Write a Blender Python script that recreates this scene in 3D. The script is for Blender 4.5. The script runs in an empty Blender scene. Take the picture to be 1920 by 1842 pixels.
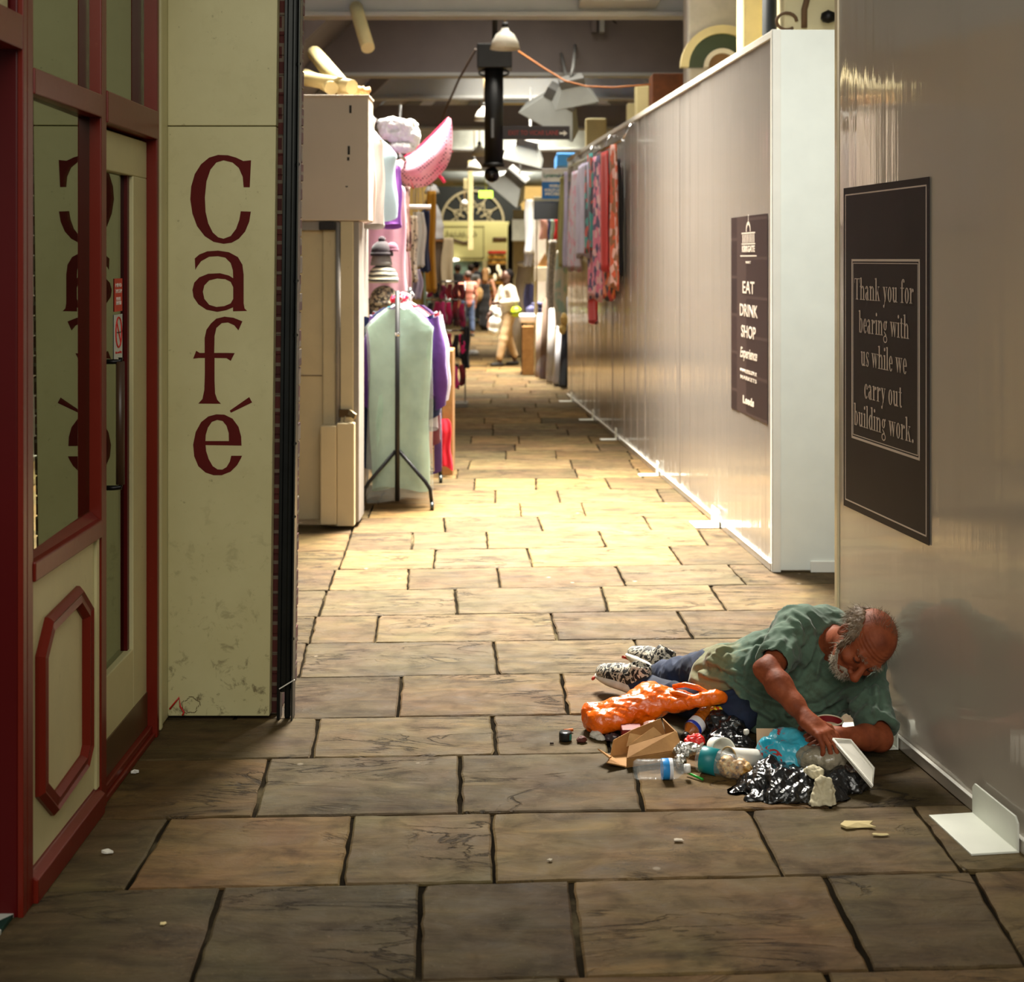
import bpy, bmesh, math, random
import numpy as np
from mathutils import Vector, Matrix, noise as mnoise
SC = bpy.context.scene
COL = SC.collection
random.seed(7)
rng = np.random.default_rng(11)
PI = math.pi
# ------------------------------------------------------------------ camera
FPX, HX, HY, EYE = 2600.0, 960.0, 486.0, 1.70      # focal length in pixels, principal point, eye height
cd = bpy.data.cameras.new('camera'); cam = bpy.data.objects.new('camera', cd); COL.objects.link(cam)
cam.location = (0, 0, EYE); cam.rotation_euler = (PI/2, 0, 0)
cd.sensor_fit = 'HORIZONTAL'; cd.sensor_width = 36.0; cd.lens = FPX*36.0/1920.0
cd.shift_x = 0.0; cd.shift_y = -(921.0-HY)/1920.0
cd.clip_start = 0.05; cd.clip_end = 200
cd.dof.use_dof = True; cd.dof.focus_distance = 4.95; cd.dof.aperture_fstop = 3.4; cd.dof.aperture_blades = 7
SC.camera = cam
SC.view_settings.view_transform = 'Standard'; SC.view_settings.look = 'None'
SC.view_settings.exposure = 0.0; SC.view_settings.gamma = 1.0; SC.view_settings.use_curve_mapping = False
# ------------------------------------------------------------------ daylight and added fills
w = bpy.data.worlds.new('world'); SC.world = w; w.use_nodes = True
bg = w.node_tree.nodes['Background']; bg.inputs[0].default_value = (0.93, 0.93, 0.80, 1); bg.inputs[1].default_value = 0.19
def area(name, loc, size, power, color, target=None, spread=180, ):
    l = bpy.data.lights.new(name, 'AREA'); l.shape = 'RECTANGLE'; l.size, l.size_y = size
    l.energy = power; l.color = color; l.spread = math.radians(spread)
    o = bpy.data.objects.new(name, l); COL.objects.link(o); o.location = loc
    d = Vector(target) - Vector(loc) if target else Vector((0, 0, -1))
    o.rotation_euler = d.to_track_quat('-Z', 'Y').to_euler()
    return o
# skylights in the market roof (glazed bays between the bulkheads), and an added far-end fill
area('skylight_front', (0.3, 10.9, 6.2), (2.2, 2.6), 1180, (1.0, 0.945, 0.83), (0.1, 8.9, 0), 66)
area('skylight_middle', (0.0, 20.9, 6.4), (2.6, 2.6), 1080, (1.0, 0.93, 0.79), (0.0, 20.6, 0), 62)
area('skylight_rear', (-0.3, 29.5, 6.4), (2.6, 4.0), 1300, (1.0, 0.93, 0.79), None, 70)
area('skylight_stalls', (-0.1, 15.0, 6.0), (2.4, 2.0), 230, (1.0, 0.93, 0.80), (-.3, 14.0, 0), 140)
area('far_wall_fill', (-0.4, 35.2, 5.4), (3.0, 1.6), 230, (1.0, 0.95, 0.80), (-.3, 38.0, 1.6), 130)  # added lamp that brightens the far fascia and arch
# daylight of the glazed street behind the photographer, and an added lamp brightening the hoarding's end panel
area('street_daylight', (0.2, -1.6, 4.3), (4.0, 3.0), 94, (1.0, 0.955, 0.85), (-0.2, 5.2, 0.9), 120)
area('end_panel_fill', (1.1, 4.9, 4.6), (1.4, 0.8), 18, (0.99, 1.0, 0.96), (1.6, 7.5, 1.5), 60)
# ------------------------------------------------------------------ pixels to places
def P(px, py, Y): return Vector(((px-HX)/FPX*Y, Y, EYE-(py-HY)/FPX*Y))
def G(px, py, z=0.0):
    Y = (EYE-z)*FPX/(py-HY); return Vector(((px-HX)/FPX*Y, Y, z))
def rgb(r, g, b):
    f = lambda c: (c/255/12.92 if c/255 <= 0.04045 else ((c/255+0.055)/1.055)**2.4)
    return (f(r), f(g), f(b), 1.0)
# ------------------------------------------------------------------ objects
def tag(o, label=None, cat=None, group=None, kind=None):
    if label: o['label'] = label
    if cat: o['category'] = cat
    if group: o['group'] = group
    if kind: o['kind'] = kind
    return o
def thing(name, label, cat, loc=(0, 0, 0), group=None, kind=None):
    o = bpy.data.objects.new(name, None); COL.objects.link(o); o.location = loc; o.empty_display_size = 0.05
    return tag(o, label, cat, group, kind)
def adopt(o, parent):
    o.parent = parent
    root = parent
    while root.parent: root = root.parent
    o.matrix_parent_inverse = root.matrix_basis.inverted() if parent.parent is None else Matrix.Identity(4)
    return o
def copy_tree(o, parent=None):
    c = o.copy(); COL.objects.link(c)
    if parent: c.parent = parent
    for ch in list(o.children): copy_tree(ch, c)
    return c
class MB:
    def __init__(s): s.v = []; s.f = []; s.sm = []
    def add(s, vs, fs, smooth=False):
        b = len(s.v); s.v += [tuple(v) for v in vs]
        for f in fs: s.f.append(tuple(b+i for i in f)); s.sm.append(smooth)
        return s
    def box(s, lo, hi, M=None):
        x0, y0, z0 = lo; x1, y1, z1 = hi
        vs = [Vector(p) for p in ((x0,y0,z0),(x1,y0,z0),(x1,y1,z0),(x0,y1,z0),(x0,y0,z1),(x1,y0,z1),(x1,y1,z1),(x0,y1,z1))]
        if M is not None: vs = [M @ v for v in vs]
        return s.add(vs, ((3,2,1,0),(4,5,6,7),(0,1,5,4),(1,2,6,5),(2,3,7,6),(3,0,4,7)))
    def beam(s, a, b, w, h, up=(0, 0, 1)):
        a = Vector(a); b = Vector(b); d = (b-a); L = d.length; d.normalize()
        u = Vector(up); r = d.cross(u)
        if r.length < 1e-4: r = d.cross(Vector((1, 0, 0)))
        r.normalize(); u = r.cross(d)
        M = Matrix((( d.x, r.x, u.x, a.x), (d.y, r.y, u.y, a.y), (d.z, r.z, u.z, a.z), (0, 0, 0, 1)))
        return s.box((0, -w/2, -h/2), (L, w/2, h/2), M)
    def tube(s, pts, rad, n=10, caps=True):
        pts = [Vector(p) for p in pts]; m = len(pts)
        if not hasattr(rad, '__len__'): rad = [rad]*m
        t0 = (pts[1]-pts[0]).normalized(); ref = Vector((0, 0, 1)) if abs(t0.z) < .9 else Vector((1, 0, 0))
        r = t0.cross(ref).normalized(); vs = []
        for i, p in enumerate(pts):
            t = (pts[min(i+1, m-1)]-pts[max(i-1, 0)]).normalized()
            r = (r - t*r.dot(t)).normalized(); u = t.cross(r)
            for k in range(n):
                a = 2*PI*k/n; vs.append(p + (r*math.cos(a)+u*math.sin(a))*rad[i])
        fs = [(i*n+k, i*n+(k+1)%n, (i+1)*n+(k+1)%n, (i+1)*n+k) for i in range(m-1) for k in range(n)]
        s.add(vs, fs, True)
        if caps:
            b = len(s.v)-len(vs)
            s.f.append(tuple(b+k for k in range(n))[::-1]); s.sm.append(False)
            s.f.append(tuple(b+(m-1)*n+k for k in range(n))); s.sm.append(False)
        return s
    def lathe(s, prof, org=(0, 0, 0), M=None, n=24, smooth=True):
        vs = []
        for r, z in prof:
            for k in range(n):
                a = 2*PI*k/n; v = Vector((r*math.cos(a), r*math.sin(a), z))
                v = M @ v if M is not None else v + Vector(org)
                vs.append(v)
        m = len(prof)
        fs = [(i*n+k, i*n+(k+1)%n, (i+1)*n+(k+1)%n, (i+1)*n+k) for i in range(m-1) for k in range(n)]
        return s.add(vs, fs, smooth)
    def prism(s, poly, ext, M):
        n = len(poly)
        vs = [M @ Vector((x, y, 0)) for x, y in poly] + [M @ Vector((x, y, ext)) for x, y in poly]
        fs = [tuple(range(n))[::-1], tuple(range(n, 2*n))] + [(i, (i+1) % n, n+(i+1) % n, n+i) for i in range(n)]
        return s.add(vs, fs)
    def quad(s, a, b, c, d): return s.add([a, b, c, d], [(0, 1, 2, 3)])
    def build(s, name, mat, parent=None, bevel=0, recalc=True, subsurf=0, solid=0):
        me = bpy.data.meshes.new(name); me.from_pydata([tuple(v) for v in s.v], [], s.f); me.update()
        me.polygons.foreach_set('use_smooth', s.sm)
        if recalc:
            bm = bmesh.new(); bm.from_mesh(me); bmesh.ops.recalc_face_normals(bm, faces=bm.faces); bm.to_mesh(me); bm.free()
        o = bpy.data.objects.new(name, me); COL.objects.link(o)
        if mat: me.materials.append(mat)
        if solid:
            m = o.modifiers.new('s', 'SOLIDIFY'); m.thickness = solid; m.offset = 0
        if bevel:
            m = o.modifiers.new('b', 'BEVEL'); m.width = bevel; m.segments = 2; m.limit_method = 'ANGLE'; m.angle_limit = .7
        if subsurf:
            m = o.modifiers.new('ss', 'SUBSURF'); m.levels = m.render_levels = subsurf
        if parent: adopt(o, parent)
        return o
def frame_M(o, x, y):
    x = Vector(x).normalized(); y = Vector(y); z = x.cross(y).normalized(); y = z.cross(x)
    o = Vector(o)
    return Matrix(((x.x, y.x, z.x, o.x), (x.y, y.y, z.y, o.y), (x.z, y.z, z.z, o.z), (0, 0, 0, 1)))
# ------------------------------------------------------------------ materials
class NT:
    def __init__(s, name):
        s.m = bpy.data.materials.new(name); s.m.use_nodes = True; s.t = s.m.node_tree
        s.b = s.t.nodes['Principled BSDF']; s.o = s.t.nodes['Material Output']
    def n(s, typ, **kw):
        nd = s.t.nodes.new(typ)
        for k, v in kw.items(): setattr(nd, k, v)
        return nd
    def l(s, a, b): s.t.links.new(a, b)
    def co(s, scale=(1, 1, 1), rot=(0, 0, 0), kind='Object', loc=(0, 0, 0)):
        tc = s.n('ShaderNodeTexCoord'); mp = s.n('ShaderNodeMapping'); s.l(tc.outputs[kind], mp.inputs[0])
        mp.inputs['Scale'].default_value = scale; mp.inputs['Rotation'].default_value = rot; mp.inputs['Location'].default_value = loc
        return mp.outputs[0]
    def noise(s, v, scale, detail=4, rough=.55, dist=0):
        x = s.n('ShaderNodeTexNoise'); s.l(v, x.inputs['Vector']); x.inputs['Scale'].default_value = scale
        x.inputs['Detail'].default_value = detail; x.inputs['Roughness'].default_value = rough; x.inputs['Distortion'].default_value = dist
        return x.outputs['Fac']
    def ramp(s, f, stops, interp='LINEAR'):
        r = s.n('ShaderNodeValToRGB'); s.l(f, r.inputs[0]); e = r.color_ramp; e.interpolation = interp
        while len(e.elements) < len(stops): e.elements.new(.5)
        for q, (p, c) in zip(e.elements, stops):
            q.position = p; q.color = c if hasattr(c, '__len__') else (c, c, c, 1)
        return r.outputs[0]
    def mix(s, f, a, b, mode='MIX'):
        m = s.n('ShaderNodeMix'); m.data_type = 'RGBA'; m.blend_type = mode
        for sock, val in ((m.inputs[0], f), (m.inputs[6], a), (m.inputs[7], b)):
            if hasattr(val, 'is_linked') or hasattr(val, 'links'): s.l(val, sock)
            else: sock.default_value = val
        return m.outputs[2]
    def math(s, op, a, b=0.0):
        m = s.n('ShaderNodeMath'); m.operation = op
        for sock, val in ((m.inputs[0], a), (m.inputs[1], b)):
            if hasattr(val, 'links'): s.l(val, sock)
            else: sock.default_value = val
        return m.outputs[0]
    def bump(s, h, strength=.3, dist=.01, prev=None):
        b = s.n('ShaderNodeBump'); s.l(h, b.inputs['Height']); b.inputs['Strength'].default_value = strength; b.inputs['Distance'].default_value = dist
        if prev is not None: s.l(prev, b.inputs['Normal'])
        return b.outputs[0]
    def set(s, **kw):
        for k, v in kw.items():
            i = s.b.inputs[k.replace('_', ' ')]
            if hasattr(v, 'links'): s.l(v, i)
            else: i.default_value = v
        return s.m
MATS = {}
def M_plain(name, c, rough=.5, metal=0, var=.12, vs=6, bump=0, bs=60, spec=.5, coat=0, sheen=0):
    if name in MATS: return MATS[name]
    t = NT(name); v = t.co()
    n = t.noise(v, vs, 5)
    lo = tuple(x*(1-var) for x in c[:3])+(1,); hi = tuple(min(1, x*(1+var)) for x in c[:3])+(1,)
    t.set(Base_Color=t.ramp(n, [(.3, lo), (.7, hi)]), Roughness=rough, Metallic=metal, Specular_IOR_Level=spec, Coat_Weight=coat, Sheen_Weight=sheen)
    if bump: t.set(Normal=t.bump(t.noise(v, bs, 4), bump, .004))
    MATS[name] = t.m; return t.m
def M_cloth(name, c, c2=None, pattern=None, scale=8, rough=.85, bump=.25, c3=None):
    """woven cloth; pattern: None, stripes, floral, spots, check, heather"""
    if name in MATS: return MATS[name]
    t = NT(name); v = t.co(); c2 = c2 or c
    if pattern == 'stripes':
        w_ = t.n('ShaderNodeTexWave'); w_.bands_direction = 'X'; t.l(v, w_.inputs[0]); w_.inputs['Scale'].default_value = scale
        colr = t.ramp(w_.outputs['Fac'], [(.45, c), (.55, c2)])
    elif pattern == 'floral':
        vo = t.n('ShaderNodeTexVoronoi'); t.l(v, vo.inputs[0]); vo.inputs['Scale'].default_value = scale
        sep = t.n('ShaderNodeSeparateColor'); t.l(vo.outputs['Color'], sep.inputs[0])
        colr = t.ramp(sep.outputs[0], [(0, c), (.42, c2), (.7, c3 or c)], 'CONSTANT')
    elif pattern == 'spots':
        vo = t.n('ShaderNodeTexVoronoi'); t.l(v, vo.inputs[0]); vo.inputs['Scale'].default_value = scale
        colr = t.ramp(vo.outputs['Distance'], [(.3, c2), (.36, c)])
    elif pattern == 'bands':
        w_ = t.n('ShaderNodeTexWave'); w_.bands_direction = 'Z'; t.l(v, w_.inputs[0]); w_.inputs['Scale'].default_value = scale
        w_.inputs['Distortion'].default_value = 2.0; w_.inputs['Detail'].default_value = 1
        colr = t.ramp(w_.outputs['Fac'], [(.42, c), (.58, c2)])
    elif pattern == 'check':
        ck = t.n('ShaderNodeTexChecker'); t.l(v, ck.inputs[0]); ck.inputs['Scale'].default_value = scale
        ck.inputs[1].default_value = c; ck.inputs[2].default_value = c2; colr = ck.outputs[0]
    else:
        colr = t.ramp(t.noise(v, 5, 5), [(.3, tuple(x*.85 for x in c[:3])+(1,)), (.7, c2)])
    t.set(Base_Color=colr, Roughness=rough, Sheen_Weight=.15, Normal=t.bump(t.noise(v, 40, 3), bump, .006))
    MATS[name] = t.m; return t.m
def M_emit(name, c, strength):
    if name in MATS: return MATS[name]
    t = NT(name); t.set(Base_Color=c, Emission_Color=c, Emission_Strength=strength); MATS[name] = t.m; return t.m
def M_glass(name, c=(1, 1, 1, 1), rough=.0, ior=1.45, alpha_mix=None):
    if name in MATS: return MATS[name]
    t = NT(name)
    t.set(Base_Color=c, Roughness=rough, IOR=ior, Transmission_Weight=1.0); MATS[name] = t.m; return t.m
def M_film(name, c, amount=.45, rough=.12, bs=14, bstr=.6):
    """thin clear or tinted plastic film / pane: mostly see-through with glossy crinkles"""
    if name in MATS: return MATS[name]
    t = NT(name); v = t.co()
    t.set(Base_Color=c, Roughness=rough, Alpha=amount, Coat_Weight=.5, Coat_Roughness=.05, Normal=t.bump(t.noise(v, bs, 4, .6, .8), bstr, .02))
    MATS[name] = t.m; return t.m
# ------------------------------------------------------------------ smooth solids: distance field + surface nets
class Field:
    def __init__(s, lo, hi, h):
        s.lo = np.array(lo, float); s.h = h
        s.n = np.ceil((np.array(hi)-s.lo)/h).astype(int)+1
        s.F = np.full(tuple(s.n), .06, np.float32)
    def blk(s, lo, hi, m):
        a = np.clip(np.floor((np.array(lo)-m-s.lo)/s.h).astype(int), 0, s.n-1); b = np.clip(np.ceil((np.array(hi)+m-s.lo)/s.h).astype(int)+1, 1, s.n)
        if np.any(b <= a): return None
        sl = tuple(slice(i, j) for i, j in zip(a, b))
        g = [(s.lo[d]+s.h*np.arange(a[d], b[d])).astype(np.float32) for d in range(3)]
        return sl, g[0][:, None, None], g[1][None, :, None], g[2][None, None, :]
    def put(s, sl, d, k, sub=False):
        f = s.F[sl]
        if sub:
            d = -d
            if k > 0:
                hh = np.maximum(k-np.abs(f-d), 0)/k; s.F[sl] = np.maximum(f, d)+hh*hh*k*.25
            else: s.F[sl] = np.maximum(f, d)
        else:
            if k > 0:
                hh = np.maximum(k-np.abs(f-d), 0)/k; s.F[sl] = np.minimum(f, d)-hh*hh*k*.25
            else: s.F[sl] = np.minimum(f, d)
    def cap(s, a, b, ra, rb=None, k=.02, sub=False, flat=None):
        rb = ra if rb is None else rb; a = np.array(a, float); b = np.array(b, float); m = max(ra, rb)+k+.02
        q = s.blk(np.minimum(a, b), np.maximum(a, b), m)
        if q is None: return s
        sl, x, y, z = q; d = b-a; L = max(float(d@d), 1e-9)
        t = np.clip(((x-a[0])*d[0]+(y-a[1])*d[1]+(z-a[2])*d[2])/L, 0, 1)
        e = np.sqrt((x-a[0]-t*d[0])**2+(y-a[1]-t*d[1])**2+(z-a[2]-t*d[2])**2)-(ra+(rb-ra)*t)
        s.put(sl, e, k, sub); return s
    def chain(s, pts, rad, k=.02):
        for i in range(len(pts)-1): s.cap(pts[i], pts[i+1], rad[i], rad[i+1], k)
        return s
    def ell(s, c, r, R=None, k=.02, sub=False):
        """R: 3x3 whose rows are the ellipsoid's axes"""
        c = np.array(c, float); r = np.array(r, float); m = max(r)+k+.02
        q = s.blk(c, c, m)
        if q is None: return s
        sl, x, y, z = q; R = np.eye(3) if R is None else np.array(R, float)
        x = x-c[0]; y = y-c[1]; z = z-c[2]
        u = [(R[i, 0]*x+R[i, 1]*y+R[i, 2]*z) for i in range(3)]
        k0 = np.sqrt(sum((u[i]/r[i])**2 for i in range(3)))+1e-6; k1 = np.sqrt(sum((u[i]/r[i]**2)**2 for i in range(3)))+1e-6
        s.put(sl, k0*(k0-1)/k1, k, sub); return s
    def rbox(s, c, hsz, R=None, rad=.01, k=.01, sub=False):
        c = np.array(c, float); hs = np.array(hsz, float); m = float(np.linalg.norm(hs))+k+.02
        q = s.blk(c, c, m)
        if q is None: return s
        sl, x, y, z = q; R = np.eye(3) if R is None else np.array(R, float)
        x = x-c[0]; y = y-c[1]; z = z-c[2]
        u = [np.abs(R[i, 0]*x+R[i, 1]*y+R[i, 2]*z)-(hs[i]-rad) for i in range(3)]
        o = np.sqrt(sum(np.maximum(v, 0)**2 for v in u)); i_ = np.minimum(np.maximum(np.maximum(u[0], u[1]), u[2]), 0)
        s.put(sl, o+i_-rad, k, sub); return s
    def plane_cut(s, p, nrm):
        """keeps the side nrm points away from"""
        x = (s.lo[0]+s.h*np.arange(s.n[0]))[:, None, None]; y = (s.lo[1]+s.h*np.arange(s.n[1]))[None, :, None]; z = (s.lo[2]+s.h*np.arange(s.n[2]))[None, None, :]
        s.F = np.maximum(s.F, ((x-p[0])*nrm[0]+(y-p[1])*nrm[1]+(z-p[2])*nrm[2]).astype(np.float32)); return s
    def mesh(s):
        F = s.F.copy()
        for ax in range(3):
            i0 = [slice(None)]*3; i0[ax] = 0; F[tuple(i0)] = .05; i0[ax] = -1; F[tuple(i0)] = .05
        S = F < 0; nx, ny, nz = F.shape
        cs = [S[i:nx-1+i, j:ny-1+j, k:nz-1+k] for i in (0, 1) for j in (0, 1) for k in (0, 1)]
        cnt = sum(c.astype(np.int8) for c in cs); act = (cnt > 0) & (cnt < 8)
        I = np.argwhere(act); offs = np.array([(i, j, k) for i in (0, 1) for j in (0, 1) for k in (0, 1)])
        V = np.stack([F[I[:, 0]+o[0], I[:, 1]+o[1], I[:, 2]+o[2]] for o in offs], 1)
        acc = np.zeros((len(I), 3)); num = np.zeros(len(I))
        for a in range(8):
            for b in range(a+1, 8):
                if np.abs(offs[a]-offs[b]).sum() != 1: continue
                m = (V[:, a] < 0) != (V[:, b] < 0); t = V[m, a]/(V[m, a]-V[m, b])
                acc[m] += offs[a]+t[:, None]*(offs[b]-offs[a]); num[m] += 1
        verts = s.lo+s.h*(I+acc/num[:, None])
        idx = -np.ones(act.shape, np.int64); idx[tuple(I.T)] = np.arange(len(I))
        faces = []
        for ax in range(3):
            o1, o2 = [(1, 2), (2, 0), (0, 1)][ax]
            sl0 = [slice(1, -1)]*3; sl0[ax] = slice(0, -1); sl1 = [slice(1, -1)]*3; sl1[ax] = slice(1, None)
            A = S[tuple(sl0)]; B = S[tuple(sl1)]; E = np.argwhere(A != B)
            if len(E) == 0: continue
            flip = A[tuple(E.T)]
            e = E+1; e[:, ax] -= 1
            def at(d1, d2):
                q = e.copy(); q[:, o1] += d1; q[:, o2] += d2; return idx[q[:, 0], q[:, 1], q[:, 2]]
            Q = np.stack([at(-1, -1), at(0, -1), at(0, 0), at(-1, 0)], 1)
            Q[~flip] = Q[~flip][:, ::-1]; faces.append(Q)
        return verts, np.concatenate(faces)
    def build(s, name, mat, parent=None, smooth=2, disp=None):
        v, f = s.mesh()
        return npmesh(name, v, f, mat, parent, smooth, disp)
def npmesh(name, v, f, mat, parent=None, smooth=0, disp=None):
    f = np.asarray(f)
    if smooth:
        e = np.concatenate([f[:, [0, 1]], f[:, [1, 2]], f[:, [2, 3]], f[:, [3, 0]]]); e = np.concatenate([e, e[:, ::-1]])
        deg = np.bincount(e[:, 0], minlength=len(v)).clip(1)
        for _ in range(smooth):
            a = np.stack([np.bincount(e[:, 0], v[e[:, 1], c], len(v)) for c in range(3)], 1)/deg[:, None]
            v = v*.5+a*.5
    if disp is not None:
        n = np.zeros_like(v); p = v[f]; fn = np.cross(p[:, 2]-p[:, 0], p[:, 3]-p[:, 1])
        for c in range(4):
            for d in range(3): n[:, d] += np.bincount(f[:, c], fn[:, d], len(v))
        n /= np.linalg.norm(n, axis=1, keepdims=True)+1e-9
        v = v+n*disp(v, n)[:, None]
    me = bpy.data.meshes.new(name)
    me.vertices.add(len(v)); me.vertices.foreach_set('co', np.asarray(v, np.float32).ravel())
    me.loops.add(f.size); me.loops.foreach_set('vertex_index', f.ravel().astype(np.int32))
    me.polygons.add(len(f)); me.polygons.foreach_set('loop_start', np.arange(0, f.size, f.shape[1], dtype=np.int32))
    me.polygons.foreach_set('use_smooth', np.ones(len(f), bool)); me.update(calc_edges=True); me.validate()
    o = bpy.data.objects.new(name, me); COL.objects.link(o)
    if mat: me.materials.append(mat)
    if parent: adopt(o, parent)
    return o
def nz(v, freq, seed=0, octaves=3, ridge=False):
    """cheap vectorised value noise on Nx3 points (or freq triple)"""
    p = np.asarray(v)*np.asarray(freq)+seed*17.31; out = np.zeros(len(p)); amp = 1; tot = 0
    for o in range(octaves):
        i = np.floor(p).astype(np.int64); f = p-i; f = f*f*(3-2*f); r = 0
        for dx in (0, 1):
            for dy in (0, 1):
                for dz in (0, 1):
                    h = ((i[:, 0]+dx)*374761393+(i[:, 1]+dy)*668265263+(i[:, 2]+dz)*2147483647+(seed+o)*974711) & 0xffffffff
                    h = ((h ^ (h >> 13))*1274126177) & 0xffffffff; h = (h ^ (h >> 16)) & 0xffff
                    r = r+(h/65535.0)*np.where(dx, f[:, 0], 1-f[:, 0])*np.where(dy, f[:, 1], 1-f[:, 1])*np.where(dz, f[:, 2], 1-f[:, 2])
        if ridge: r = 1-np.abs(2*r-1)
        out += amp*r; tot += amp; amp *= .5; p = p*2.03+5.2
    return out/tot
def grid_faces(nu, nv, wrap=False):
    """quads of a nu x nv vertex grid, wrapped along v if asked"""
    u = np.arange(nu-1)[:, None]; v = np.arange(nv if wrap else nv-1)[None, :]; v1 = (v+1) % nv
    return np.stack([(u*nv+v).ravel(), (u*nv+v1).ravel(), ((u+1)*nv+v1).ravel(), ((u+1)*nv+v).ravel()], 1)
# ------------------------------------------------------------------ lettering
def glyph_curve(name, polys, M, mat, parent=None, depth=.001):
    """outlines (with holes) filled as a flat sheet of the given depth; M maps the 2-D outline into the place"""
    cu = bpy.data.curves.new(name, 'CURVE'); cu.dimensions = '2D'; cu.fill_mode = 'BOTH'; cu.extrude = depth
    for p in polys:
        sp = cu.splines.new('POLY'); sp.points.add(len(p)-1)
        for q, (x, y) in zip(sp.points, p): q.co = (x, y, 0, 1)
        sp.use_cyclic_u = True
    return _curve_mesh(name, cu, M, mat, parent)
def _curve_mesh(name, cu, M, mat, parent):
    t = bpy.data.objects.new('tmp', cu); COL.objects.link(t)
    dg = bpy.context.evaluated_depsgraph_get(); me = bpy.data.meshes.new_from_object(t.evaluated_get(dg))
    bpy.data.objects.remove(t); bpy.data.curves.remove(cu)
    me.transform(M); me.name = name
    me.materials.clear(); me.materials.append(mat)
    o = bpy.data.objects.new(name, me); COL.objects.link(o)
    if parent: adopt(o, parent)
    return o
def sans(name, txt, M, size, mat, parent=None, width=None, depth=.0006, bold=0, align='CENTER', shear=0):
    cu = bpy.data.curves.new(name, 'FONT'); cu.body = txt; cu.size = size; cu.align_x = align; cu.align_y = 'CENTER'
    cu.extrude = depth; cu.offset = bold; cu.shear = shear; cu.resolution_u = 3
    if width:
        t = bpy.data.objects.new('tmp', cu); COL.objects.link(t); bpy.context.view_layer.update()
        k = width/max(t.dimensions.x, 1e-4); bpy.data.objects.remove(t)
        M = M @ Matrix.Diagonal((k, 1, 1, 1))
    return _curve_mesh(name, cu, M, mat, parent)
# a condensed high-contrast serif alphabet drawn from stems, hairlines and bowls
ST, HL, XH, AS, DS = .088, .026, .47, .74, -.23
def _r(x0, y0, x1, y1): return [[(x0, y0), (x1, y0), (x1, y1), (x0, y1)]]
def _arc(cx, cy, rx, ry, a0, a1, thick=ST, thin=HL, n=14):
    out = []
    for i in range(n):
        q = []
        for a, inner in ((a0+(a1-a0)*i/n, 0), (a0+(a1-a0)*(i+1)/n, 0), (a0+(a1-a0)*(i+1)/n, 1), (a0+(a1-a0)*i/n, 1)):
            a = math.radians(a); q.append((cx+(rx-inner*thick)*math.cos(a), cy+(ry-inner*thin)*math.sin(a)))
        out.append(q)
    return out
def _foot(x, y=0, w=.05): return _r(x-w, y, x+ST+w, y+HL)
def _flag(x, y): return [[(x-.05, y-.035), (x+.01, y-.06), (x+.01, y), (x-.05, y-.015)]]
def _n(x): return _r(x, 0, x+ST, XH)+_foot(x)+_flag(x, XH)+_arc(x+ST+.085, XH-.16, .125, .16, 0, 150)+_r(x+ST+.122, 0, x+2*ST+.122, XH-.15)+_foot(x+ST+.122)
def _v(x, w=.27): return [[(x, XH), (x+.1, XH), (x+w/2+.05, .1), (x+w/2-.01, 0)], [(x+w-.03, XH), (x+w, XH), (x+w/2+.02, 0), (x+w/2-.01, 0)]]+_r(x-.035, XH-HL, x+.13, XH)+_r(x+w-.08, XH-HL, x+w+.035, XH)
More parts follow.
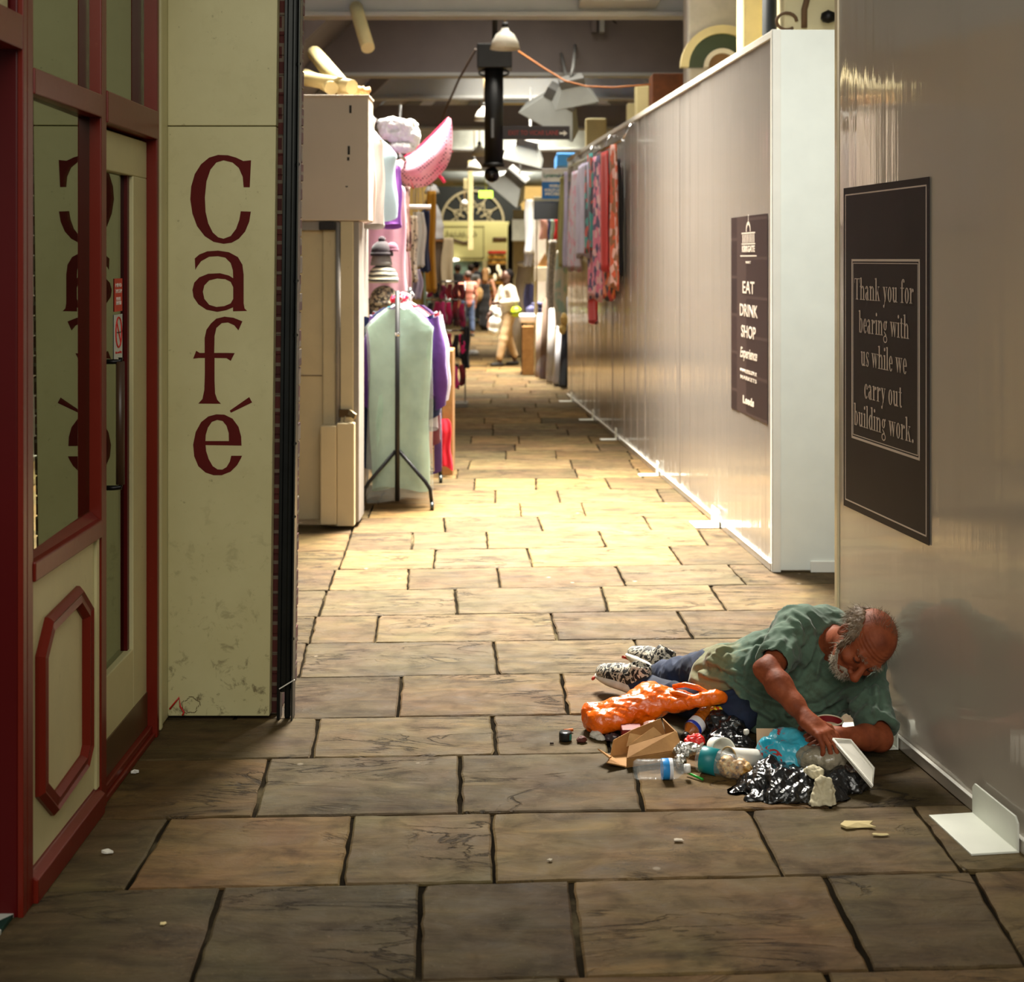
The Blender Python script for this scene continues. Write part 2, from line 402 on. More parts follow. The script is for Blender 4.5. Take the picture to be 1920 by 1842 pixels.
def serif_char(c):
    if c == 'T': return _r(.17, 0, .17+ST, AS-.03)+_foot(.17)+_r(0, AS-.03-HL, .42, AS-.03)+[[(0, AS-.03), (.025, AS-.03), (.012, AS-.19), (0, AS-.19)], [(.395, AS-.03), (.42, AS-.03), (.42, AS-.19), (.408, AS-.19)]], .44
    if c == 'h': return _r(.05, 0, .05+ST, AS)+_foot(.05)+_flag(.05, AS)+_n(.05)[2:], .41
    if c == 'n': return _n(.05), .41
    if c == 'u': return _r(.05, .12, .05+ST, XH)+_flag(.05, XH)+_arc(.16, .13, .11, .14, 180, 330)+_r(.235, 0, .235+ST, XH)+_flag(.235, XH)+_foot(.26, 0, .03)[:1], .40
    if c == 'a': return _arc(.13, XH-.13, .12, .13, 10, 165)+_r(.162, .06, .25, XH-.12)+_arc(.165, .13, .145, .14, 90, 280)+[[(.162, .06), (.25, .06), (.30, .0), (.21, 0)]], .33
    if c == 'k': return _r(.05, 0, .05+ST, AS)+_foot(.05)+_flag(.05, AS)+[[(.138, .2), (.158, .2), (.30, XH-.01), (.275, XH-.01)], [(.19, .29), (.24, .33), (.37, 0), (.27, 0)]]+_r(.22, XH-HL, .35, XH)+_r(.23, 0, .41, HL), .42
    if c == 'y': return _v(.03)+[[(.13, .06), (.16, .03), (.10, -.2), (.08, -.2)]]+_arc(.065, -.15, .045, .05, 0, 360, .045, .05), .33
    if c == 'o': return _arc(.165, XH/2, .14, XH/2+.01, 0, 360, ST, HL, 28), .33
    if c == 'e': return _arc(.165, XH/2, .14, XH/2+.01, 0, 320, ST, HL, 26)+_r(.06, XH/2-.01, .30, XH/2+HL-.01), .32
    if c == 'c': return _arc(.165, XH/2, .14, XH/2+.01, 40, 320, ST, HL, 24)+_arc(.24, XH-.13, .04, .045, 0, 360, .04, .045), .31
    if c == 'f': return _r(.07, 0, .07+ST, AS-.12)+_foot(.07)+_r(.0, XH-HL, .25, XH)+_arc(.195, AS-.13, .125, .13, 50, 180)+_arc(.245, AS-.07, .042, .045, 0, 360, .042, .045), .27
    if c == 'r': return _r(.05, 0, .05+ST, XH)+_foot(.05)+_flag(.05, XH)+_arc(.225, XH-.15, .09, .14, 80, 180, .03, HL)+_arc(.245, XH-.07, .045, .05, 0, 360, .045, .05), .31
    if c == 'b': return _r(.05, 0, .05+ST, AS)+_flag(.05, AS)+_arc(.185, XH/2, .14, XH/2+.01, -150, 150, ST, HL, 24), .36
    if c == 'd': return _r(.225, 0, .225+ST, AS)+_flag(.225, AS)+_foot(.25, 0, .03)+_arc(.165, XH/2, .14, XH/2+.01, 30, 330, ST, HL, 24), .37
    if c == 'i': return _r(.05, 0, .05+ST, XH)+_foot(.05)+_flag(.05, XH)+_arc(.094, AS-.09, .055, .06, 0, 360, .055, .06), .19
    if c == 'l': return _r(.05, 0, .05+ST, AS)+_foot(.05)+_flag(.05, AS), .19
    if c == 't': return _r(.07, .08, .07+ST, XH+.14)+_r(.0, XH-HL, .22, XH)+_arc(.16, .1, .09, .11, 180, 330), .25
    if c == 's': return _arc(.135, XH-.12, .11, .13, 30, 270, .06, HL)+_arc(.135, .12, .11, .13, -150, 90, .06, HL)+[[(.05, XH-.2), (.10, XH-.13), (.23, .14), (.18, .08)]]+_r(.225, XH-.16, .245, XH)+_r(.025, 0, .045, .16), .28
    if c == 'g': return _arc(.15, XH-.15, .12, .15, 0, 360, .075, HL, 24)+_arc(.16, -.11, .15, .12, 0, 360, .05, HL+.01, 24)+[[(.06, .12), (.09, .14), (.25, .02), (.2, -.01)]]+_arc(.27, XH-.03, .04, .045, 0, 360, .04, .045), .34
    if c == 'w': return _v(.03, .25)+_v(.22, .25), .52
    if c == '.': return _arc(.08, .05, .055, .06, 0, 360, .055, .06), .16
    return [], .17
def serif_line(mb, txt, M, size, width=None):
    polys = []; x = 0
    for c in txt:
        g, adv = serif_char(c)
        polys += [[(px+x, py) for px, py in q] for q in g]; x += adv+.012
    k = (width/x if width else size)
    for q in polys: mb.add([M @ Vector(((px-x/2)*k, py*size, 0)) for px, py in q], [tuple(range(len(q)))])
# ================================================================== floor of flagstones
def m_stone():
    t = NT('flagstone'); v = t.co()
    at = t.n('ShaderNodeAttribute'); at.attribute_name = 'stone'
    sep = t.n('ShaderNodeSeparateColor'); t.l(at.outputs['Color'], sep.inputs[0])
    off = t.n('ShaderNodeVectorMath'); off.operation = 'MULTIPLY_ADD'
    t.l(at.outputs['Color'], off.inputs[0]); off.inputs[1].default_value = (9, 7, 5); t.l(v, off.inputs[2]); v = off.outputs[0]
    mp = t.n('ShaderNodeMapping'); t.l(v, mp.inputs[0]); mp.inputs['Scale'].default_value = (1.6, 5.5, 1)
    n1 = t.noise(mp.outputs[0], 1.7, 8, .62, .9); n2 = t.noise(v, 9, 6, .6, .4); n3 = t.noise(v, 70, 3, .6)
    base = t.ramp(n1, [(.2, rgb(52, 40, 25)), (.42, rgb(77, 62, 38)), (.6, rgb(94, 77, 49)), (.8, rgb(118, 94, 58))])
    tone = t.ramp(sep.outputs[0], [(0, (.62, .62, .63, 1)), (.5, (1, 1, 1, 1)), (1, (1.36, 1.3, 1.2, 1))])
    c = t.mix(1.0, base, tone, 'MULTIPLY')
    warm = t.ramp(sep.outputs[1], [(0, (.9, .97, 1.04, 1)), (1, (1.10, 1.0, .86, 1))]); c = t.mix(1.0, c, warm, 'MULTIPLY')
    c = t.mix(t.ramp(n2, [(.52, 0), (.74, .55)]), c, rgb(42, 33, 25))
    c = t.mix(t.ramp(n3, [(.62, 0), (.75, .35)]), c, rgb(118, 102, 76))
    # thin dark cleavage lines along the bedding
    wv = t.noise(mp.outputs[0], .9, 6, .6, 1.6); ln = t.ramp(wv, [(.478, 0), (.5, 1), (.522, 0)])
    msk = t.ramp(t.noise(v, 2.3, 3), [(.5, 0), (.6, 1)]); ln = t.mix(1.0, ln, msk, 'MULTIPLY')
    c = t.mix(t.math('MULTIPLY', ln, .75), c, rgb(22, 17, 13))
    # flaked edges and short dark cracks, greenish and mauve mineral tints
    tint = t.ramp(t.noise(v, 3.1, 4, .6), [(.3, (.90, 1.0, .92, 1)), (.5, (1, 1, 1, 1)), (.72, (1.08, .95, 1.06, 1))]); c = t.mix(1.0, c, tint, 'MULTIPLY')
    wv2 = t.noise(mp.outputs[0], 3.2, 8, .66, 2.2); ck2 = t.ramp(wv2, [(.487, 0), (.5, 1), (.513, 0)]); ck2 = t.mix(1.0, ck2, t.ramp(t.noise(v, 3.7, 3), [(.54, 0), (.62, 1)]), 'MULTIPLY')
    c = t.mix(t.math('MULTIPLY', ck2, .8), c, rgb(20, 16, 12))
    # pale chewing-gum spots
    vo = t.n('ShaderNodeTexVoronoi'); t.l(v, vo.inputs[0]); vo.inputs['Scale'].default_value = 5.5; vo.inputs['Randomness'].default_value = 1
    gum = t.ramp(vo.outputs['Distance'], [(.05, 1), (.075, 0)]); gm = t.ramp(t.noise(v, 1.3, 2), [(.56, 0), (.6, 1)])
    c = t.mix(t.math('MULTIPLY', t.mix(1.0, gum, gm, 'MULTIPLY'), .5), c, rgb(150, 138, 120))
    h = t.math('ADD', t.math('MULTIPLY', n1, 1.2), t.math('MULTIPLY', n2, .5)); h = t.math('SUBTRACT', h, t.math('MULTIPLY', ln, .5)); h = t.math('ADD', h, t.math('MULTIPLY', n3, .12))
    t.set(Base_Color=c, Roughness=t.ramp(n2, [(.3, .6), (.7, .8)]), Specular_IOR_Level=.14, Normal=t.bump(h, .7, .014))
    return t.m
ROWS = [(1846, 1822), (1662, 1641), (1531, 1515), (1422, 1406), (1348, 1332), (1271, 1256), (1207, 1195), (1157, 1143), (1109, 1095), (1070, 1057), (1035, 1021), (1002, 991), (974, 963), (948, 939)]
JOINTS = [[(417, 355), (790, 783), (1070, 1092), (1545, 1635), (1820, 1925)], [(662, 640), (922, 927), (1405, 1468)], [(505, 475), (862, 862), (1185, 1207)],
    [(598, 582), (923, 930), (1130, 1145), (1420, 1445)], [(753, 745), (1052, 1066), (1360, 1392)], [(575, 560), (925, 933), (1190, 1211), (1450, 1485)], [(592, 580), (710, 702), (1032, 1045), (1270, 1300)],
    [(612, 597), (853, 858), (1127, 1140), (1330, 1362)], [(628, 615), (766, 764), (932, 938), (1155, 1175), (1365, 1400)], [(648, 635), (816, 812), (988, 998), (1255, 1280)], [(658, 648), (774, 772), (912, 914), (1122, 1136)],
    [(668, 658), (832, 835), (1008, 1018), (1205, 1222)], [(700, 690), (974, 978), (1090, 1098), (1300, 1320)]]
lines = []
for a, b in ROWS:
    p, q = G(500, a), G(1500, b); s_ = (q.y-p.y)/(q.x-p.x); lines.append((p.y-p.x*s_, s_))
def xon(L, px):
    k = (px-HX)/FPX; return k*L[0]/(1-k*L[1])
rows = []
for i in range(len(JOINTS)):
    rows.append((lines[i], lines[i+1], [(xon(lines[i], b), xon(lines[i+1], a)) for a, b in JOINTS[i]]))
rr = random.Random(3)
L = lines[0]
for i in range(4):
    N = (L[0]-.55, L[1]*.7); rows.append((N, L, [(x, x) for x in (-.7+rr.uniform(-.3, .3), .1+rr.uniform(-.2, .2), .8+rr.uniform(-.2, .2))])); L = N
L = lines[-1]
while L[0] < 40:
    N = (L[0]+rr.uniform(.42, .58), L[1]*.8); x = -2.6+rr.uniform(0, .6); js = []
    while x < 2.4: js.append((x+rr.uniform(-.01, .01), x)); x += rr.uniform(.42, .95)
    rows.append((L, N, js)); L = N
fl = MB(); cols = []
for near, far, js in rows:
    js = list(js); js.sort()
    while js[0][0] > -2.6: js.insert(0, (js[0][0]-rr.uniform(.5, .8),)*2)
    while js[-1][0] < 2.3: js.append((js[-1][0]+rr.uniform(.5, .8),)*2)
    for (a0, a1), (b0, b1) in zip(js[:-1], js[1:]):
        g = rr.uniform(.003, .0055); dz = rr.uniform(-.002, .002)
        cor = [(a0+g*1.3, near[0]+near[1]*a0+g*.8), (b0-g*1.3, near[0]+near[1]*b0+g*.8), (b1-g*1.3, far[0]+far[1]*b1-g*.8), (a1+g*1.3, far[0]+far[1]*a1-g*.8)]
        ring = []
        for k in range(4):
            p, q = cor[k], cor[(k+1) % 4]; m = 9
            for i in range(m):
                t = i/m; jx = jy = 0
                if 0 < i: jx, jy = rr.gauss(0, .0019), rr.gauss(0, .0019)
                elif rr.random() < .25: c = rr.uniform(.002, .009); jx = c*(1 if k in (0, 3) else -1); jy = c*(1 if k < 2 else -1)
                ring.append((p[0]+(q[0]-p[0])*t+jx, p[1]+(q[1]-p[1])*t+jy))
        cx = sum(p[0] for p in ring)/len(ring); cy = sum(p[1] for p in ring)/len(ring); n = len(ring)
        ins = [(x+(cx-x)*.004/max(.05, math.hypot(x-cx, y-cy))*1.6, y+(cy-y)*.004/max(.05, math.hypot(x-cx, y-cy))*1.6) for x, y in ring]
        vs = [(x, y, dz) for x, y in ins]+[(x, y, dz-.004) for x, y in ring]+[(x, y, -.03) for x, y in ring]
        fs = [tuple(range(n))]+[(n*j+(i+1) % n, n*j+i, n*(j+1)+i, n*(j+1)+(i+1) % n) for j in (0, 1) for i in range(n)]
        fl.add(vs, fs); cc = (rr.random(), rr.random(), rr.random(), 1); cols += [cc]*len(vs)
floor = fl.build('floor', m_stone()); tag(floor, kind='structure')
ca = floor.data.color_attributes.new('stone', 'FLOAT_COLOR', 'POINT')
ca.data.foreach_set('color', np.array(cols, np.float32).ravel())
mo = NT('mortar'); v = mo.co(); mo.set(Base_Color=mo.ramp(mo.noise(v, 2.2, 5), [(.35, rgb(20, 17, 13)), (.58, rgb(36, 31, 24)), (.74, rgb(96, 86, 64))]), Roughness=.95, Specular_IOR_Level=.0, Normal=mo.bump(mo.noise(v, 60, 4), .5, .01))
mb = MB().quad((-4, -1.5, -.011), (4, -1.5, -.011), (4, 41, -.011), (-4, 41, -.011)); tag(mb.build('floor_mortar_bed', mo.m), kind='structure')
# ================================================================== cafe front, left
def m_paint(name, c, dirt, bump=.15, rough=.35, scale=3.0):
    t = NT(name); v = t.co(); n = t.noise(v, scale, 7, .62, .3); n2 = t.noise(v, 24, 5, .6)
    col = t.ramp(n, [(.25, tuple(x*.86 for x in c[:3])+(1,)), (.65, c)])
    col = t.mix(t.ramp(n2, [(.66, 0), (.78, .5)]), col, dirt)
    t.set(Base_Color=col, Roughness=rough, Specular_IOR_Level=.25, Normal=t.bump(n2, bump, .003)); return t.m
def m_cream_wall():
    """cream board, scuffed and chipped towards its foot"""
    t = NT('cream_board'); v = t.co(); n = t.noise(v, 2.2, 6, .6)
    c = t.ramp(n, [(.3, rgb(184, 176, 128)), (.7, rgb(198, 191, 144))])
    sx = t.n('ShaderNodeSeparateXYZ'); tc = t.n('ShaderNodeTexCoord'); t.l(tc.outputs['Object'], sx.inputs[0])
    low = t.ramp(sx.outputs[2], [(0, 1), (.35, .35), (.9, .06)])
    sp = t.ramp(t.noise(v, 19, 7, .66, .5), [(.56, 0), (.66, 1)]); c = t.mix(t.math('MULTIPLY', sp, low), c, rgb(92, 80, 50))
    sp2 = t.ramp(t.noise(v, 45, 5, .6), [(.68, 0), (.73, 1)]); c = t.mix(t.math('MULTIPLY', sp2, .35), c, rgb(80, 70, 45))
    t.set(Base_Color=c, Roughness=.5, Normal=t.bump(t.noise(v, 30, 5), .12, .004)); return t.m
RED = m_paint('maroon_gloss', rgb(112, 32, 20), rgb(136, 70, 46), .12, .30)
REDD = m_paint('maroon_panel', rgb(80, 4, 5), rgb(70, 14, 12), .08, .4)
CREAM = m_paint('cream_gloss', rgb(206, 198, 150), rgb(150, 138, 96), .1, .4)
CREAMW = m_cream_wall()
KICK = M_plain('brown_kickplate', rgb(92, 68, 42), .35, .2)
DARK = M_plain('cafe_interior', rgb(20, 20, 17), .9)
glass = NT('shop_glass')     # tinted, strongly reflecting plate glass
gg_ = glass.n('ShaderNodeBsdfGlossy'); gg_.inputs['Roughness'].default_value = .015; gg_.inputs['Color'].default_value = rgb(226, 232, 214)
tt_ = glass.n('ShaderNodeBsdfTransparent'); tt_.inputs['Color'].default_value = rgb(150, 160, 140)
mx_ = glass.n('ShaderNodeMixShader'); mx_.inputs[0].default_value = .44; glass.l(tt_.outputs[0], mx_.inputs[1]); glass.l(gg_.outputs[0], mx_.inputs[2]); glass.l(mx_.outputs[0], glass.o.inputs[0])
GLASS = glass.m
xF, xG = -1.26, -1.33                         # face of the frame, plane of the glass
wl = thing('window_1', None, None, (xF, 3.9, 0), kind='structure')
def part(name, mat, par, *boxes, bevel=.004):
    mb = MB()
    for lo, hi in boxes: mb.box(lo, hi)
    return mb.build(name, mat, par, bevel)
part('frame_post', RED, wl, ((-1.40, 3.605, 0), (xF, 3.652, 2.9)))
part('mullion', RED, wl, ((-1.40, 4.255, .0), (xF, 4.312, 2.9)))
part('transom', RED, wl, ((-1.36, 3.652, 2.135), (xF+.004, 4.255, 2.205)))
sr = MB(); sr.prism([(-1.36, .935), (-1.29, .925), (xF-.01, .905), (xF+.006, .90), (xF+.006, .848), (-1.36, .848)], .603, frame_M((0, 4.255, 0), (1, 0, 0), (0, 0, 1)))
sr.build('sill_rail', RED, wl, .004)
def pane(name, par, y0, y1, z0, z1, x0, tw):
    M = Matrix.Translation((x0, y0, 0)) @ Matrix.Rotation(tw, 4, 'Z'); return MB().box((-.005, 0, z0), (0, (y1-y0)/math.cos(tw), z1), M).build(name, GLASS, par)
pane('pane', wl, 3.652, 4.255, .92, 2.135, -1.283, .0225); pane('upper_pane', wl, 3.652, 4.255, 2.205, 2.9, -1.283, .0225)
part('lower_panel', CREAM, wl, ((-1.36, 3.652, .06), (-1.274, 4.255, .848)))
part('side_moulding', CREAM, wl, ((-1.30, 4.226, .08), (xF-.005, 4.255, .848)))
sk = MB(); sk.prism([(-1.40, 0), (xF+.012, 0), (xF+.012, .062), (xF-.012, .078), (xF-.014, .088), (-1.40, .088)], .603, frame_M((0, 4.255, 0), (1, 0, 0), (0, 0, 1)))
sk.build('skirting', RED, wl, .003)
# octagonal applied moulding on the lower panel
def onpan(px, py, X=-1.262):
    Y = X*FPX/(px-HX); return (Y, EYE-(py-HY)/FPX*Y)
oc = [onpan(*p) for p in ((151, 1099), (172, 1135), (172, 1400), (162, 1445), (103, 1530), (74, 1495), (74, 1232), (92, 1158))]
cy = sum(p[0] for p in oc)/8; cz = sum(p[1] for p in oc)/8
om = MB(); prof = [(0, -.012), (0, .008), (.014, .022), (.024, .016), (.044, .020), (.056, .004), (.056, -.012)]
ring = []
for i in range(8):
    p = Vector((oc[i][0], oc[i][1])); a = (p-Vector(oc[i-1])).normalized(); b = (Vector(oc[(i+1) % 8])-p).normalized()
    na = Vector((-a.y, a.x)); nb = Vector((-b.y, b.x)); m = (na+nb).normalized(); m = m/max(.4, m.dot(na))
    if m.dot(Vector((cy, cz))-p) < 0: m = -m
    ring.append([(-1.274+h+.002, p.x+m.x*d, p.y+m.y*d) for d, h in prof])
om.add([v for r in ring for v in r], [(i*7+k, i*7+k+1, ((i+1) % 8)*7+k+1, ((i+1) % 8)*7+k) for i in range(8) for k in range(6)])
om.build('octagon_moulding', RED, wl)
# doorway nearer the camera: head rail, maroon jamb board, tiled threshold
jw = thing('door_2', None, None, (-1.5, 3.6, 0), kind='structure')
part('jamb_board', REDD, jw, ((-2.3, 3.575, 0), (-1.275, 3.604, 2.9)))
part('head_rail', RED, jw, ((-1.36, 2.4, 2.24), (xF, 3.574, 2.33)))
part('head_panel', CREAM, jw, ((-1.36, 2.4, 2.33), (-1.29, 3.55, 2.9)))
part('cover_strip', RED, jw, ((-1.275, 3.575, 0), (xF, 3.604, 2.9)), bevel=.002)
tl = NT('threshold_tiles'); v = tl.co((1, 1, 1), (0, 0, .6)); ck = tl.n('ShaderNodeTexChecker'); tl.l(v, ck.inputs[0]); ck.inputs['Scale'].default_value = 6.5
ck.inputs[1].default_value = rgb(196, 198, 190); ck.inputs[2].default_value = rgb(20, 60, 52); tl.set(Base_Color=ck.outputs[0], Roughness=.25)
part('threshold_tile', tl.m, jw, ((-2.3, 2.2, 0.002), (-1.285, 3.598, .012)), bevel=0)
# cafe door
dr = thing('door_1', None, None, (xF, 4.55, 0), kind='structure')
xD = -1.296
yD0, yD1 = 4.312, 4.92
part('frame_post', RED, dr, ((-1.40, yD1, 0), (xF+.001, 4.95, 2.9)))
part('transom', RED, dr, ((-1.36, 4.312, 2.125), (xF+.004, yD1, 2.225)))
pane('upper_pane', dr, 4.312, yD1, 2.225, 2.9, -1.296, .016)
part('top_rail', CREAM, dr, ((-1.345, yD0, 1.985), (xD, yD1, 2.115)))
part('hinge_stile', CREAM, dr, ((-1.365, 4.746, .16), (xD, yD1, 1.985)))
part('lock_stile', CREAM, dr, ((-1.345, yD0, .16), (xD, 4.36, 1.985)))
part('bottom_rail', CREAM, dr, ((-1.365, 4.36, .16), (xD, 4.746, .365)))
part('glazing_bead', REDD, dr, ((-1.33, 4.722, .365), (-1.310, 4.746, 1.985)), bevel=.001)
pane('pane', dr, 4.36, 4.746, .365, 1.985, -1.316, .016)
part('kick_plate', KICK, dr, ((-1.345, yD0, .045), (xD+.003, yD1, .165)), bevel=.002)
part('threshold_step', RED, dr, ((-1.42, yD0, 0), (xF-.005, yD1, .02)), ((-1.42, yD0, .02), (-1.275, yD1, .045)))
hb = MB(); hb.tube([(-1.243, 4.40, .985), (-1.243, 4.40, 1.375)], .014, 12)
h1 = hb.build('handle', M_plain('handle_wood', rgb(62, 42, 26), .4), dr)
hb = MB()
for z in (.975, 1.375): hb.tube([(-1.298, 4.39, z), (-1.262, 4.392, z), (-1.243, 4.40, z), (-1.243, 4.402, z+.012)], .008, 8)
hb.build('handle_bracket', M_plain('black_iron', rgb(22, 20, 18), .4, .6), h1)
stk = part('notice_sticker', M_plain('sticker_red', rgb(214, 40, 26), .4), dr, ((-1.3185, 4.596, 1.525), (-1.3178, 4.69, 1.635)), bevel=0)
WH = M_plain('print_white', rgb(235, 232, 222), .6)
RD = M_plain('print_red', rgb(205, 40, 34), .6)
Mst = frame_M((-1.3172, 4.643, 0), (0, 1, 0), (0, 0, 1))
for tx, z, wd in (('MIND', 1.612, .07), ('THE STEP', 1.592, .075), ('PLEASE', 1.566, .05), ('THANK YOU', 1.552, .06)):
    sans('sticker_print', tx, Mst @ Matrix.Translation((0, z, 0)), .018, WH, stk, wd)
st2 = part('smoking_sticker', M_plain('sticker_white', rgb(206, 212, 208), .4), dr, ((-1.3185, 4.592, 1.36), (-1.3178, 4.69, 1.515)), bevel=0)
rb = MB(); rb.tube([Mst @ Vector((.034*math.cos(a*PI/12), 1.455+.05*math.sin(a*PI/12), 0)) for a in range(25)], .003, 6); rb.beam(Mst @ Vector((-.022, 1.49, 0)), Mst @ Vector((.022, 1.42, 0)), .004, .004); rb.build('prohibition_ring', RD, st2)
sg = MB(); sg.beam(Mst @ Vector((-.022, 1.455, .0004)), Mst @ Vector((.022, 1.455, .0004)), .006, .002); sg.build('cigarette_symbol', M_plain('print_black', rgb(25, 25, 25), .6), st2)
sans('sticker_print', 'No smoking', Mst @ Matrix.Translation((0, 1.388, 0)), .012, RD, st2, .07)
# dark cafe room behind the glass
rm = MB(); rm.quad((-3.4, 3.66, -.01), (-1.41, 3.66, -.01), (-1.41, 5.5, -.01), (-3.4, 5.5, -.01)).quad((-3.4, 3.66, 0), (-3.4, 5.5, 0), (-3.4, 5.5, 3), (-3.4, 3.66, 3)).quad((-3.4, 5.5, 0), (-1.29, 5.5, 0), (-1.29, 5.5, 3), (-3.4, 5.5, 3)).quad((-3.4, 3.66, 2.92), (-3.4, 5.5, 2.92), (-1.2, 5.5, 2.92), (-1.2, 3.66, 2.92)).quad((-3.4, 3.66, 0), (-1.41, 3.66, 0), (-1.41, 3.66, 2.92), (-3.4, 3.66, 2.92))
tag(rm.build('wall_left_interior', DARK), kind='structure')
# ================================================================== pier with the painted word, brick return, shutter guide
pier = thing('wall_left', None, None, (-1.1, 5.3, 0), kind='structure')
YP = 5.12; LEAN = .0113
def lean(o):
    co = o.data.vertices
    for q in co: q.co.x += LEAN*q.co.z*(1 if q.co.x > -1.1 else 0)
    return o
xr = (505-HX)/FPX*YP
lean(part('cream_board', CREAMW, pier, ((-1.272, YP, .012), (xr, YP+.05, 2.19)), bevel=.003))
lean(part('cream_board', CREAMW, pier, ((-1.272, YP, 2.193), (xr, YP+.05, 3.6)), bevel=.003))
part('corner_bead', CREAM, pier, ((-1.335, 4.945, 0), (-1.272, YP+.06, 3.6)), ((-1.285, 4.99, 0), (-1.262, 5.02, 3.6)), bevel=.008)
cr = MB(); cr.tube([P(318, 1330, YP-.01), P(336, 1308, YP-.004), P(338, 1325, YP-.004), P(345, 1336, YP-.008), P(342, 1342, YP-.012)], .0035, 6)
tag(cr.build('cable_end', M_plain('red_cable', rgb(190, 30, 24), .4)), 'thin red cable end poking from the foot of the cream wall', 'cable')
ck = MB()
for i in range(26):
    a = i/26*2*PI; r0 = .031+.004*math.sin(5*a+1)+.003*math.sin(2*a); ck.beam((P(357, 1323, YP).x+r0*1.05*math.cos(a), YP-.0005, P(357, 1323, YP).z+r0*.9*math.sin(a)), (P(357, 1323, YP).x+r0*1.05*math.cos(a+.28), YP-.0005, P(357, 1323, YP).z+r0*.9*math.sin(a+.28)), .002, .002)
ck.build('plaster_patch', M_plain('crack_brown', rgb(98, 84, 52), .8), pier)
fs = 2.97
LET = M_plain('letter_maroon', rgb(86, 18, 13), .75, bump=.03, spec=.2)
def tr(pts, oy=0): return [((x/fs-HX)/FPX*YP, EYE-((y/fs+oy)-HY)/FPX*YP) for x, y in pts]
C_ = [(1398,893),(1391,1043),(1357,1043),(1352,985),(1330,935),(1295,905),(1245,893),(1205,905),(1172,945),(1150,1010),(1141,1100),(1145,1180),(1160,1245),(1185,1295),(1215,1322),(1245,1330),(1285,1315),(1315,1275),(1333,1225),(1341,1177),(1397,1179),(1388,1235),(1365,1290),(1330,1330),(1290,1352),(1245,1358),(1190,1347),(1140,1315),(1098,1260),(1072,1190),(1060,1110),(1065,1040),(1085,970),(1120,915),(1165,878),(1215,863),(1270,865),(1315,878),(1355,897)]
a_ = [(1088,1503),(1085,1440),(1110,1418),(1155,1400),(1215,1396),(1275,1405),(1325,1432),(1350,1475),(1357,1530),(1357,1690),(1362,1718),(1376,1732),(1298,1734),(1298,1712),(1260,1728),(1210,1737),(1150,1725),(1105,1695),(1078,1655),(1072,1615),(1082,1575),(1110,1545),(1160,1525),(1225,1522),(1275,1535),(1299,1550),(1297,1505),(1285,1465),(1255,1435),(1215,1427),(1165,1430),(1120,1455),(1095,1490)]
ah = [(1299,1600),(1285,1570),(1255,1555),(1210,1551),(1165,1562),(1138,1590),(1130,1625),(1138,1665),(1165,1698),(1205,1710),(1250,1705),(1285,1690),(1299,1665)]
f_ = [(1105,466),(1128,440),(1138,390),(1141,300),(1141,212),(1108,212),(1076,216),(1093,172),(1112,184),(1140,184),(1140,100),(1150,55),(1175,20),(1205,-7),(1250,-18),(1300,-12),(1350,8),(1328,58),(1305,30),(1270,14),(1235,18),(1205,45),(1195,90),(1193,184),(1260,184),(1307,185),(1285,228),(1262,213),(1195,212),(1195,340),(1198,410),(1210,445),(1230,467)]
e_ = [(1345,700),(1343,650),(1328,595),(1295,550),(1250,528),(1205,526),(1160,538),(1120,570),(1090,625),(1076,695),(1082,760),(1105,815),(1145,850),(1190,865),(1235,865),(1285,845),(1320,810),(1340,775),(1348,757),(1288,757),(1280,790),(1262,820),(1238,834),(1212,833),(1185,815),(1162,775),(1148,730),(1145,697)]
eh = [(1144,675),(1146,640),(1158,600),(1180,568),(1210,557),(1240,563),(1262,590),(1274,630),(1275,675)]
ac = [(1388,430),(1404,460),(1286,517),(1280,505)]
ML = frame_M((0, YP-.0008, 0), (1, 0, 0), (0, 0, 1))
for nm, ps in (('letter_c', [tr(C_)]), ('letter_a', [tr(a_), tr(ah)]), ('letter_f', [tr(f_, 600)]), ('letter_e_acute', [tr(e_, 600), tr(eh, 600), tr(ac, 600)])):
    glyph_curve(nm, ps, ML, LET, pier, .0006)
br = NT('pier_brick'); v = br.co((1, 1, 1), (PI/2, 0, 0)); bt = br.n('ShaderNodeTexBrick'); br.l(v, bt.inputs[0]); bt.inputs['Scale'].default_value = 4.4
bt.inputs['Color1'].default_value = rgb(86, 34, 26); bt.inputs['Color2'].default_value = rgb(64, 24, 20); bt.inputs['Mortar'].default_value = rgb(110, 96, 80); bt.inputs['Mortar Size'].default_value = .03
br.set(Base_Color=bt.outputs[0], Roughness=.85, Normal=br.bump(bt.outputs['Fac'], -.6, .01))
xb = xr+.026
bk = MB()
for i in range(49):
    z0 = i*.0745; j = random.uniform(-.003, .003); bk.box((-1.262, 5.175, z0+.003), (xb+j, 5.62, z0+.0715))
bk.box((-1.26, 5.18, 0), (xb-.006, 5.61, 3.6))
lean(bk.build('brick_pier', br.m, pier, .003))
sg_ = thing('shutter_guide', 'black steel roller shutter guide fixed to the end of the brick pier', 'shutter guide', (xb+.04, 5.2, 0))
STL = M_plain('black_steel', rgb(30, 32, 30), .35, .5, .25, 9)
x0 = xb+.002; x1 = (552-HX)/FPX*5.15
def lb(name, mat, *bx, bevel=.002): return lean(part(name, mat, sg_, *bx, bevel=bevel))
lb('back_plate', STL, ((x0, 5.155, .1), (x1, 5.165, 3.6)))
lb('flange', STL, ((x0, 5.11, 0), (x0+.012, 5.165, 3.6)), ((x0+.012, 5.12, .1), (x0+.03, 5.13, 3.6)))
lb('outer_flange', M_plain('grey_steel', rgb(62, 64, 60), .35, .6), ((x1-.006, 5.10, 0), (x1, 5.165, 3.6)))
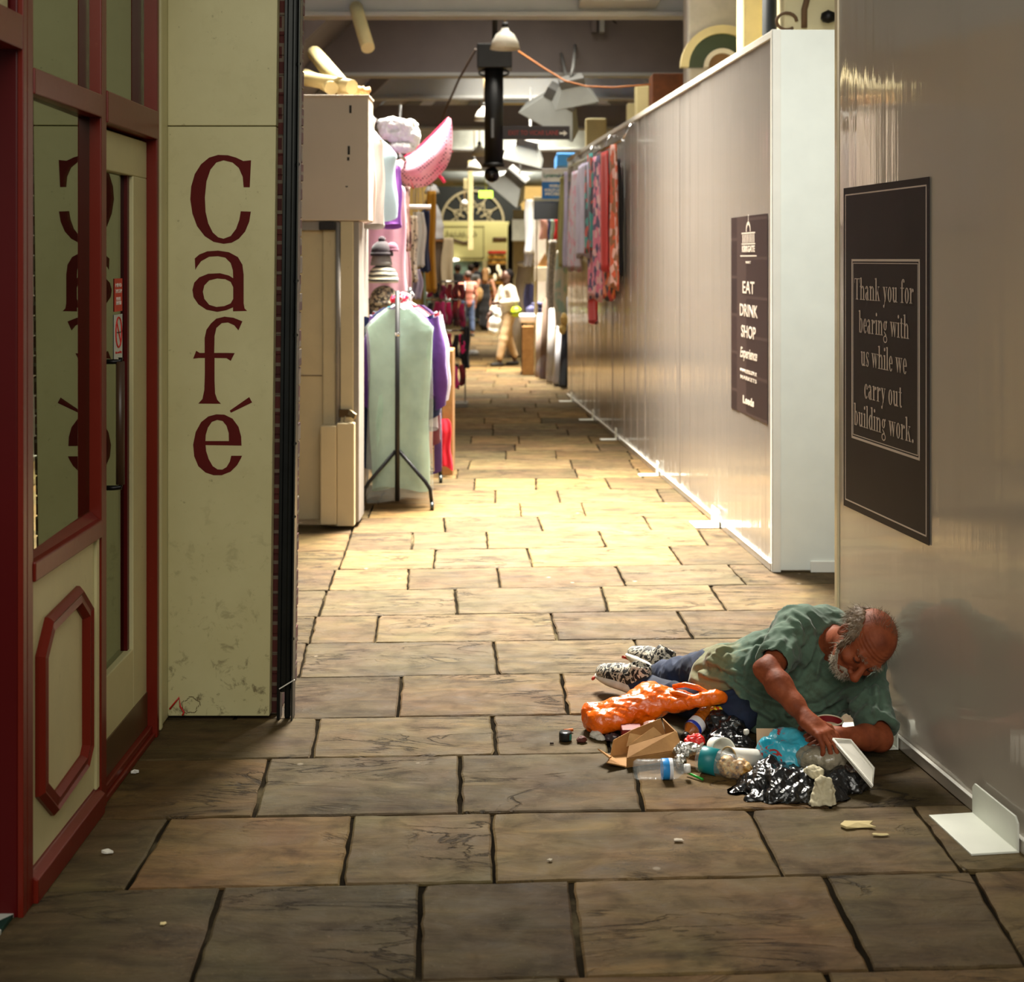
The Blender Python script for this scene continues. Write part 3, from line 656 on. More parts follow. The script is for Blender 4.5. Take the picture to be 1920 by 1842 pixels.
lb('slat_channel', STL, ((x1-.034, 5.12, 0), (x1-.012, 5.16, 3.6)), bevel=.008)
bo = MB()
for z in (.3, .75, 1.02, 1.42, 1.62, 2.05, 2.42):
    bo = MB(); bo.lathe([(0, -.006), (.008, -.004), (.009, 0)], M=frame_M((x1-.006+LEAN*z, 5.112, z), (1, 0, 0), (0, 0, 1)), n=10); bo.build('bolt', STL, sg_)
tg = MB(); tg.beam(P(524, 1292, 5.10), P(552, 1275, 5.08), .006, .004); tag(tg.build('cable_tie', WH), 'white plastic strip caught low down in the black shutter guide', 'strip')
# ================================================================== hoardings of glossy white ribbed panels, right
def m_hoard(name, c, bs=1.0, ior=1.6):
    t = NT(name); v = t.co((2.6, 2.6, .06)); n = t.noise(v, 2.2, 5, .6); v2 = t.co((1, 1, .1)); n2 = t.noise(v2, 26, 2, .5)
    v3 = t.co(); n3 = t.noise(v3, 1.4, 3)
    t.set(Base_Color=t.ramp(n3, [(.3, tuple(x*.94 for x in c[:3])+(1,)), (.7, c)]), Roughness=.4, Specular_IOR_Level=.5, Coat_Weight=1.0, Coat_Roughness=.05, Coat_IOR=ior,
          Normal=t.bump(n2, .12*bs, .002, t.bump(n, .5*bs, .014)), Coat_Normal=t.bump(n2, .12*bs, .002, t.bump(n, .5*bs, .014))); return t.m
HOARD = m_hoard('hoarding_gloss', rgb(152, 145, 138), 1.5, 1.75); HOARDN = m_hoard('hoarding_near', rgb(180, 170, 156), .35, 1.45); PVC = M_plain('white_pvc', rgb(226, 224, 214), .35, 0, .04)
PVCB = M_plain('white_pvc_bracket', rgb(228, 230, 218), .4, 0, .05)
def hx1(Y): return 2.002-.135*Y               # near hoarding's face
def hx2(Y): return 1.999-.0768*Y              # far hoarding's face
def hoarding(name, fx, Ya, Yb, H, n, HOARD):
    w_ = thing(name, None, None, (fx((Ya+Yb)/2)+.02, (Ya+Yb)/2, 0), kind='structure')
    A = Vector((fx(Ya), Ya, 0)); B = Vector((fx(Yb), Yb, 0)); d = (B-A).normalized(); nr = Vector((d.y, -d.x, 0))
    if nr.x < 0: nr = -nr
    L = (B-A).length
    for i in range(n):
        p = A+d*(L*i/n+.0012); q = A+d*(L*(i+1)/n-.0012); j = random.uniform(0, .0022)
        tw = random.uniform(-.011, .011) if n > 10 else random.uniform(-.003, .003); dd = Vector((d.x*math.cos(tw)-d.y*math.sin(tw), d.x*math.sin(tw)+d.y*math.cos(tw), 0)); rn = Vector((dd.y, -dd.x, 0)); rn = rn if rn.x > 0 else -rn
        M = Matrix(((dd.x, rn.x, 0, p.x+nr.x*j), (dd.y, rn.y, 0, p.y+nr.y*j), (0, 0, 1, 0), (0, 0, 0, 1)))
        MB().box((0, 0, .012), ((q-p).length, .035, H), M).build('panel', HOARD, w_, .0015)
    M = Matrix(((d.x, nr.x, 0, A.x), (d.y, nr.y, 0, A.y), (0, 0, 1, 0), (0, 0, 0, 1)))
    MB().box((0, -.012, .002), (L, .04, .040), M).build('base_rail', HOARD, w_, .002)
    MB().box((0, -.014, .040), (L, .0, .0435), M).build('rail_lip', PVC, w_, .001)
    MB().box((-.004, -.008, H-.035), (L+.004, .045, H+.006), M).build('top_rail', PVC, w_, .003)
    return w_, M, L, d, nr
H_ = 2.94
wr, M1, L1, d1, n1 = hoarding('wall_right', hx1, 5.43, 1.2, H_, 4, HOARDN)
MB().box((-.004, -.006, 0), (.03, .05, H_), M1).build('end_strip', M_plain('hoarding_edge', rgb(214, 196, 160), .2), wr, .004)
wr2, M2, L2, d2, n2 = hoarding('wall_right_far', hx2, 7.55, 17.1, H_, 26, HOARD)
we = thing('wall_right_end', None, None, (1.6, 7.55, 0), kind='structure')
xe0, xe1 = hx2(7.54)-.006, 1.80
part('end_panel', M_plain('end_white', rgb(226, 230, 222), .35, 0, .03), we, ((xe0, 7.53, .01), (xe1, 7.57, H_+.006)), bevel=.002)
part('corner_angle', PVC, we, ((xe0-.003, 7.524, 0), (xe0+.045, 7.53, H_+.008)), ((xe0-.003, 7.524, 0), (xe0+.002, 7.575, H_+.008)), bevel=.002)
part('foot_strip', PVC, we, ((1.62, 7.518, 0), (xe1, 7.53, .06)), bevel=.002)
def foot(fx, Yn, label, wd=.145, ln=.28, h=.10, gap=.016):
    a = Vector((fx(Yn)-gap, Yn, 0)); b = Vector((fx(Yn+ln)-gap, Yn+ln, 0)); d = (b-a).normalized(); nr = Vector((-d.y, d.x, 0))
    if nr.x > 0: nr = -nr
    M = Matrix(((nr.x, d.x, 0, a.x), (nr.y, d.y, 0, a.y), (0, 0, 1, .001), (0, 0, 0, 1)))
    t = thing('hoarding_foot', label, 'bracket', a, 'white angle brackets under the hoardings')
    MB().box((0, 0, 0), (wd, ln, .006), M).build('base_plate', PVCB, t, .001)
    up = MB(); up.prism([(0, .006), (ln, .006), (ln, h-.016), (ln-.015, h), (.016, h), (0, h-.016)], .006, M @ frame_M((0, 0, 0), (0, 1, 0), (0, 0, 1)))
    up.build('upright', PVCB, t, .001)
    return t
foot(hx1, 3.965, 'white angle bracket nearest the camera, below the grey thank-you hoarding')
foot(hx1, 4.80, 'white angle bracket beside the left elbow of the lying man')
for Y, lb_ in ((8.75, 'white bracket under the far hoarding just behind its white end panel'), (10.85, 'wide white bracket midway along the foot of the far hoarding'),
               (13.0, 'second white bracket past the middle of the far hoarding'), (14.6, 'third white bracket past the middle of the far hoarding'), (16.5, 'white bracket at the far end of the long hoarding')):
    foot(hx2, Y, lb_, .15, .10 if Y > 9 else .22, .11)
# posters
PB = NT('poster_black'); v = PB.co(); PB.set(Base_Color=PB.ramp(PB.noise(v, 3, 4), [(.3, rgb(40, 33, 35)), (.7, rgb(46, 39, 41))]), Roughness=.5, Specular_IOR_Level=.12)
PTX = M_plain('poster_text', rgb(206, 190, 176), .5, 0, .05)
def poster_frame(fx, Y, z): # local x runs towards the camera along the hoarding, y up, z out of it
    a = Vector((fx(Y+.3), Y+.3, 0)); b = Vector((fx(Y-.3), Y-.3, 0)); d = (b-a).normalized(); up = Vector((0, 0, 1)); o = Vector((fx(Y)-.0015, Y, z))
    return frame_M(o, d, up)
Yc = (5.345+4.59)/2; F1 = poster_frame(hx1, Yc, 1.362); W_ = (5.345-4.59)*math.hypot(1, .135); PH = 1.222
if (F1.to_3x3() @ Vector((0, 0, 1))).x > 0: pass
po = thing('thank_you_poster', 'black poster with cream text thanking visitors, on the near grey hoarding', 'poster', F1.translation)
sg1 = 1 if (F1.to_3x3() @ Vector((0, 0, 1))).x < 0 else -1
def Z(k): return k*sg1*.0008
MB().box((-W_/2, -PH/2, -.001), (W_/2, PH/2, .001), F1).build('sheet', PB.m, po)
def border(mb, F, x0, y0, x1, y1, t, z):
    for lo, hi in (((x0, y0), (x1, y0+t)), ((x0, y1-t), (x1, y1)), ((x0, y0), (x0+t, y1)), ((x1-t, y0), (x1, y1))):
        mb.box((lo[0], lo[1], min(0, z)), (hi[0], hi[1], max(0, z)), F)
bd = MB(); m_ = .018; border(bd, F1, -W_/2+m_, -PH/2+m_*1.4, W_/2-m_, PH/2-m_*1.4, .005, Z(2)); bd.build('outer_border', PTX, po)
xi0, xi1 = -W_/2+(5.345-5.263)*1.01, W_/2-(4.66-4.59)*1.01
bd = MB(); border(bd, F1, xi0, 1.022-1.362, xi1, 1.70-1.362, .0085, Z(2)); border(bd, F1, xi0+.014, 1.036-1.362, xi1-.014, 1.686-1.362, .0028, Z(2)); bd.build('inner_border', PTX, po)
tx = MB()
for s_, py, px0, px1 in (('Thank you for', 552, 1604, 1716), ('bearing with', 616, 1612, 1707), ('us while we', 680, 1616, 1703), ('carry out', 742, 1622, 1694), ('building work.', 800, 1603, 1716)):
    k0, k1 = (px0-HX)/FPX, (px1-HX)/FPX; y0_, y1_ = 2.002/(k0+.135), 2.002/(k1+.135)
    ym = 2.002/((k0+k1)/2+.135); wd = (y0_-y1_)*1.009; zc = EYE-(py-HY)/FPX*ym
    F = F1 @ Matrix.Translation((((5.345+4.59)/2-(y0_+y1_)/2)*1.009, zc-1.362-.026, Z(3)))
    serif_line(tx, s_, F, .112, wd)
tx.build('text', PTX, po)
Y2 = (7.65+8.5)/2; F2 = poster_frame(hx2, Y2, 1.37); W2 = .85*1.003; P2 = 1.165
p2 = thing('market_poster', 'dark brown EAT DRINK SHOP poster on the long far hoarding', 'poster', F2.translation)
pbm = NT('poster_brown'); v = pbm.co(); b3 = pbm.n('ShaderNodeTexBrick'); pbm.l(pbm.co((1, 1, 1), (PI/2, 0, PI/2)), b3.inputs[0]); b3.inputs['Scale'].default_value = 2.2
b3.inputs['Color1'].default_value = rgb(54, 40, 40); b3.inputs['Color2'].default_value = rgb(44, 33, 34); b3.inputs['Mortar'].default_value = rgb(66, 52, 50); pbm.set(Base_Color=b3.outputs[0], Roughness=.45, Specular_IOR_Level=.2)
MB().box((-W2/2, -P2/2, -.001), (W2/2, P2/2, .001), F2).build('sheet', pbm.m, p2)
sg2 = 1 if (F2.to_3x3() @ Vector((0, 0, 1))).x < 0 else -1
PT2 = M_plain('poster_text_pale', rgb(214, 200, 184), .5, 0, .05)
def t2(s_, y, h, wd, bold=.012, shear=0): sans('text', s_, F2 @ Matrix.Translation((0.0, y, .0018*sg2)) @ (Matrix.Identity(4) if sg2 > 0 else Matrix.Diagonal((1, 1, -1, 1))), h, PT2, p2, wd, .0004, bold*h, 'CENTER', shear)
t2('EAT', .16, .10, .28, .015); t2('DRINK', .025, .10, .42, .015); t2('SHOP', -.10, .10, .34, .015); t2('Experience', -.225, .085, .40, .02, .3)
t2('WWW.LEEDS.GOV.UK', -.33, .03, .40); t2('MARKETS', -.37, .03, .38); t2('Leeds', -.50, .06, .26, .04)
t2('KIRKGATE', .388, .05, .30, .04); t2('MARKET', .31, .02, .12)
em = MB()
for x in np.linspace(-.13, .13, 8): em.box((x-.008, .425, -.002), (x+.008, .475, .002), F2)
em.box((-.16, .415, -.002), (.16, .422, .002), F2); em.box((-.16, .478, -.002), (.16, .486, .002), F2); em.box((-.19, .345, -.002), (.19, .352, .002), F2)
for i in range(12):
    a, b = PI*i/12, PI*(i+1)/12
    em.add([F2 @ Vector((.055*math.cos(a), .49+.06*math.sin(a), .002*sg2)), F2 @ Vector((.055*math.cos(b), .49+.06*math.sin(b), .002*sg2)), F2 @ Vector((.04*math.cos(b), .49+.04*math.sin(b), .002*sg2)), F2 @ Vector((.04*math.cos(a), .49+.04*math.sin(a), .002*sg2))], [(0, 1, 2, 3)])
em.beam(F2 @ Vector((0, .55, 0)), F2 @ Vector((0, .59, 0)), .008, .004); em.build('emblem', PT2, p2)
# ================================================================== roof: deep boarded bulkheads, slopes, lamps
GREY = M_plain('roof_grey', rgb(126, 118, 118), .6, 0, .1, 2); GREYL = M_plain('roof_grey_light', rgb(160, 160, 158), .55, 0, .06, 2)
GREYD = M_plain('roof_grey_shaded', rgb(110, 101, 100), .6, 0, .1, 2); CRM = M_plain('market_cream', rgb(214, 200, 150), .5, 0, .1, 4); CRMD = M_plain('market_ochre', rgb(186, 152, 86), .6, 0, .15, 2)
ce = thing('ceiling', None, None, (0, 20, 4), kind='structure')
def bulk(Y, zb, zt, mat, lip=GREYL, x0=-3.2, x1=3.2):
    MB().box((x0, Y, zb), (x1, Y+.12, zt)).build('bulkhead', mat, ce)
    MB().box((x0, Y-.05, zb-.05), (x1, Y+.17, zb)).build('moulding', lip, ce, .01)
bulk(13.0, 4.02, 5.2, GREYL); bulk(17.5, 4.05, 5.6, GREYD); bulk(24.3, 4.02, 4.40, GREYD); bulk(22.6, 4.35, 5.4, GREYL); bulk(28.6, 3.98, 4.5, M_plain('roof_white_lit', rgb(205, 210, 200), .5)); bulk(33.0, 3.85, 4.6, GREY)  # lit and shaded bulkhead faces put into the colour as paler and darker tones
# pitched boarding each side between the bulkheads, and rafters
for y0, y1 in ((12.4, 17.5), (17.6, 24.3), (24.4, 33.0), (33.1, 39.5)):
    MB().add([(-3.2, y0, 3.55), (-3.2, y1, 3.55), (-.75, y1, 5.9), (-.75, y0, 5.9)], [(0, 1, 2, 3)]).build('roof_slope', GREY, ce)
    MB().add([(3.2, y0, 3.7), (3.2, y1, 3.7), (.9, y1, 5.9), (.9, y0, 5.9)], [(0, 1, 2, 3)]).build('roof_slope', GREY, ce)
    for f in (.25, .6):
        y = y0+(y1-y0)*f
        MB().beam((-3.1, y, 3.50), (-.8, y, 5.72), .09, .2).build('rafter', GREYL if f < .5 else GREYD, ce)
        MB().beam((3.1, y, 3.62), (1.0, y, 5.65), .09, .2).build('rafter', GREYL, ce)
for x in (1.0, 1.1): part('post', GREYL if x > 1.05 else GREYD, ce, ((x, 17.38, 4.55), (x+.06, 17.5, 5.6)), bevel=0)
part('service_duct', GREYL, ce, ((.62, 12.6, 4.05), (1.35, 13.0, 4.4)), bevel=.01)
hk = MB(); hk.tube([(1.32, 17.4, 4.9), (1.30, 17.4, 4.75), (1.27, 17.38, 4.68), (1.31, 17.38, 4.66)], .012, 6); tag(hk.build('ceiling_hook', M_plain('black_iron', rgb(22, 20, 18), .4, .6)), 'small iron hook on the dark bulkhead right of the black camera pole', 'hook')
# round timber and cream struts over the left stall
st = MB(); st.tube([P(668, 14, 12.96), P(672, 30, 12.7), P(690, 90, 12.4)], .062, 14); st.build('broken_downpipe', CRM); tag(bpy.data.objects['broken_downpipe'], 'short cream pipe stub hanging from the roof, above the left stall', 'pipe')
# side walls of the arcade beyond the stalls
tag(part('wall_left_far', CRMD, None, ((-3.3, 8.95, 0), (-3.2, 39.5, 3.7)), bevel=0), kind='structure'); tag(part('wall_right_facade', CRM, None, ((2.55, 6.2, 0), (2.65, 39.5, 3.9)), bevel=0), kind='structure')
fac = thing('trim_1', None, None, (2.3, 9, 3), kind='structure')
# cream columns and arched shop fronts rising behind the hoarding
WEA = m_paint('weathered_cream', rgb(212, 200, 160), rgb(84, 60, 36), .3, .5, 2.2)
part('column', WEA, fac, ((1.62, 8.25, 0), (2.05, 8.6, 4.4)), bevel=.02); part('column', WEA, fac, ((2.12, 8.25, 0), (2.5, 8.6, 4.4)), bevel=.02)
part('column', CRM, fac, ((1.60, 9.6, 0), (1.74, 9.9, 4.4)), bevel=.02)
dp = MB(); dp.tube([(1.56, 8.4, 0), (1.56, 8.4, 4.4)], .045, 12); dp.build('drain_pipe', M_plain('dark_pipe', rgb(38, 42, 42), .5), fac)
sc = MB(); c0 = P(1475, 40, 8.24)
sc.tube([c0+Vector((.06*math.cos(a), 0, .05*math.sin(a))) for a in np.linspace(0, 5.4, 14)], .010, 6); sc.tube([P(1508, 52, 8.24), P(1508, 18, 8.22), P(1515, -8, 8.22)], .018, 8); sc.build('scroll_iron', M_plain('rusty_iron', rgb(96, 70, 44), .8), fac)
kn = MB(); kn.lathe([(0, -.03), (.035, -.02), (.045, 0), (.04, .03), (0, .05)], P(1553, 34, 8.2)); kn.build('knob', M_plain('black_iron', rgb(22, 20, 18), .4, .6), fac)
GRN = M_plain('market_green', rgb(38, 58, 34), .4)
ar = thing('trim_2', None, None, (2.2, 12, 3), kind='structure')
cA = P(1352, 128, 12.0)
def archpoly(r0, r1, n=20, a0=0, a1=PI): return [(r1*math.cos(a0+(a1-a0)*i/n), r1*math.sin(a0+(a1-a0)*i/n)) for i in range(n+1)]+[(r0*math.cos(a1-(a1-a0)*i/n), r0*math.sin(a1-(a1-a0)*i/n)) for i in range(n+1)]
MA = frame_M(cA, (1, 0, 0), (0, 0, 1))
MB().prism(archpoly(.29, .36), .1, MA).build('arch_moulding', CRM, ar); MB().prism(archpoly(.16, .29), .05, MA).build('arch_panel', GRN, ar); MB().prism(archpoly(.12, .16), .09, MA).build('inner_moulding', M_plain('off_white', rgb(220, 214, 200), .5), ar); MB().prism(archpoly(.0, .12), .05, MA).build('arch_infill', M_plain('brown_board', rgb(120, 88, 56), .6), ar)
part('wall_block', M_plain('pale_render', rgb(176, 170, 160), .7), ar, ((cA.x-.28, 12.05, 3.2), (cA.x+.9, 12.4, 4.05)), bevel=.02)
tm = thing('timber_box', 'brown timber box on top of the long white hoarding', 'box', P(1260, 160, 13.6))
b_ = P(1222, 178, 13.6); MB().box((b_.x, 13.5, b_.z-.1), (b_.x+.36, 13.9, b_.z+.2)).build('crate', M_plain('timber_brown', rgb(120, 66, 30), .6, 0, .3, 9), tm, .01)
for px, py, Y, wd in ((1205, 205, 16, .16), (1185, 235, 17.4, .12), (1118, 260, 19, .28)):
    q = P(px, py, Y); part('pilaster', CRM, fac, ((q.x-wd/2, Y, 0), (q.x+wd/2, Y+.2, q.z+.28)), bevel=.02)
# lamps
WENA = M_plain('lamp_enamel', rgb(220, 216, 204), .35); BLK = M_plain('matt_black', rgb(18, 18, 20), .45, .2)
ROD = M_plain('lamp_rod', rgb(170, 140, 90), .5)
def bell(px, py, Y, r, label, rod=.5):
    c = P(px, py, Y); t = thing('pendant_lamp', label, 'lamp', c, 'bell lamps along the arcade roof')
    MB().lathe([(.05*r, .0+r*1.45), (.22*r, 1.42*r), (.3*r, 1.2*r), (.62*r, .95*r), (.86*r, .5*r), (1.0*r, 0), (.97*r, 0), (.82*r, .5*r), (.58*r, .9*r), (0, 1.1*r)], c).build('shade', WENA, t)
    MB().lathe([(0, 1.75*r), (.2*r, 1.75*r), (.24*r, 1.42*r), (0, 1.4*r)], c).build('cap', BLK, t)
    MB().tube([c+Vector((0, 0, 1.7*r)), c+Vector((0, 0, 1.7*r+rod))], .012, 6).build('rod', ROD, t)
    MB().lathe([(0, .12*r), (.28*r, .2*r), (.34*r, .5*r), (.15*r, .85*r), (0, .9*r)], c, n=14).build('bulb', M_plain('bulb_glass', rgb(240, 236, 220), .2), t)
bell(947, 92, 14.2, .155, 'large bell lamp in front of the black camera pole', 1.2)
bell(908, 226, 22.0, .16, 'bell lamp half hidden behind the black camera pole')
bell(889, 320, 28.0, .155, 'bell lamp left of the black dome camera', .9)
bell(899, 292, 26.2, .15, 'bell lamp just above and behind the black pole', .9)
# dome camera on a drop pole, with the exit sign
cp = thing('camera_pole', 'black drop pole with dome camera hanging over the arcade', 'camera pole', P(926, 130, 15))
a_ = P(895, 85, 15); b_ = P(960, 130, 15)
part('junction_box', BLK, cp, ((a_.x, 14.85, b_.z), (b_.x, 15.15, a_.z)), bevel=.01)
t_ = P(926, 128, 15); u_ = P(926, 308, 15)
MB().tube([t_, u_], .102, 20).build('tube', BLK, cp); MB().tube([a_+Vector((.19, 0, 0)), a_+Vector((.19, 0, 1.2))], .03, 10).build('drop_rod', BLK, cp)
MB().tube([u_+Vector((0, 0, .01)), u_+Vector((0, 0, -.035))], .118, 20).build('collar', BLK, cp); MB().tube([u_, u_+Vector((0, 0, -.12))], .022, 8).build('stem', BLK, cp)
d_ = P(922, 328, 15); MB().lathe([(.084*math.sin(PI*i/12), .084*math.cos(PI*i/12)) for i in range(13)], d_).build('dome', M_plain('smoked_dome', rgb(16, 14, 18), .12), cp)
for s_ in (-1, 1): MB().tube([t_+Vector((s_*(.09+.07*math.sin(x)), 0, -.02-.03*(1-math.cos(x)))) for x in np.linspace(0, PI, 8)], .012, 6).build('loop_bracket', BLK, cp)
part('latch_plate', M_plain('grey_metal', rgb(110, 110, 112), .4, .6), cp, (tuple(P(921, 258, 14.895)), tuple(P(926, 222, 14.9)+Vector((0, .01, 0)))), bevel=0)
es = thing('exit_sign', 'dark sign with red lettering reading exit to Vicar Lane, beside the black pole', 'sign', P(1006, 250, 15))
a_ = P(942, 262, 15); b_ = P(1068, 237, 15)
part('sign_board', M_plain('sign_brown', rgb(34, 20, 20), .4), es, ((a_.x, 14.96, a_.z), (b_.x, 15.02, b_.z)), bevel=.004)
sans('lettering', 'EXIT TO VICAR LANE', frame_M(P(1000, 249.5, 14.955), (1, 0, 0), (0, 0, 1)), .068, M_plain('sign_red', rgb(150, 50, 44), .5), es, .54, .001, .001)
aw = P(1057, 250, 14.955); MB().prism([(-.045, -.01), (0, -.01), (0, -.03), (.04, 0), (0, .03), (0, .01), (-.045, .01)], .003, frame_M(aw, (1, 0, 0), (0, 0, 1))).build('arrow', WH, es)
cb = MB(); cb.tube([P(892, 92, 15), P(860, 150, 15.4), P(838, 200, 15.8), P(826, 232, 16), (-.885, 15.3, 2.53)], .014, 6); tag(cb.build('power_cable', M_plain('brown_cable', rgb(92, 76, 66), .6)), 'thin brown cable running down left from the black camera pole', 'cable')
cb = MB(); cb.tube([P(972, 96, 15), P(1020, 128, 14.8), P(1060, 152, 14.6), P(1100, 162, 14.3), P(1150, 164, 14.0), P(1226, 158, 13.7)], .010, 6); tag(cb.build('orange_cable', M_plain('orange_cable', rgb(196, 118, 50), .6)), 'orange cable sagging from the black pole to the timber box', 'cable')
# square reflector hoods on the right
HOOD = M_plain('hood_white', rgb(150, 153, 150), .45, 0, .05); HOODG = M_plain('hood_grey', rgb(104, 104, 102), .5)
def hood(px, py, Y, s, label, ry, hang):
    c = P(px, py, Y); t = thing('reflector_hood', label, 'lamp', c, 'square reflector hoods along the right of the roof')
    R = Matrix.Translation(c) @ Matrix.Rotation(ry, 4, 'Y') @ Matrix.Rotation(.35, 4, 'X')
    a = [(-.5, -.42, -.25), (.5, -.42, -.25), (.5, .42, -.25), (-.5, .42, -.25), (-.26, -.24, .16), (.26, -.24, .16), (.26, .24, .16), (-.26, .24, .16)]
    m = MB(); m.add([R @ Vector((x*s, y*s, z*s)) for x, y, z in a], [(0, 1, 5, 4), (1, 2, 6, 5), (2, 3, 7, 6), (3, 0, 4, 7), (4, 5, 6, 7)]); m.build('hood', HOOD, t, .004, solid=.012)
    MB().box((-.28*s, -.26*s, .16*s), (.28*s, .26*s, .34*s), R).build('gear_box', HOODG, t, .008)
    MB().tube([R @ Vector((0, 0, .33*s)), R @ Vector((0, 0, .34*s))+Vector((.03, .1, .12)), Vector(hang)], .02, 8).build('bracket', HOODG, t)
    return t
hood(1042, 205, 16.5, .72, 'largest white reflector hood, above the exit sign', .5, (.62, 17.52, 4.3)); hood(985, 282, 22, .62, 'white reflector hood below the exit sign', .25, (.3, 22.62, 4.5)); hood(958, 345, 29, .85, 'grey reflector hood right of the black dome', .7, (.1, 28.7, 4.2)); hood(1075, 172, 15.8, .5, 'upper reflector hood near the orange cable', -.2, (.8, 17.52, 4.4))
dk = MB(); q = P(830, 334, 36); r_ = P(1000, 334, 36); dk.tube([q-Vector((.8, 0, 0)), r_+Vector((1.2, 0, 0))], .22, 20); tag(dk.build('air_duct', M_plain('galvanised', rgb(170, 174, 170), .35, .6)), 'round galvanised duct crossing the far end of the arcade', 'duct')
# ================================================================== far end: arched shop front
YF = 38.0
wf = thing('wall_back', None, None, (0, YF, 0), kind='structure')
kf = FPX/YF
MB().box((-3.3, YF+.1, 0), (2.65, YF+.3, 6)).build('plaster', CRMD, wf)
def fa(px, py, Y=YF): return P(px, py, Y)
ca_ = fa(886, 416); MFa = frame_M(ca_, (1, 0, 0), (0, 0, 1))
MB().prism(archpoly(0, 1.40), -.12, MFa).build('arch_recess', M_plain('arch_dark', rgb(12, 16, 11), .6), wf)
fl_ = MB()
fl_.prism(archpoly(.82, .88), .08, MFa); 
for a in np.linspace(0, PI, 7)[1:-1]: fl_.beam(MFa @ Vector((.25*math.cos(a), .25*math.sin(a), .03)), MFa @ Vector((0.83*math.cos(a), 0.83*math.sin(a), .03)), .04, .04, (0, -1, 0))
for a in np.linspace(0, PI, 7)[:-1]:
    b = a+PI/6; fl_.beam(MFa @ Vector((.62*math.cos(a), .62*math.sin(a), .03)), MFa @ Vector((.38*math.cos(b), .38*math.sin(b), .03)), .035, .035, (0, -1, 0)); fl_.beam(MFa @ Vector((.38*math.cos(a), .38*math.sin(a), .03)), MFa @ Vector((.62*math.cos(b), .62*math.sin(b), .03)), .035, .035, (0, -1, 0))
fl_.beam(MFa @ Vector((-.88, 0, .03)), MFa @ Vector((.88, 0, .03)), .06, .06, (0, -1, 0))
fl_.build('fanlight_tracery', M_plain('tracery', rgb(170, 156, 120), .6), wf)
a_ = fa(795, 490); b_ = fa(958, 416)
FAS = M_plain('fascia_cream', rgb(216, 208, 140), .5, 0, .06, 2)
part('fascia', FAS, wf, ((a_.x, YF-.12, a_.z), (b_.x, YF, b_.z)), bevel=.01)
sg = MB()
for k, (px, w_) in enumerate(((838, 5), (846, 3), (853, 6), (862, 4), (869, 5), (878, 3), (890, 5))): q = fa(px, 439+(k % 3), YF-.13); sg.tube([q+Vector((-.03*w_/4, 0, -.09)), q+Vector((.01, 0, .10-.02*(k % 2))), q+Vector((.03*w_/4, 0, -.07)), q+Vector((.06, 0, .02))], .012, 5)
sg.build('fascia_script', M_plain('script_olive', rgb(130, 120, 76), .6), wf)
bo_ = MB(); q0, q1 = fa(830, 452, YF-.13), fa(908, 454, YF-.13); bo_.tube([q0, fa(850, 450, YF-.14), fa(870, 456, YF-.14), fa(886, 452, YF-.14)], .045, 6); bo_.tube([fa(924, 448, YF-.14), fa(950, 448, YF-.14)], .05, 6); bo_.build('fascia_motif', M_plain('motif_brown', rgb(96, 70, 44), .6), wf)
bp = MB(); border(bp, frame_M(fa(0, 0, YF-.125)-fa(0, 0, YF-.125), (1, 0, 0), (0, 0, 1)) @ Matrix.Translation((0, 0, -(YF-.125)*-1)) if False else Matrix(((1, 0, 0, 0), (0, 0, 1, YF-.14), (0, 1, 0, 0), (0, 0, 0, 1))), fa(800, 485).x, fa(800, 485).z, fa(908, 424).x, fa(908, 424).z, .03, .02); bp.build('fascia_panel_moulding', M_plain('moulding_olive', rgb(150, 140, 90), .6), wf)
part('shop_opening', M_plain('shop_interior', rgb(150, 178, 160), .5), wf, ((fa(795, 600).x, YF-.02, 0), (fa(908, 600).x, YF+.05, a_.z)), bevel=0)
part('shop_pier', CRM, wf, ((fa(905, 600).x, YF-.12, 0), (fa(914, 600).x, YF, a_.z)), ((fa(949, 600).x, YF-.12, 0), (fa(957, 600).x, YF, a_.z)), bevel=0)
part('display_back', M_plain('display_dark', rgb(60, 44, 24), .6), wf, ((fa(914, 600).x, YF-.02, 0), (fa(949, 600).x, YF+.05, a_.z)), bevel=0)
lp = MB(); lp.lathe([(0, -.05), (.12, -.03), (.14, .02), (0, .05)], fa(852, 487, YF-.3)); tag(lp.build('round_lamp', M_emit('warm_bulb', (1, .95, .8, 1), 3)), 'small glowing round lamp under the far shop fascia', 'lamp')
# lit produce shelves of the far shop, each shelf a thing
shc = [rgb(220, 30, 20), rgb(232, 178, 70), rgb(238, 176, 72), rgb(150, 110, 40), rgb(210, 150, 40), rgb(196, 160, 60), rgb(206, 120, 50), rgb(190, 90, 40)]
for i, py in enumerate((474, 483, 493, 520, 531, 541, 549, 556)):
    q = fa(932, py, YF-.35-.03*i); m = MB()
    rr2 = random.Random(i)
    t = thing('produce_shelf', 'lit fruit shelf of the far shop, %s' % ['top one with red goods', 'second from top with yellow goods', 'third from top with yellow goods', 'in the dark middle, upper', 'in the dark middle, lower', 'third from the bottom', 'second from the bottom', 'lowest one, orange goods'][i], 'shelf', q, 'produce shelves in the far shop')
    MB().box((q.x-.24, q.y-.1, q.z-.05), (q.x+.24, q.y+.3, q.z-.03)).build('board', M_plain('timber_pale', rgb(190, 150, 90), .6), t)
    for k in range(9): x = q.x-.21+k*.0525; m.lathe([(.045*math.sin(PI*j/5), .045*math.cos(PI*j/5)) for j in range(6)], (x, q.y-.05+rr2.uniform(0, .08), q.z+.01), n=8)
    o = m.build('produce', M_plain('produce_%d' % i, shc[i], .5, 0, .3, 12), t); o['kind'] = 'stuff'
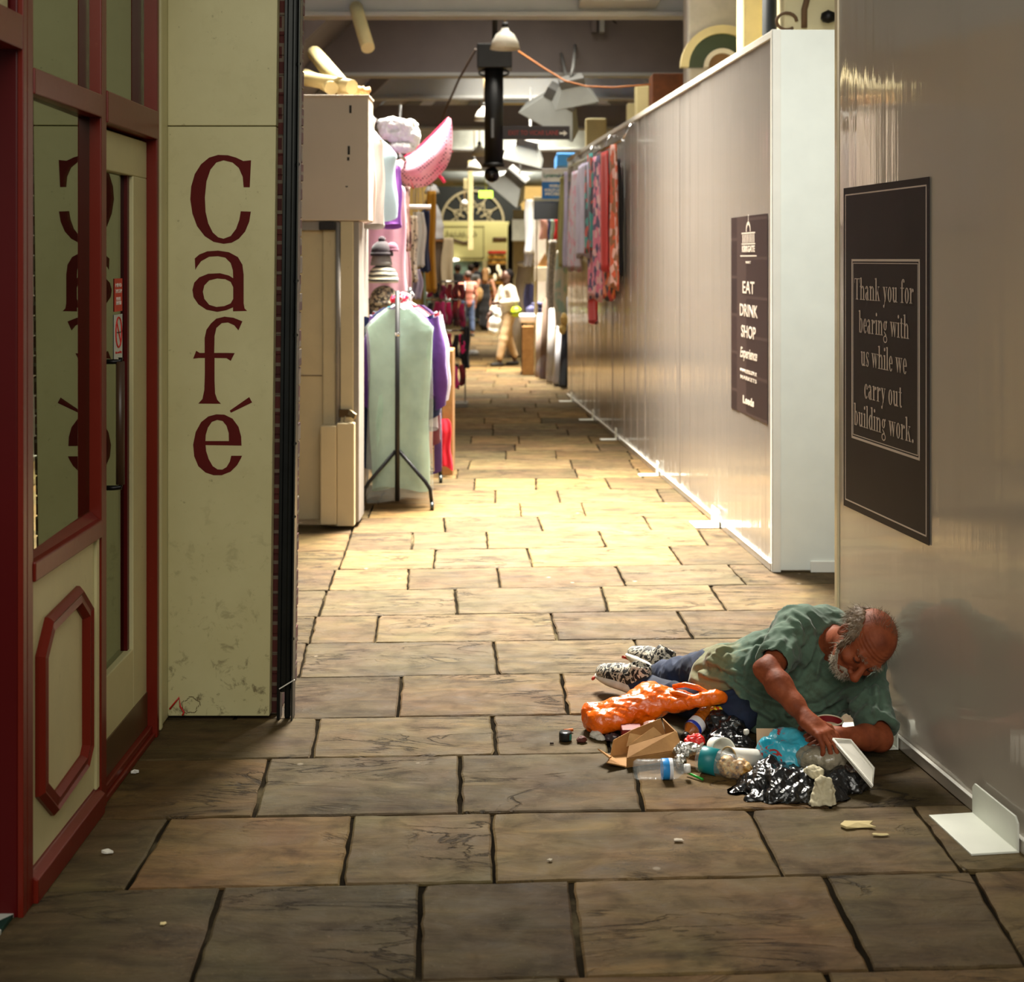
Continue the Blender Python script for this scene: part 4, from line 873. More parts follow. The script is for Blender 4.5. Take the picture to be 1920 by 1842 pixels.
for i, (px, py, r) in enumerate(((914, 509, .075), (934, 503, .05), (938, 512, .045), (928, 520, .042))):
    m = MB(); m.lathe([(0, .11*r/.1), (.6*r, .09), (r, 0), (.6*r, -.08), (0, -.1*r/.1)], fa(px, py, YF-.55), n=14)
    tag(m.build('globe_lamp', M_emit('globe_warm', (1, .86, .55, 1), 1.1)), ['large glowing globe at the left of the far fruit display', 'upper right glowing globe over the far fruit display', 'small glowing globe right of centre over the far fruit', 'lowest glowing globe over the far fruit'][i], 'lamp', 'globe lamps over the far fruit display')
sg = thing('green_exit_sign', 'glowing yellow-green exit sign under the far roof', 'sign', fa(910, 364, 35)); a_, b_ = fa(898, 371, 35), fa(924, 358, 35)
part('light_box', M_emit('exit_green', (.62, .95, .10, 1), 2.6), sg, ((a_.x, 34.95, a_.z), (b_.x, 35.03, b_.z)), bevel=.01)
MB().tube([((a_.x+b_.x)/2, 35, b_.z-.02), ((a_.x+b_.x)/2, 34.9, 3.9), ((a_.x+b_.x)/2, 33.1, 3.95)], .015, 6).build('hanger_rod', ROD, sg)
# cream shopping-arcade post in mid air line (sign post with finial)
sp = thing('cream_post', 'slender cream post with a white globe hanging in front of the far arch', 'post', (fa(882, 600, 31).x, 31, 0))
x_ = fa(882, 500, 31).x
part('shaft', CRM, sp, ((x_-.055, 30.95, 1.9), (x_+.055, 31.05, 3.9)), ((x_-.03, 31.0, 3.84), (x_+.03, 33.05, 3.9)), bevel=.01)
part('bracket', CRM, sp, ((x_-.16, 30.97, 3.25), (x_-.02, 31.03, 3.5)), bevel=.02)
lg = MB(); q = fa(871, 381, 31); lg.lathe([(.075*math.sin(PI*j/8), .075*math.cos(PI*j/8)) for j in range(9)], q, n=16); lg.build('globe', M_plain('white_globe', rgb(240, 240, 235), .2), sp)
MB().tube([q, q+Vector((-.0, 0, .3))], .012, 6).build('globe_rod', ROD, sp)
# black downpipe and boxed shop corner at the right of the far end
dp = thing('black_downpipe', 'black downpipe bending down at the right of the far shop', 'pipe', (fa(958, 600, 36).x, 36, 0))
MB().tube([fa(990, 405, 34), fa(960, 415, 35.5), fa(957, 425, 36), fa(957, 600, 36)], .07, 8).build('pipe', BLK, dp)
tag(part('wall_far_right_shop', M_plain('far_shop_front', rgb(150, 138, 104), .6), None, ((fa(962, 600, 34).x, 33.9, 0), (1.6, 34.1, 2.9)), bevel=0), kind='structure')
tag(part('trim_3', M_plain('far_box', rgb(186, 190, 180), .5), None, ((fa(960, 450, 33.5).x, 33.4, fa(960, 452, 33.5).z), (fa(983, 450, 33.5).x+.3, 33.9, fa(960, 412, 33.5).z)), bevel=.01), kind='structure')
# ================================================================== man lying on his left side at the foot of the hoarding
V3 = lambda *a: np.array(a, float)
def unit(v): v = np.array(v, float); return v/np.linalg.norm(v)
def m_skin(name, a, b, c):
    t = NT(name); v = t.co(); n = t.noise(v, 14, 5, .6); n2 = t.noise(v, 90, 4, .6)
    t.set(Base_Color=t.ramp(n, [(.3, a), (.52, b), (.75, c)]), Roughness=.62, Specular_IOR_Level=.25, Subsurface_Weight=.06, Subsurface_Radius=(.012, .004, .002), Normal=t.bump(n2, .25, .003)); return t.m
SKIN = m_skin('weathered_skin', rgb(106, 50, 28), rgb(136, 68, 39), rgb(158, 86, 54))
def strands(name, o, n, ln, wd, flow, mat, parent, keep=None, jit=.5, seed=0):
    me = o.data; nv = len(me.vertices); co = np.empty(nv*3, np.float32); me.vertices.foreach_get('co', co); co = co.reshape(-1, 3).astype(float)
    no = np.empty(nv*3, np.float32); me.vertices.foreach_get('normal', no); no = no.reshape(-1, 3).astype(float)
    r = np.random.default_rng(seed); ok = np.arange(nv) if keep is None else np.nonzero(keep(co, no))[0]
    pick = r.choice(ok, n); p = co[pick]+r.normal(0, .001, (n, 3)); d = no[pick]*.55+flow(p)+r.normal(0, jit*.5, (n, 3)); d /= np.linalg.norm(d, axis=1, keepdims=True)
    L = ln*r.uniform(.5, 1.2, (n, 1)); s = np.cross(d, r.normal(0, 1, (n, 3))); s /= np.linalg.norm(s, axis=1, keepdims=True); s *= wd
    dr = np.array([0, 0, -1.0])*.25+flow(p)*.3; p0 = p-no[pick]*.003; p1 = p0+d*L*.5; p2 = p1+(d+dr)*L*.5
    v = np.stack([p0-s, p0+s, p1-s*.8, p1+s*.8, p2-s*.2, p2+s*.2], 1).reshape(-1, 3)
    b = np.arange(n)[:, None]*6; f = np.concatenate([b+[0, 1, 3, 2], b+[2, 3, 5, 4]])
    return npmesh(name, v, f, mat, parent)
def creases(v, n, seed, freq, planes=7):
    """sharp folds of crushed sheet: summed tilted triangle waves"""
    r = np.random.default_rng(seed); h = np.zeros(len(v))
    w = np.stack([nz(v, freq*.5, seed+i, 2) for i in range(3)], 1)-.5; p = v+w*(.55/freq)
    for i in range(planes):
        d = unit(r.normal(0, 1, 3)); t = p@d*freq*r.uniform(.6, 1.5)+r.uniform(0, 1); h += np.abs(t % 1-.5)*2-.5
    return h/planes
man = thing('person', 'bald bearded man in green t-shirt lying on his side against the hoarding', 'person', (1.0, 5.0, 0))
Hc = V3(1.208, 4.75, .383); F_ = unit((-.22, -.75, -.62)); C_x = np.array((.62, -.58, .53)); C_x = unit(C_x-F_*(C_x@F_)); L_ = np.cross(C_x, F_)
RH = np.stack([L_, F_, C_x])
def hp(l, f, c): return Hc+l*L_+f*F_+c*C_x
Rs, Re, Rw = V3(1.02, 4.975, .36), V3(.879, 4.76, .287), V3(.975, 4.585, .176)
Ls, Le, Lw = V3(1.237, 4.93, .25), V3(1.252, 4.72, .068), V3(1.088, 4.615, .112)
b = Field((.66, 4.43, 0.0), (1.37, 5.30, .56), .0032)
# trunk and neck
b.ell((.80, 5.15, .14), (.10, .11, .10), k=.04).ell((.93, 5.08, .17), (.12, .11, .13), k=.05).ell((1.07, 5.02, .24), (.12, .105, .14), k=.05).ell((1.13, 5.0, .30), (.11, .09, .11), k=.05)
b.cap((1.14, 4.96, .31), hp(0, -.035, -.055), .062, .056, k=.03)
# skull, face
b.ell(hp(0, -.014, .036), (.080, .099, .084), RH, k=.0).ell(hp(0, .026, -.034), (.064, .066, .088), RH, k=.03).ell(hp(0, .046, -.086), (.044, .044, .036), RH, k=.03)
b.cap(hp(-.04, .077, .022), hp(-.008, .086, .018), .013, .012, k=.014).cap(hp(.04, .077, .022), hp(.008, .086, .018), .013, .012, k=.014)
for s_ in (-1, 1):
    b.ell(hp(s_*.032, .100, .000), (.019, .017, .013), RH, k=.012, sub=True); b.ell(hp(s_*.032, .078, -.001), (.0145, .0145, .0125), RH, k=.006)
    b.ell(hp(s_*.044, .062, -.034), (.023, .024, .018), RH, k=.02)
    b.ell(hp(s_*.084, -.012, -.012), (.011, .021, .035), RH, k=.006); b.ell(hp(s_*.094, -.006, -.008), (.006, .010, .020), RH, k=.004, sub=True)
    b.ell(hp(s_*.015, .104, -.046), (.010, .012, .009), RH, k=.008)
b.cap(hp(0, .088, .010), hp(0, .124, -.036), .008, .014, k=.012).ell(hp(0, .124, -.042), (.0155, .013, .012), RH, k=.008)
b.cap(hp(-.022, .086, -.072), hp(0, .096, -.069), .006, .008, k=.006).cap(hp(.022, .086, -.072), hp(0, .096, -.069), .006, .008, k=.006).cap(hp(-.018, .084, -.084), hp(.018, .084, -.084), .008, k=.006)
b.cap(hp(-.026, .098, -.077), hp(.026, .098, -.077), .004, k=.004, sub=True)
# right arm (bare below the sleeve), forearm bulk, wrist
b.cap(Rs, Re, .050, .040, k=.02); fm = Re+(Rw-Re)*.32+V3(-.004, -.004, .004)
b.cap(Re, fm, .042, .043, k=.02).cap(fm, Re+(Rw-Re)*.7, .043, .032, k=.02).cap(Re+(Rw-Re)*.7, Rw, .032, .026, k=.02)
b.ell(Re+V3(-.026, .012, .004), (.022, .022, .022), k=.02)
# left arm resting on its elbow
b.cap(Ls, Le, .050, .040, k=.02); fm = Le+(Lw-Le)*.35
b.cap(Le, fm, .042, .041, k=.02).cap(fm, Lw, .041, .026, k=.02)
def hand(fld, w, d, nrm, fingers, thumb, k=.006):
    """w wrist, d hand direction, nrm back of hand; fingers: (sideways, lengths, curl)"""
    d = unit(d); nrm = unit(np.array(nrm)-d*(np.array(nrm)@d)); s_ = np.cross(d, nrm)
    R = np.stack([s_, d, nrm]); pc = w+d*.045
    fld.rbox(pc, (.038, .046, .015), R, .013, .014); fld.cap(w, w+d*.03, .026, .026, k=.02)
    for off, lens, curl in fingers:
        p = w+d*.085+s_*off+nrm*.002; a = curl[0]; rr_ = .0095; fld.ell(p, (.0105, .0105, .0105), k=.008)
        for i, l_ in enumerate(lens):
            dd = d*math.cos(a)-nrm*math.sin(a)+s_*off*1.2; q = p+unit(dd)*l_; fld.cap(p, q, rr_, rr_-.001, k=.003); p = q; rr_ -= .0008; a += curl[1]
    p = w+d*.02+s_*thumb[0]*.03
    for l_, dv in zip((.042, .032, .026), thumb[1]):
        q = p+unit(d*dv[0]+s_*dv[1]*thumb[0]+nrm*dv[2])*l_; fld.cap(p, q, .0125, .0105, k=.006); p = q
hand(b, Rw, (.40, -.60, -.24), (.2, -.35, .9), [(-.030, (.032, .022, .018), (.45, .45)), (-.010, (.038, .026, .02), (.35, .5)), (.010, (.036, .025, .02), (.45, .5)), (.030, (.030, .02, .016), (.6, .5))], (-1, [(.7, .6, -.2), (.9, .1, -.4), (.9, 0, -.4)]))
hand(b, Lw, (-.80, -.32, .02), (.1, -.45, .85), [(-.029, (.032, .022, .018), (.5, .6)), (-.010, (.038, .026, .02), (.55, .6)), (.010, (.036, .025, .02), (.6, .6)), (.028, (.030, .02, .016), (.7, .6))], (1, [(.6, .7, -.1), (.9, .2, -.3), (.95, 0, -.3)]))
def facewr(v, n):
    d = v-Hc; f = d@F_; c = d@C_x; l = d@L_
    w_ = np.exp(-((c-.055)/.03)**2)*np.exp(-((f-.08)/.05)**2)
    return .0012*np.sin(c*520+np.sin(l*60)*.8)*w_+.0016*(nz(v, 60, 3)-.5)
body = b.build('body', SKIN, man, 1, facewr)
# facial details
DK = M_plain('eye_line', rgb(44, 22, 16), .6); GRYH = M_plain('grey_hair', rgb(140, 128, 110), .7, 0, .35, 40); HAIRB = M_plain('brown_grey_hair', rgb(104, 82, 60), .7, 0, .4, 40)
for s_ in (-1, 1):
    m = MB(); m.tube([hp(s_*(.032-.015), .0885, -.004), hp(s_*(.032-.006), .0925, -.0065), hp(s_*(.032+.006), .0915, -.0065), hp(s_*(.032+.014), .0855, -.003)], .0016, 6); m.build('eyelashes', DK, man)
m = MB(); m.tube([hp(-.024, .087, -.077), hp(-.01, .0955, -.0765), hp(.01, .0955, -.0765), hp(.024, .087, -.077)], .0016, 6); m.build('mouth_line', DK, man)
def onhead(co, c0, rad):
    d = (co-Hc)@RH.T; return ((d-np.array(c0))**2/np.array(rad)**2).sum(1) < 1
flow_d = lambda p: np.tile(-C_x*.7, (len(p), 1))
hf = Field(Hc-.17, Hc+.17, .004)
for s_ in (-1, 1): hf.ell(hp(s_*.070, -.030, .022), (.020, .062, .044), RH, k=.02).cap(hp(s_*.076, .030, .012), hp(s_*.070, .036, -.05), .010, .008, k=.012)
hf.ell(hp(0, -.090, .005), (.070, .026, .068), RH, k=.02)
hair = hf.build('hair', HAIRB, man, 1, lambda v, n: .010*(nz(v, (70, 70, 70), 5, 3, True)-.45))
hair2 = strands('hair_strands', hair, 2600, .030, .0007, flow_d, GRYH, hair, None, .8, 1)
bf = Field(Hc-.17, Hc+.17, .0032)
bf.ell(hp(0, .046, -.094), (.050, .049, .034), RH, k=.015)
for s_ in (-1, 1): bf.cap(hp(s_*.040, .058, -.082), hp(s_*.062, .022, -.045), .013, .010, k=.012).cap(hp(s_*.006, .100, -.060), hp(s_*.030, .085, -.076), .0075, .006, k=.004)
beard = bf.build('beard', GRYH, man, 1, lambda v, n: .007*(nz(v, 110, 8, 3, True)-.5))
strands('beard_strands', beard, 1800, .013, .0006, lambda p: np.tile(-C_x*.5+F_*.2, (len(p), 1)), M_plain('white_hair', rgb(178, 168, 150), .7, 0, .3, 40), beard, None, .8, 2)
strands('eyebrows', body, 260, .012, .0007, lambda p: np.tile(F_*.1+C_x*.2, (len(p), 1)), GRYH, man, lambda co, no: (onhead(co, (.034, .085, .024), (.026, .03, .007)) | onhead(co, (-.034, .085, .024), (.026, .03, .007))), .7, 4)
strands('crown_wisps', body, 420, .022, .0005, lambda p: np.tile(-F_*.6, (len(p), 1)), HAIRB, man, lambda co, no: onhead(co, (0, -.04, .10), (.075, .06, .04)), .6, 5)
# t-shirt
tsm = NT('green_tshirt'); v = tsm.co(); n = tsm.noise(v, 4.5, 6, .62, .4); n2 = tsm.noise(v, 60, 3)
c = tsm.ramp(n, [(.3, rgb(62, 82, 68)), (.55, rgb(82, 106, 88)), (.8, rgb(98, 118, 96))])
sx = tsm.n('ShaderNodeSeparateXYZ'); tc = tsm.n('ShaderNodeTexCoord'); tsm.l(tc.outputs['Object'], sx.inputs[0])
dirt = tsm.ramp(tsm.math('ADD', sx.outputs[0], tsm.math('MULTIPLY', tsm.noise(v, 6, 5, .65), .35)), [(.95, 1), (1.22, 0)])
c = tsm.mix(tsm.math('MULTIPLY', dirt, .75), c, rgb(128, 122, 84)); st_ = tsm.ramp(tsm.noise(v, 9, 6, .65, .6), [(.55, 0), (.68, .6)])
c = tsm.mix(st_, c, rgb(58, 60, 42)); tsm.set(Base_Color=c, Roughness=.9, Sheen_Weight=.15, Normal=tsm.bump(n2, .2, .003)); TEE = tsm.m
ts = Field((.60, 4.62, 0.0), (1.36, 5.34, .56), .0045)
ts.ell((.795, 5.15, .137), (.135, .135, .122), k=.05).ell((.93, 5.08, .165), (.15, .14, .160), k=.06).ell((1.06, 5.025, .235), (.145, .13, .172), k=.06).ell((1.13, 5.02, .305), (.125, .105, .130), k=.05)
ts.ell((1.03, 4.975, .355), (.088, .085, .085), k=.05).ell((1.19, 4.965, .22), (.10, .10, .11), k=.05).ell((1.245, 4.935, .25), (.075, .078, .085), k=.04)
ts.cap(P(1352, 1236, 5.06), P(1428, 1334, 4.985), .055, .06, k=.05)
ts.cap((.88, 5.03, .06), (1.02, 4.99, .07), .075, .075, k=.06).cap((1.02, 4.97, .10), (1.2, 4.93, .15), .06, .06, k=.06)
def sleeve(a, e_, frac, r0, r1):
    d = e_-a; end = a+d*frac; ts.cap(a, end, r0, r1, k=.04)
    u = unit(d); R = np.stack([np.cross(u, unit(np.cross(u, [0, 0, 1]))), unit(np.cross(u, [0, 0, 1])), u])
    ts.rbox(end+u*(r1*.35+.10), (r1*1.3, r1*1.3, .10), R, .004, .006, sub=True); ts.cap(end-u*.035, end+u*.1, r1*.80, r1*.82, k=.004, sub=True)
sleeve(Rs, Re, .74, .074, .062); sleeve(Ls, Le, .82, .072, .066)
ts.cap((1.145, 4.955, .315), hp(0, -.035, -.055), .066, .060, k=.02, sub=True) ; 
cn = unit(hp(0, -.035, -.055)-V3(1.145, 4.955, .315)); cc_ = V3(1.147, 4.94, .317); e1 = unit(np.cross(cn, [0, 0, 1])); e2 = np.cross(cn, e1)
for i in range(20): ts.cap(cc_+(e1*math.cos(i*PI/10)+e2*math.sin(i*PI/10))*.078, cc_+(e1*math.cos((i+1)*PI/10)+e2*math.sin((i+1)*PI/10))*.078, .011, k=.008)
ax = unit(V3(1.13, 4.98, .30)-V3(.80, 5.15, .12))
FOLDS = [([(1546,1200),(1536,1237),(1529,1272)],1), ([(1529,1201),(1511,1237),(1493,1269)],1), ([(1640,1262),(1624,1276),(1578,1306),(1536,1329),(1480,1338)],1.5), ([(1380,1276),(1415,1304),(1458,1318),(1500,1322)],1.3), ([(1315,1262),(1360,1276),(1388,1300),(1410,1325),(1447,1347)],1.4),
    ([(1476,1155),(1497,1173),(1504,1205)],.8), ([(1486,1150),(1515,1166),(1529,1195)],.8), ([(1345,1216),(1394,1200),(1440,1192)],1), ([(1328,1238),(1359,1255),(1385,1262)],1), ([(1592,1335),(1607,1318),(1626,1288)],1), ([(1555,1318),(1592,1288),(1610,1270)],1.1), ([(1420,1215),(1400,1250),(1395,1275)],.8), ([(1365,1225),(1352,1245),(1348,1262)],.7), ([(1640,1290),(1645,1315),(1640,1340)],.8), ([(1470,1200),(1455,1215),(1440,1222)],.7)]
def drawn(v, n):
    px = HX+v[:, 0]/v[:, 1]*FPX; py = HY-(v[:, 2]-EYE)/v[:, 1]*FPX; out = np.zeros(len(v)); fc = np.clip(-n[:, 1]*2+.3, 0, 1)
    for pts, k in FOLDS:
        d = np.full(len(v), 1e6)
        for (ax_, ay), (bx, by) in zip(pts[:-1], pts[1:]):
            L2 = (bx-ax_)**2+(by-ay)**2; t = np.clip(((px-ax_)*(bx-ax_)+(py-ay)*(by-ay))/L2, 0, 1); d = np.minimum(d, np.hypot(px-ax_-t*(bx-ax_), py-ay-t*(by-ay)))
        out += k*(np.exp(-(d/5.0)**2)-.75*np.exp(-((d-9.5)/5.0)**2))
    return .009*out*fc
def folds(v, n):
    d = v-V3(.95, 5.05, .18); a = d@ax; u1 = unit(np.cross(ax, [0, -1, .3])); u2 = np.cross(ax, u1)
    p = np.stack([a, d@u1, d@u2], 1); p[:, 1] += .25*np.sin(a*7)*.12
    f1 = nz(p, (4.5, 17, 17), 21, 2, True)-.6; q = np.stack([d@unit([.6, 0, .8]), d@unit([.8, 0, -.6]), d[:, 1]], 1); f2 = nz(q, (26, 7, 12), 33, 2, True)-.6
    w = np.clip((v[:, 0]-.86)/.15, 0, 1)
    f1 = np.sign(f1)*np.abs(f1)**.8; f3 = creases(v, n, 77, 7.5, 6)
    return .020*f1+.014*f2*(.4+.6*w)+.008*f3+drawn(v, n)+.003*(nz(v, 45, 2)-.5)
tee = ts.build('tshirt', TEE, man, 2, folds)
# jeans
jm = NT('blue_jeans'); v = jm.co(); jm.set(Base_Color=jm.ramp(jm.noise(v, 7, 5, .6), [(.3, rgb(14, 20, 36)), (.7, rgb(30, 46, 78))]), Roughness=.85, Normal=jm.bump(jm.noise(v, 130, 2), .2, .002))
jf = Field((.40, 4.80, 0.0), (.98, 5.82, .36), .0055)
jf.ell((.80, 5.15, .125), (.105, .11, .098), k=.05)
jf.chain([(.80, 5.10, .125), (.812, 4.965, .072), (.66, 5.11, .070), (.515, 5.285, .062)], [.075, .058, .056, .050], k=.03)
jf.chain([(.745, 5.20, .155), (.645, 5.36, .088), (.59, 5.50, .060)], [.080, .062, .046], k=.03)
jf.cap((.51, 5.285, .060), (.50, 5.295, .060), .054, .054, k=.01)
jeans = jf.build('jeans', jm.m, man, 2, lambda v, n: .016*(nz(v, (16, 16, 20), 9, 2, True)-.6))
# trainers
sh = NT('camo_trainer'); v = sh.co(); sh.set(Base_Color=sh.ramp(sh.noise(v, 34, 2, .5, 1.2), [(.44, rgb(24, 22, 22)), (.47, rgb(196, 188, 170)), (.56, rgb(206, 200, 184)), (.58, rgb(30, 28, 28))], 'CONSTANT'), Roughness=.7)
SOLE = M_plain('trainer_sole', rgb(206, 200, 188), .6, 0, .15, 30); REDS = M_plain('trainer_red', rgb(190, 60, 40), .6); LACE = M_plain('trainer_lace', rgb(222, 216, 200), .8)
def trainer(heel, toe, up):
    heel = V3(*heel); d = unit(V3(*toe)-heel); up = unit(V3(*up)-d*(V3(*up)@d)); s_ = np.cross(d, up); R = np.stack([d, s_, up]); ln = .275
    q = lambda a, b_, c_: heel+d*a+s_*b_+up*c_
    lo, hi = np.minimum(heel, heel+d*ln)-.11, np.maximum(heel, heel+d*ln)+.11; lo[2] = max(lo[2], .001)
    f = Field(lo, hi, .0035)
    f.ell(q(.055, 0, .042), (.054, .040, .052), R, k=.02).ell(q(.13, 0, .036), (.075, .042, .046), R, k=.03).ell(q(.205, 0, .026), (.068, .046, .036), R, k=.03).cap(q(.06, 0, .05), q(.05, 0, .078), .040, .042, k=.02).cap(q(.05, 0, .075), q(.045, 0, .2), .032, .036, k=.004, sub=True)
    up_ = f.build('shoe_upper', sh.m, man, 1)
    g = Field(lo, hi, .0035); g.ell(q(.060, 0, .006), (.064, .043, .022), R, k=.02).ell(q(.195, 0, .006), (.084, .049, .019), R, k=.02).ell(q(.13, 0, .006), (.09, .042, .020), R, k=.03)
    g.build('shoe_sole', SOLE, up_, 1)
    m = MB(); m.tube([q(.0, .035, -.012), q(-.008, 0, -.012), q(.0, -.035, -.012)], .007, 8); m.tube([q(.27, .03, -.008), q(.285, 0, -.006), q(.27, -.03, -.008)], .006, 8); m.build('sole_trim', REDS, up_)
    m = MB()
    for i in range(5): x = .105+i*.02; z = .083-i*.010; m.tube([q(x, -.026, z-.012), q(x+.004, 0, z+.004), q(x, .026, z-.012)], .0035, 6)
    m.build('laces', LACE, up_)
trainer((.520, 5.265, .048), (.372, 5.43, .055), (.50, -.50, .62))
trainer((.605, 5.49, .050), (.50, 5.70, .052), (.55, -.2, .8))
# ================================================================== litter on the flagstones
def lump(name, blobs, mat, parent=None, seed=1, amp=.02, freq=14, h=.005, floor_z=.002, smooth=1, k=.03, fine=1.0):
    """crushed bag or cloth: smooth union of (centre, radii) blobs with folds, resting on the ground"""
    C = np.array([b_[0] for b_ in blobs], float); Rr = np.array([b_[1] if hasattr(b_[1], '__len__') else (b_[1],)*3 for b_ in blobs], float)
    f = Field((C-Rr).min(0)-.03, (C+Rr).max(0)+.03, h)
    for c, r in zip(C, Rr): f.ell(c, r, k=k)
    o = f.build(name, mat, parent, smooth, lambda v, n: amp*1.35*creases(v, n, seed, freq)+amp*.5*fine*creases(v, n, seed+9, freq*2.3, 5)+amp*.2*fine*creases(v, n, seed+19, freq*5, 5))
    for q in o.data.vertices:
        if q.co.z < floor_z: q.co.z = floor_z
    return o
def W(px, py, Y): return tuple(P(px, py, Y))
def m_bag(name, c, rough=.22, spec=.6, c2=None, alpha=1, bs=26, bstr=.5):
    t = NT(name); v = t.co(); n = t.noise(v, 7, 4); t.set(Base_Color=t.ramp(n, [(.3, c), (.7, c2 or c)]), Roughness=rough, Specular_IOR_Level=spec, Coat_Weight=.35, Coat_Roughness=.08, Alpha=alpha, Normal=t.bump(t.noise(v, bs, 4, .6, 1.2), bstr, .01)); return t.m
ORANGE = m_bag('orange_plastic', rgb(232, 92, 8), .25, .5, rgb(246, 118, 14)); BLACKP = m_bag('black_plastic', rgb(14, 14, 16), .2, .7, rgb(22, 22, 24))
ob = lump('orange_carrier_bag', [(W(1128, 1346, 5.0), (.068, .075, .058)), (W(1160, 1340, 5.0), (.06, .07, .055)), (W(1198, 1326, 5.02), (.075, .075, .06)), (W(1235, 1312, 5.03), (.07, .06, .055)), (W(1222, 1298, 5.08), (.05, .05, .035)),
    (W(1275, 1316, 4.99), (.06, .045, .034)), (W(1312, 1312, 4.965), (.05, .035, .024)), (W(1340, 1308, 4.95), (.034, .022, .016))], ORANGE, None, 4, .036, 9, .0042, fine=.6, smooth=0)
tag(ob, 'bright orange plastic carrier bag heaped in front of the lying man', 'bag')
m = MB(); m.tube([W(1262, 1288, 5.02), W(1285, 1284, 5.0), W(1308, 1290, 4.98), W(1326, 1300, 4.965), W(1334, 1308, 4.96)], [.008, .010, .011, .010, .008], 8); m.tube([W(1250, 1300, 5.0), W(1272, 1300, 4.97), W(1300, 1309, 4.95), W(1326, 1310, 4.945)], [.006, .009, .009, .006], 8); m.build('bag_handle', ORANGE, ob)
tag(lump('white_tissue', [(W(1116, 1380, 4.93), (.022, .02, .02)), (W(1128, 1386, 4.90), (.014, .012, .010))], M_plain('tissue_white', rgb(206, 202, 190), .9), None, 3, .010, 40, .003), 'small white tissue poking out under the left end of the orange bag', 'tissue')
tag(lump('dark_wrapper', [(W(1148, 1384, 4.90), (.030, .02, .016)), (W(1160, 1394, 4.88), (.016, .012, .009))], M_plain('wrapper_dark', rgb(58, 44, 48), .4, 0, .5, 30), None, 5, .010, 36, .003), 'dark crumpled wrapper under the front edge of the orange bag', 'wrapper')
tag(part('red_carton', M_plain('carton_red', rgb(120, 20, 18), .5), None, ((W(1166, 1388, 4.86)[0], 4.86, .002), (W(1204, 1388, 4.86)[0], 4.93, .05)), bevel=.003), 'dark red carton between the orange bag and the cardboard box', 'carton')
tag(lump('clear_wrapper', [(W(1222, 1368, 4.86), (.035, .03, .03))], m_bag('clear_wrap', rgb(206, 170, 160), .2, .5, None, .55), None, 8, .012, 30, .004), 'crinkled clear wrapper above the cardboard box', 'wrapper')
# open cardboard carton
KRAFT = NT('kraft_card'); v = KRAFT.co(); KRAFT.set(Base_Color=KRAFT.ramp(KRAFT.noise(v, 12, 5), [(.3, rgb(150, 106, 56)), (.7, rgb(178, 132, 76))]), Roughness=.8, Normal=KRAFT.bump(KRAFT.noise(v, 50, 4), .2, .003)); KRAFT = KRAFT.m
A = G(1172, 1442); B = G(1282, 1424); d_ = (B-A).normalized(); n_ = Vector((-d_.y, d_.x, 0)); Lb = (B-A).length
MC = Matrix(((d_.x, n_.x, 0, A.x), (d_.y, n_.y, 0, A.y), (0, 0, 1, .003), (0, 0, 0, 1)))
cbx = thing('cardboard_box', 'torn brown cardboard box lying open before the orange bag', 'box', A)
def panel(name, pts, th=.004, mat=KRAFT, par=cbx, M=MC):
    p = [Vector(q) for q in pts]; nn = (p[1]-p[0]).cross(p[2]-p[0]).normalized()*th; n = len(p)
    vs = [M @ q for q in p]+[M @ (q+nn) for q in p]
    return MB().add(vs, [tuple(range(n))[::-1], tuple(range(n, 2*n))]+[(i, (i+1) % n, n+(i+1) % n, n+i) for i in range(n)]).build(name, mat, par)
panel('base', [(0, 0, 0), (Lb, 0, 0), (Lb, .10, 0), (0, .11, 0)])
panel('front_panel', [(0.005, 0, .002), (Lb, 0, .002), (Lb-.01, -.012, .036), (.0, -.010, .034)]); panel('front_upper_fold', [(0, -.010, .034), (Lb-.01, -.012, .036), (Lb-.012, .035, .082), (.03, .03, .058)])
panel('back_panel', [(0, .11, .002), (Lb, .10, .002), (Lb-.02, .125, .10), (.10, .13, .075), (.02, .125, .05)]); panel('end_panel', [(Lb, 0, .002), (Lb, .10, .002), (Lb-.015, .12, .10), (Lb-.012, .03, .08)])
panel('torn_flap', [(0, .0, .002), (0, .10, .002), (-.06, .085, .042), (-.045, .03, .028), (-.065, .01, .022)]); panel('torn_flap', [(.02, .03, .056), (.16, .035, .076), (.14, .06, .098), (.09, .052, .078), (.05, .062, .088)])
def axisM(a, b):
    a = Vector(a); b = Vector(b); z = (b-a).normalized(); x = z.cross(Vector((0, 0, 1))).normalized(); y = z.cross(x); return Matrix(((x.x, y.x, z.x, a.x), (x.y, y.y, z.y, a.y), (x.z, y.z, z.z, a.z), (0, 0, 0, 1))), (b-a).length
PETM = M_film('clear_pet', rgb(226, 232, 232), .17, .06, 40, .5); CAPW = M_plain('cap_white', rgb(226, 226, 222), .4)
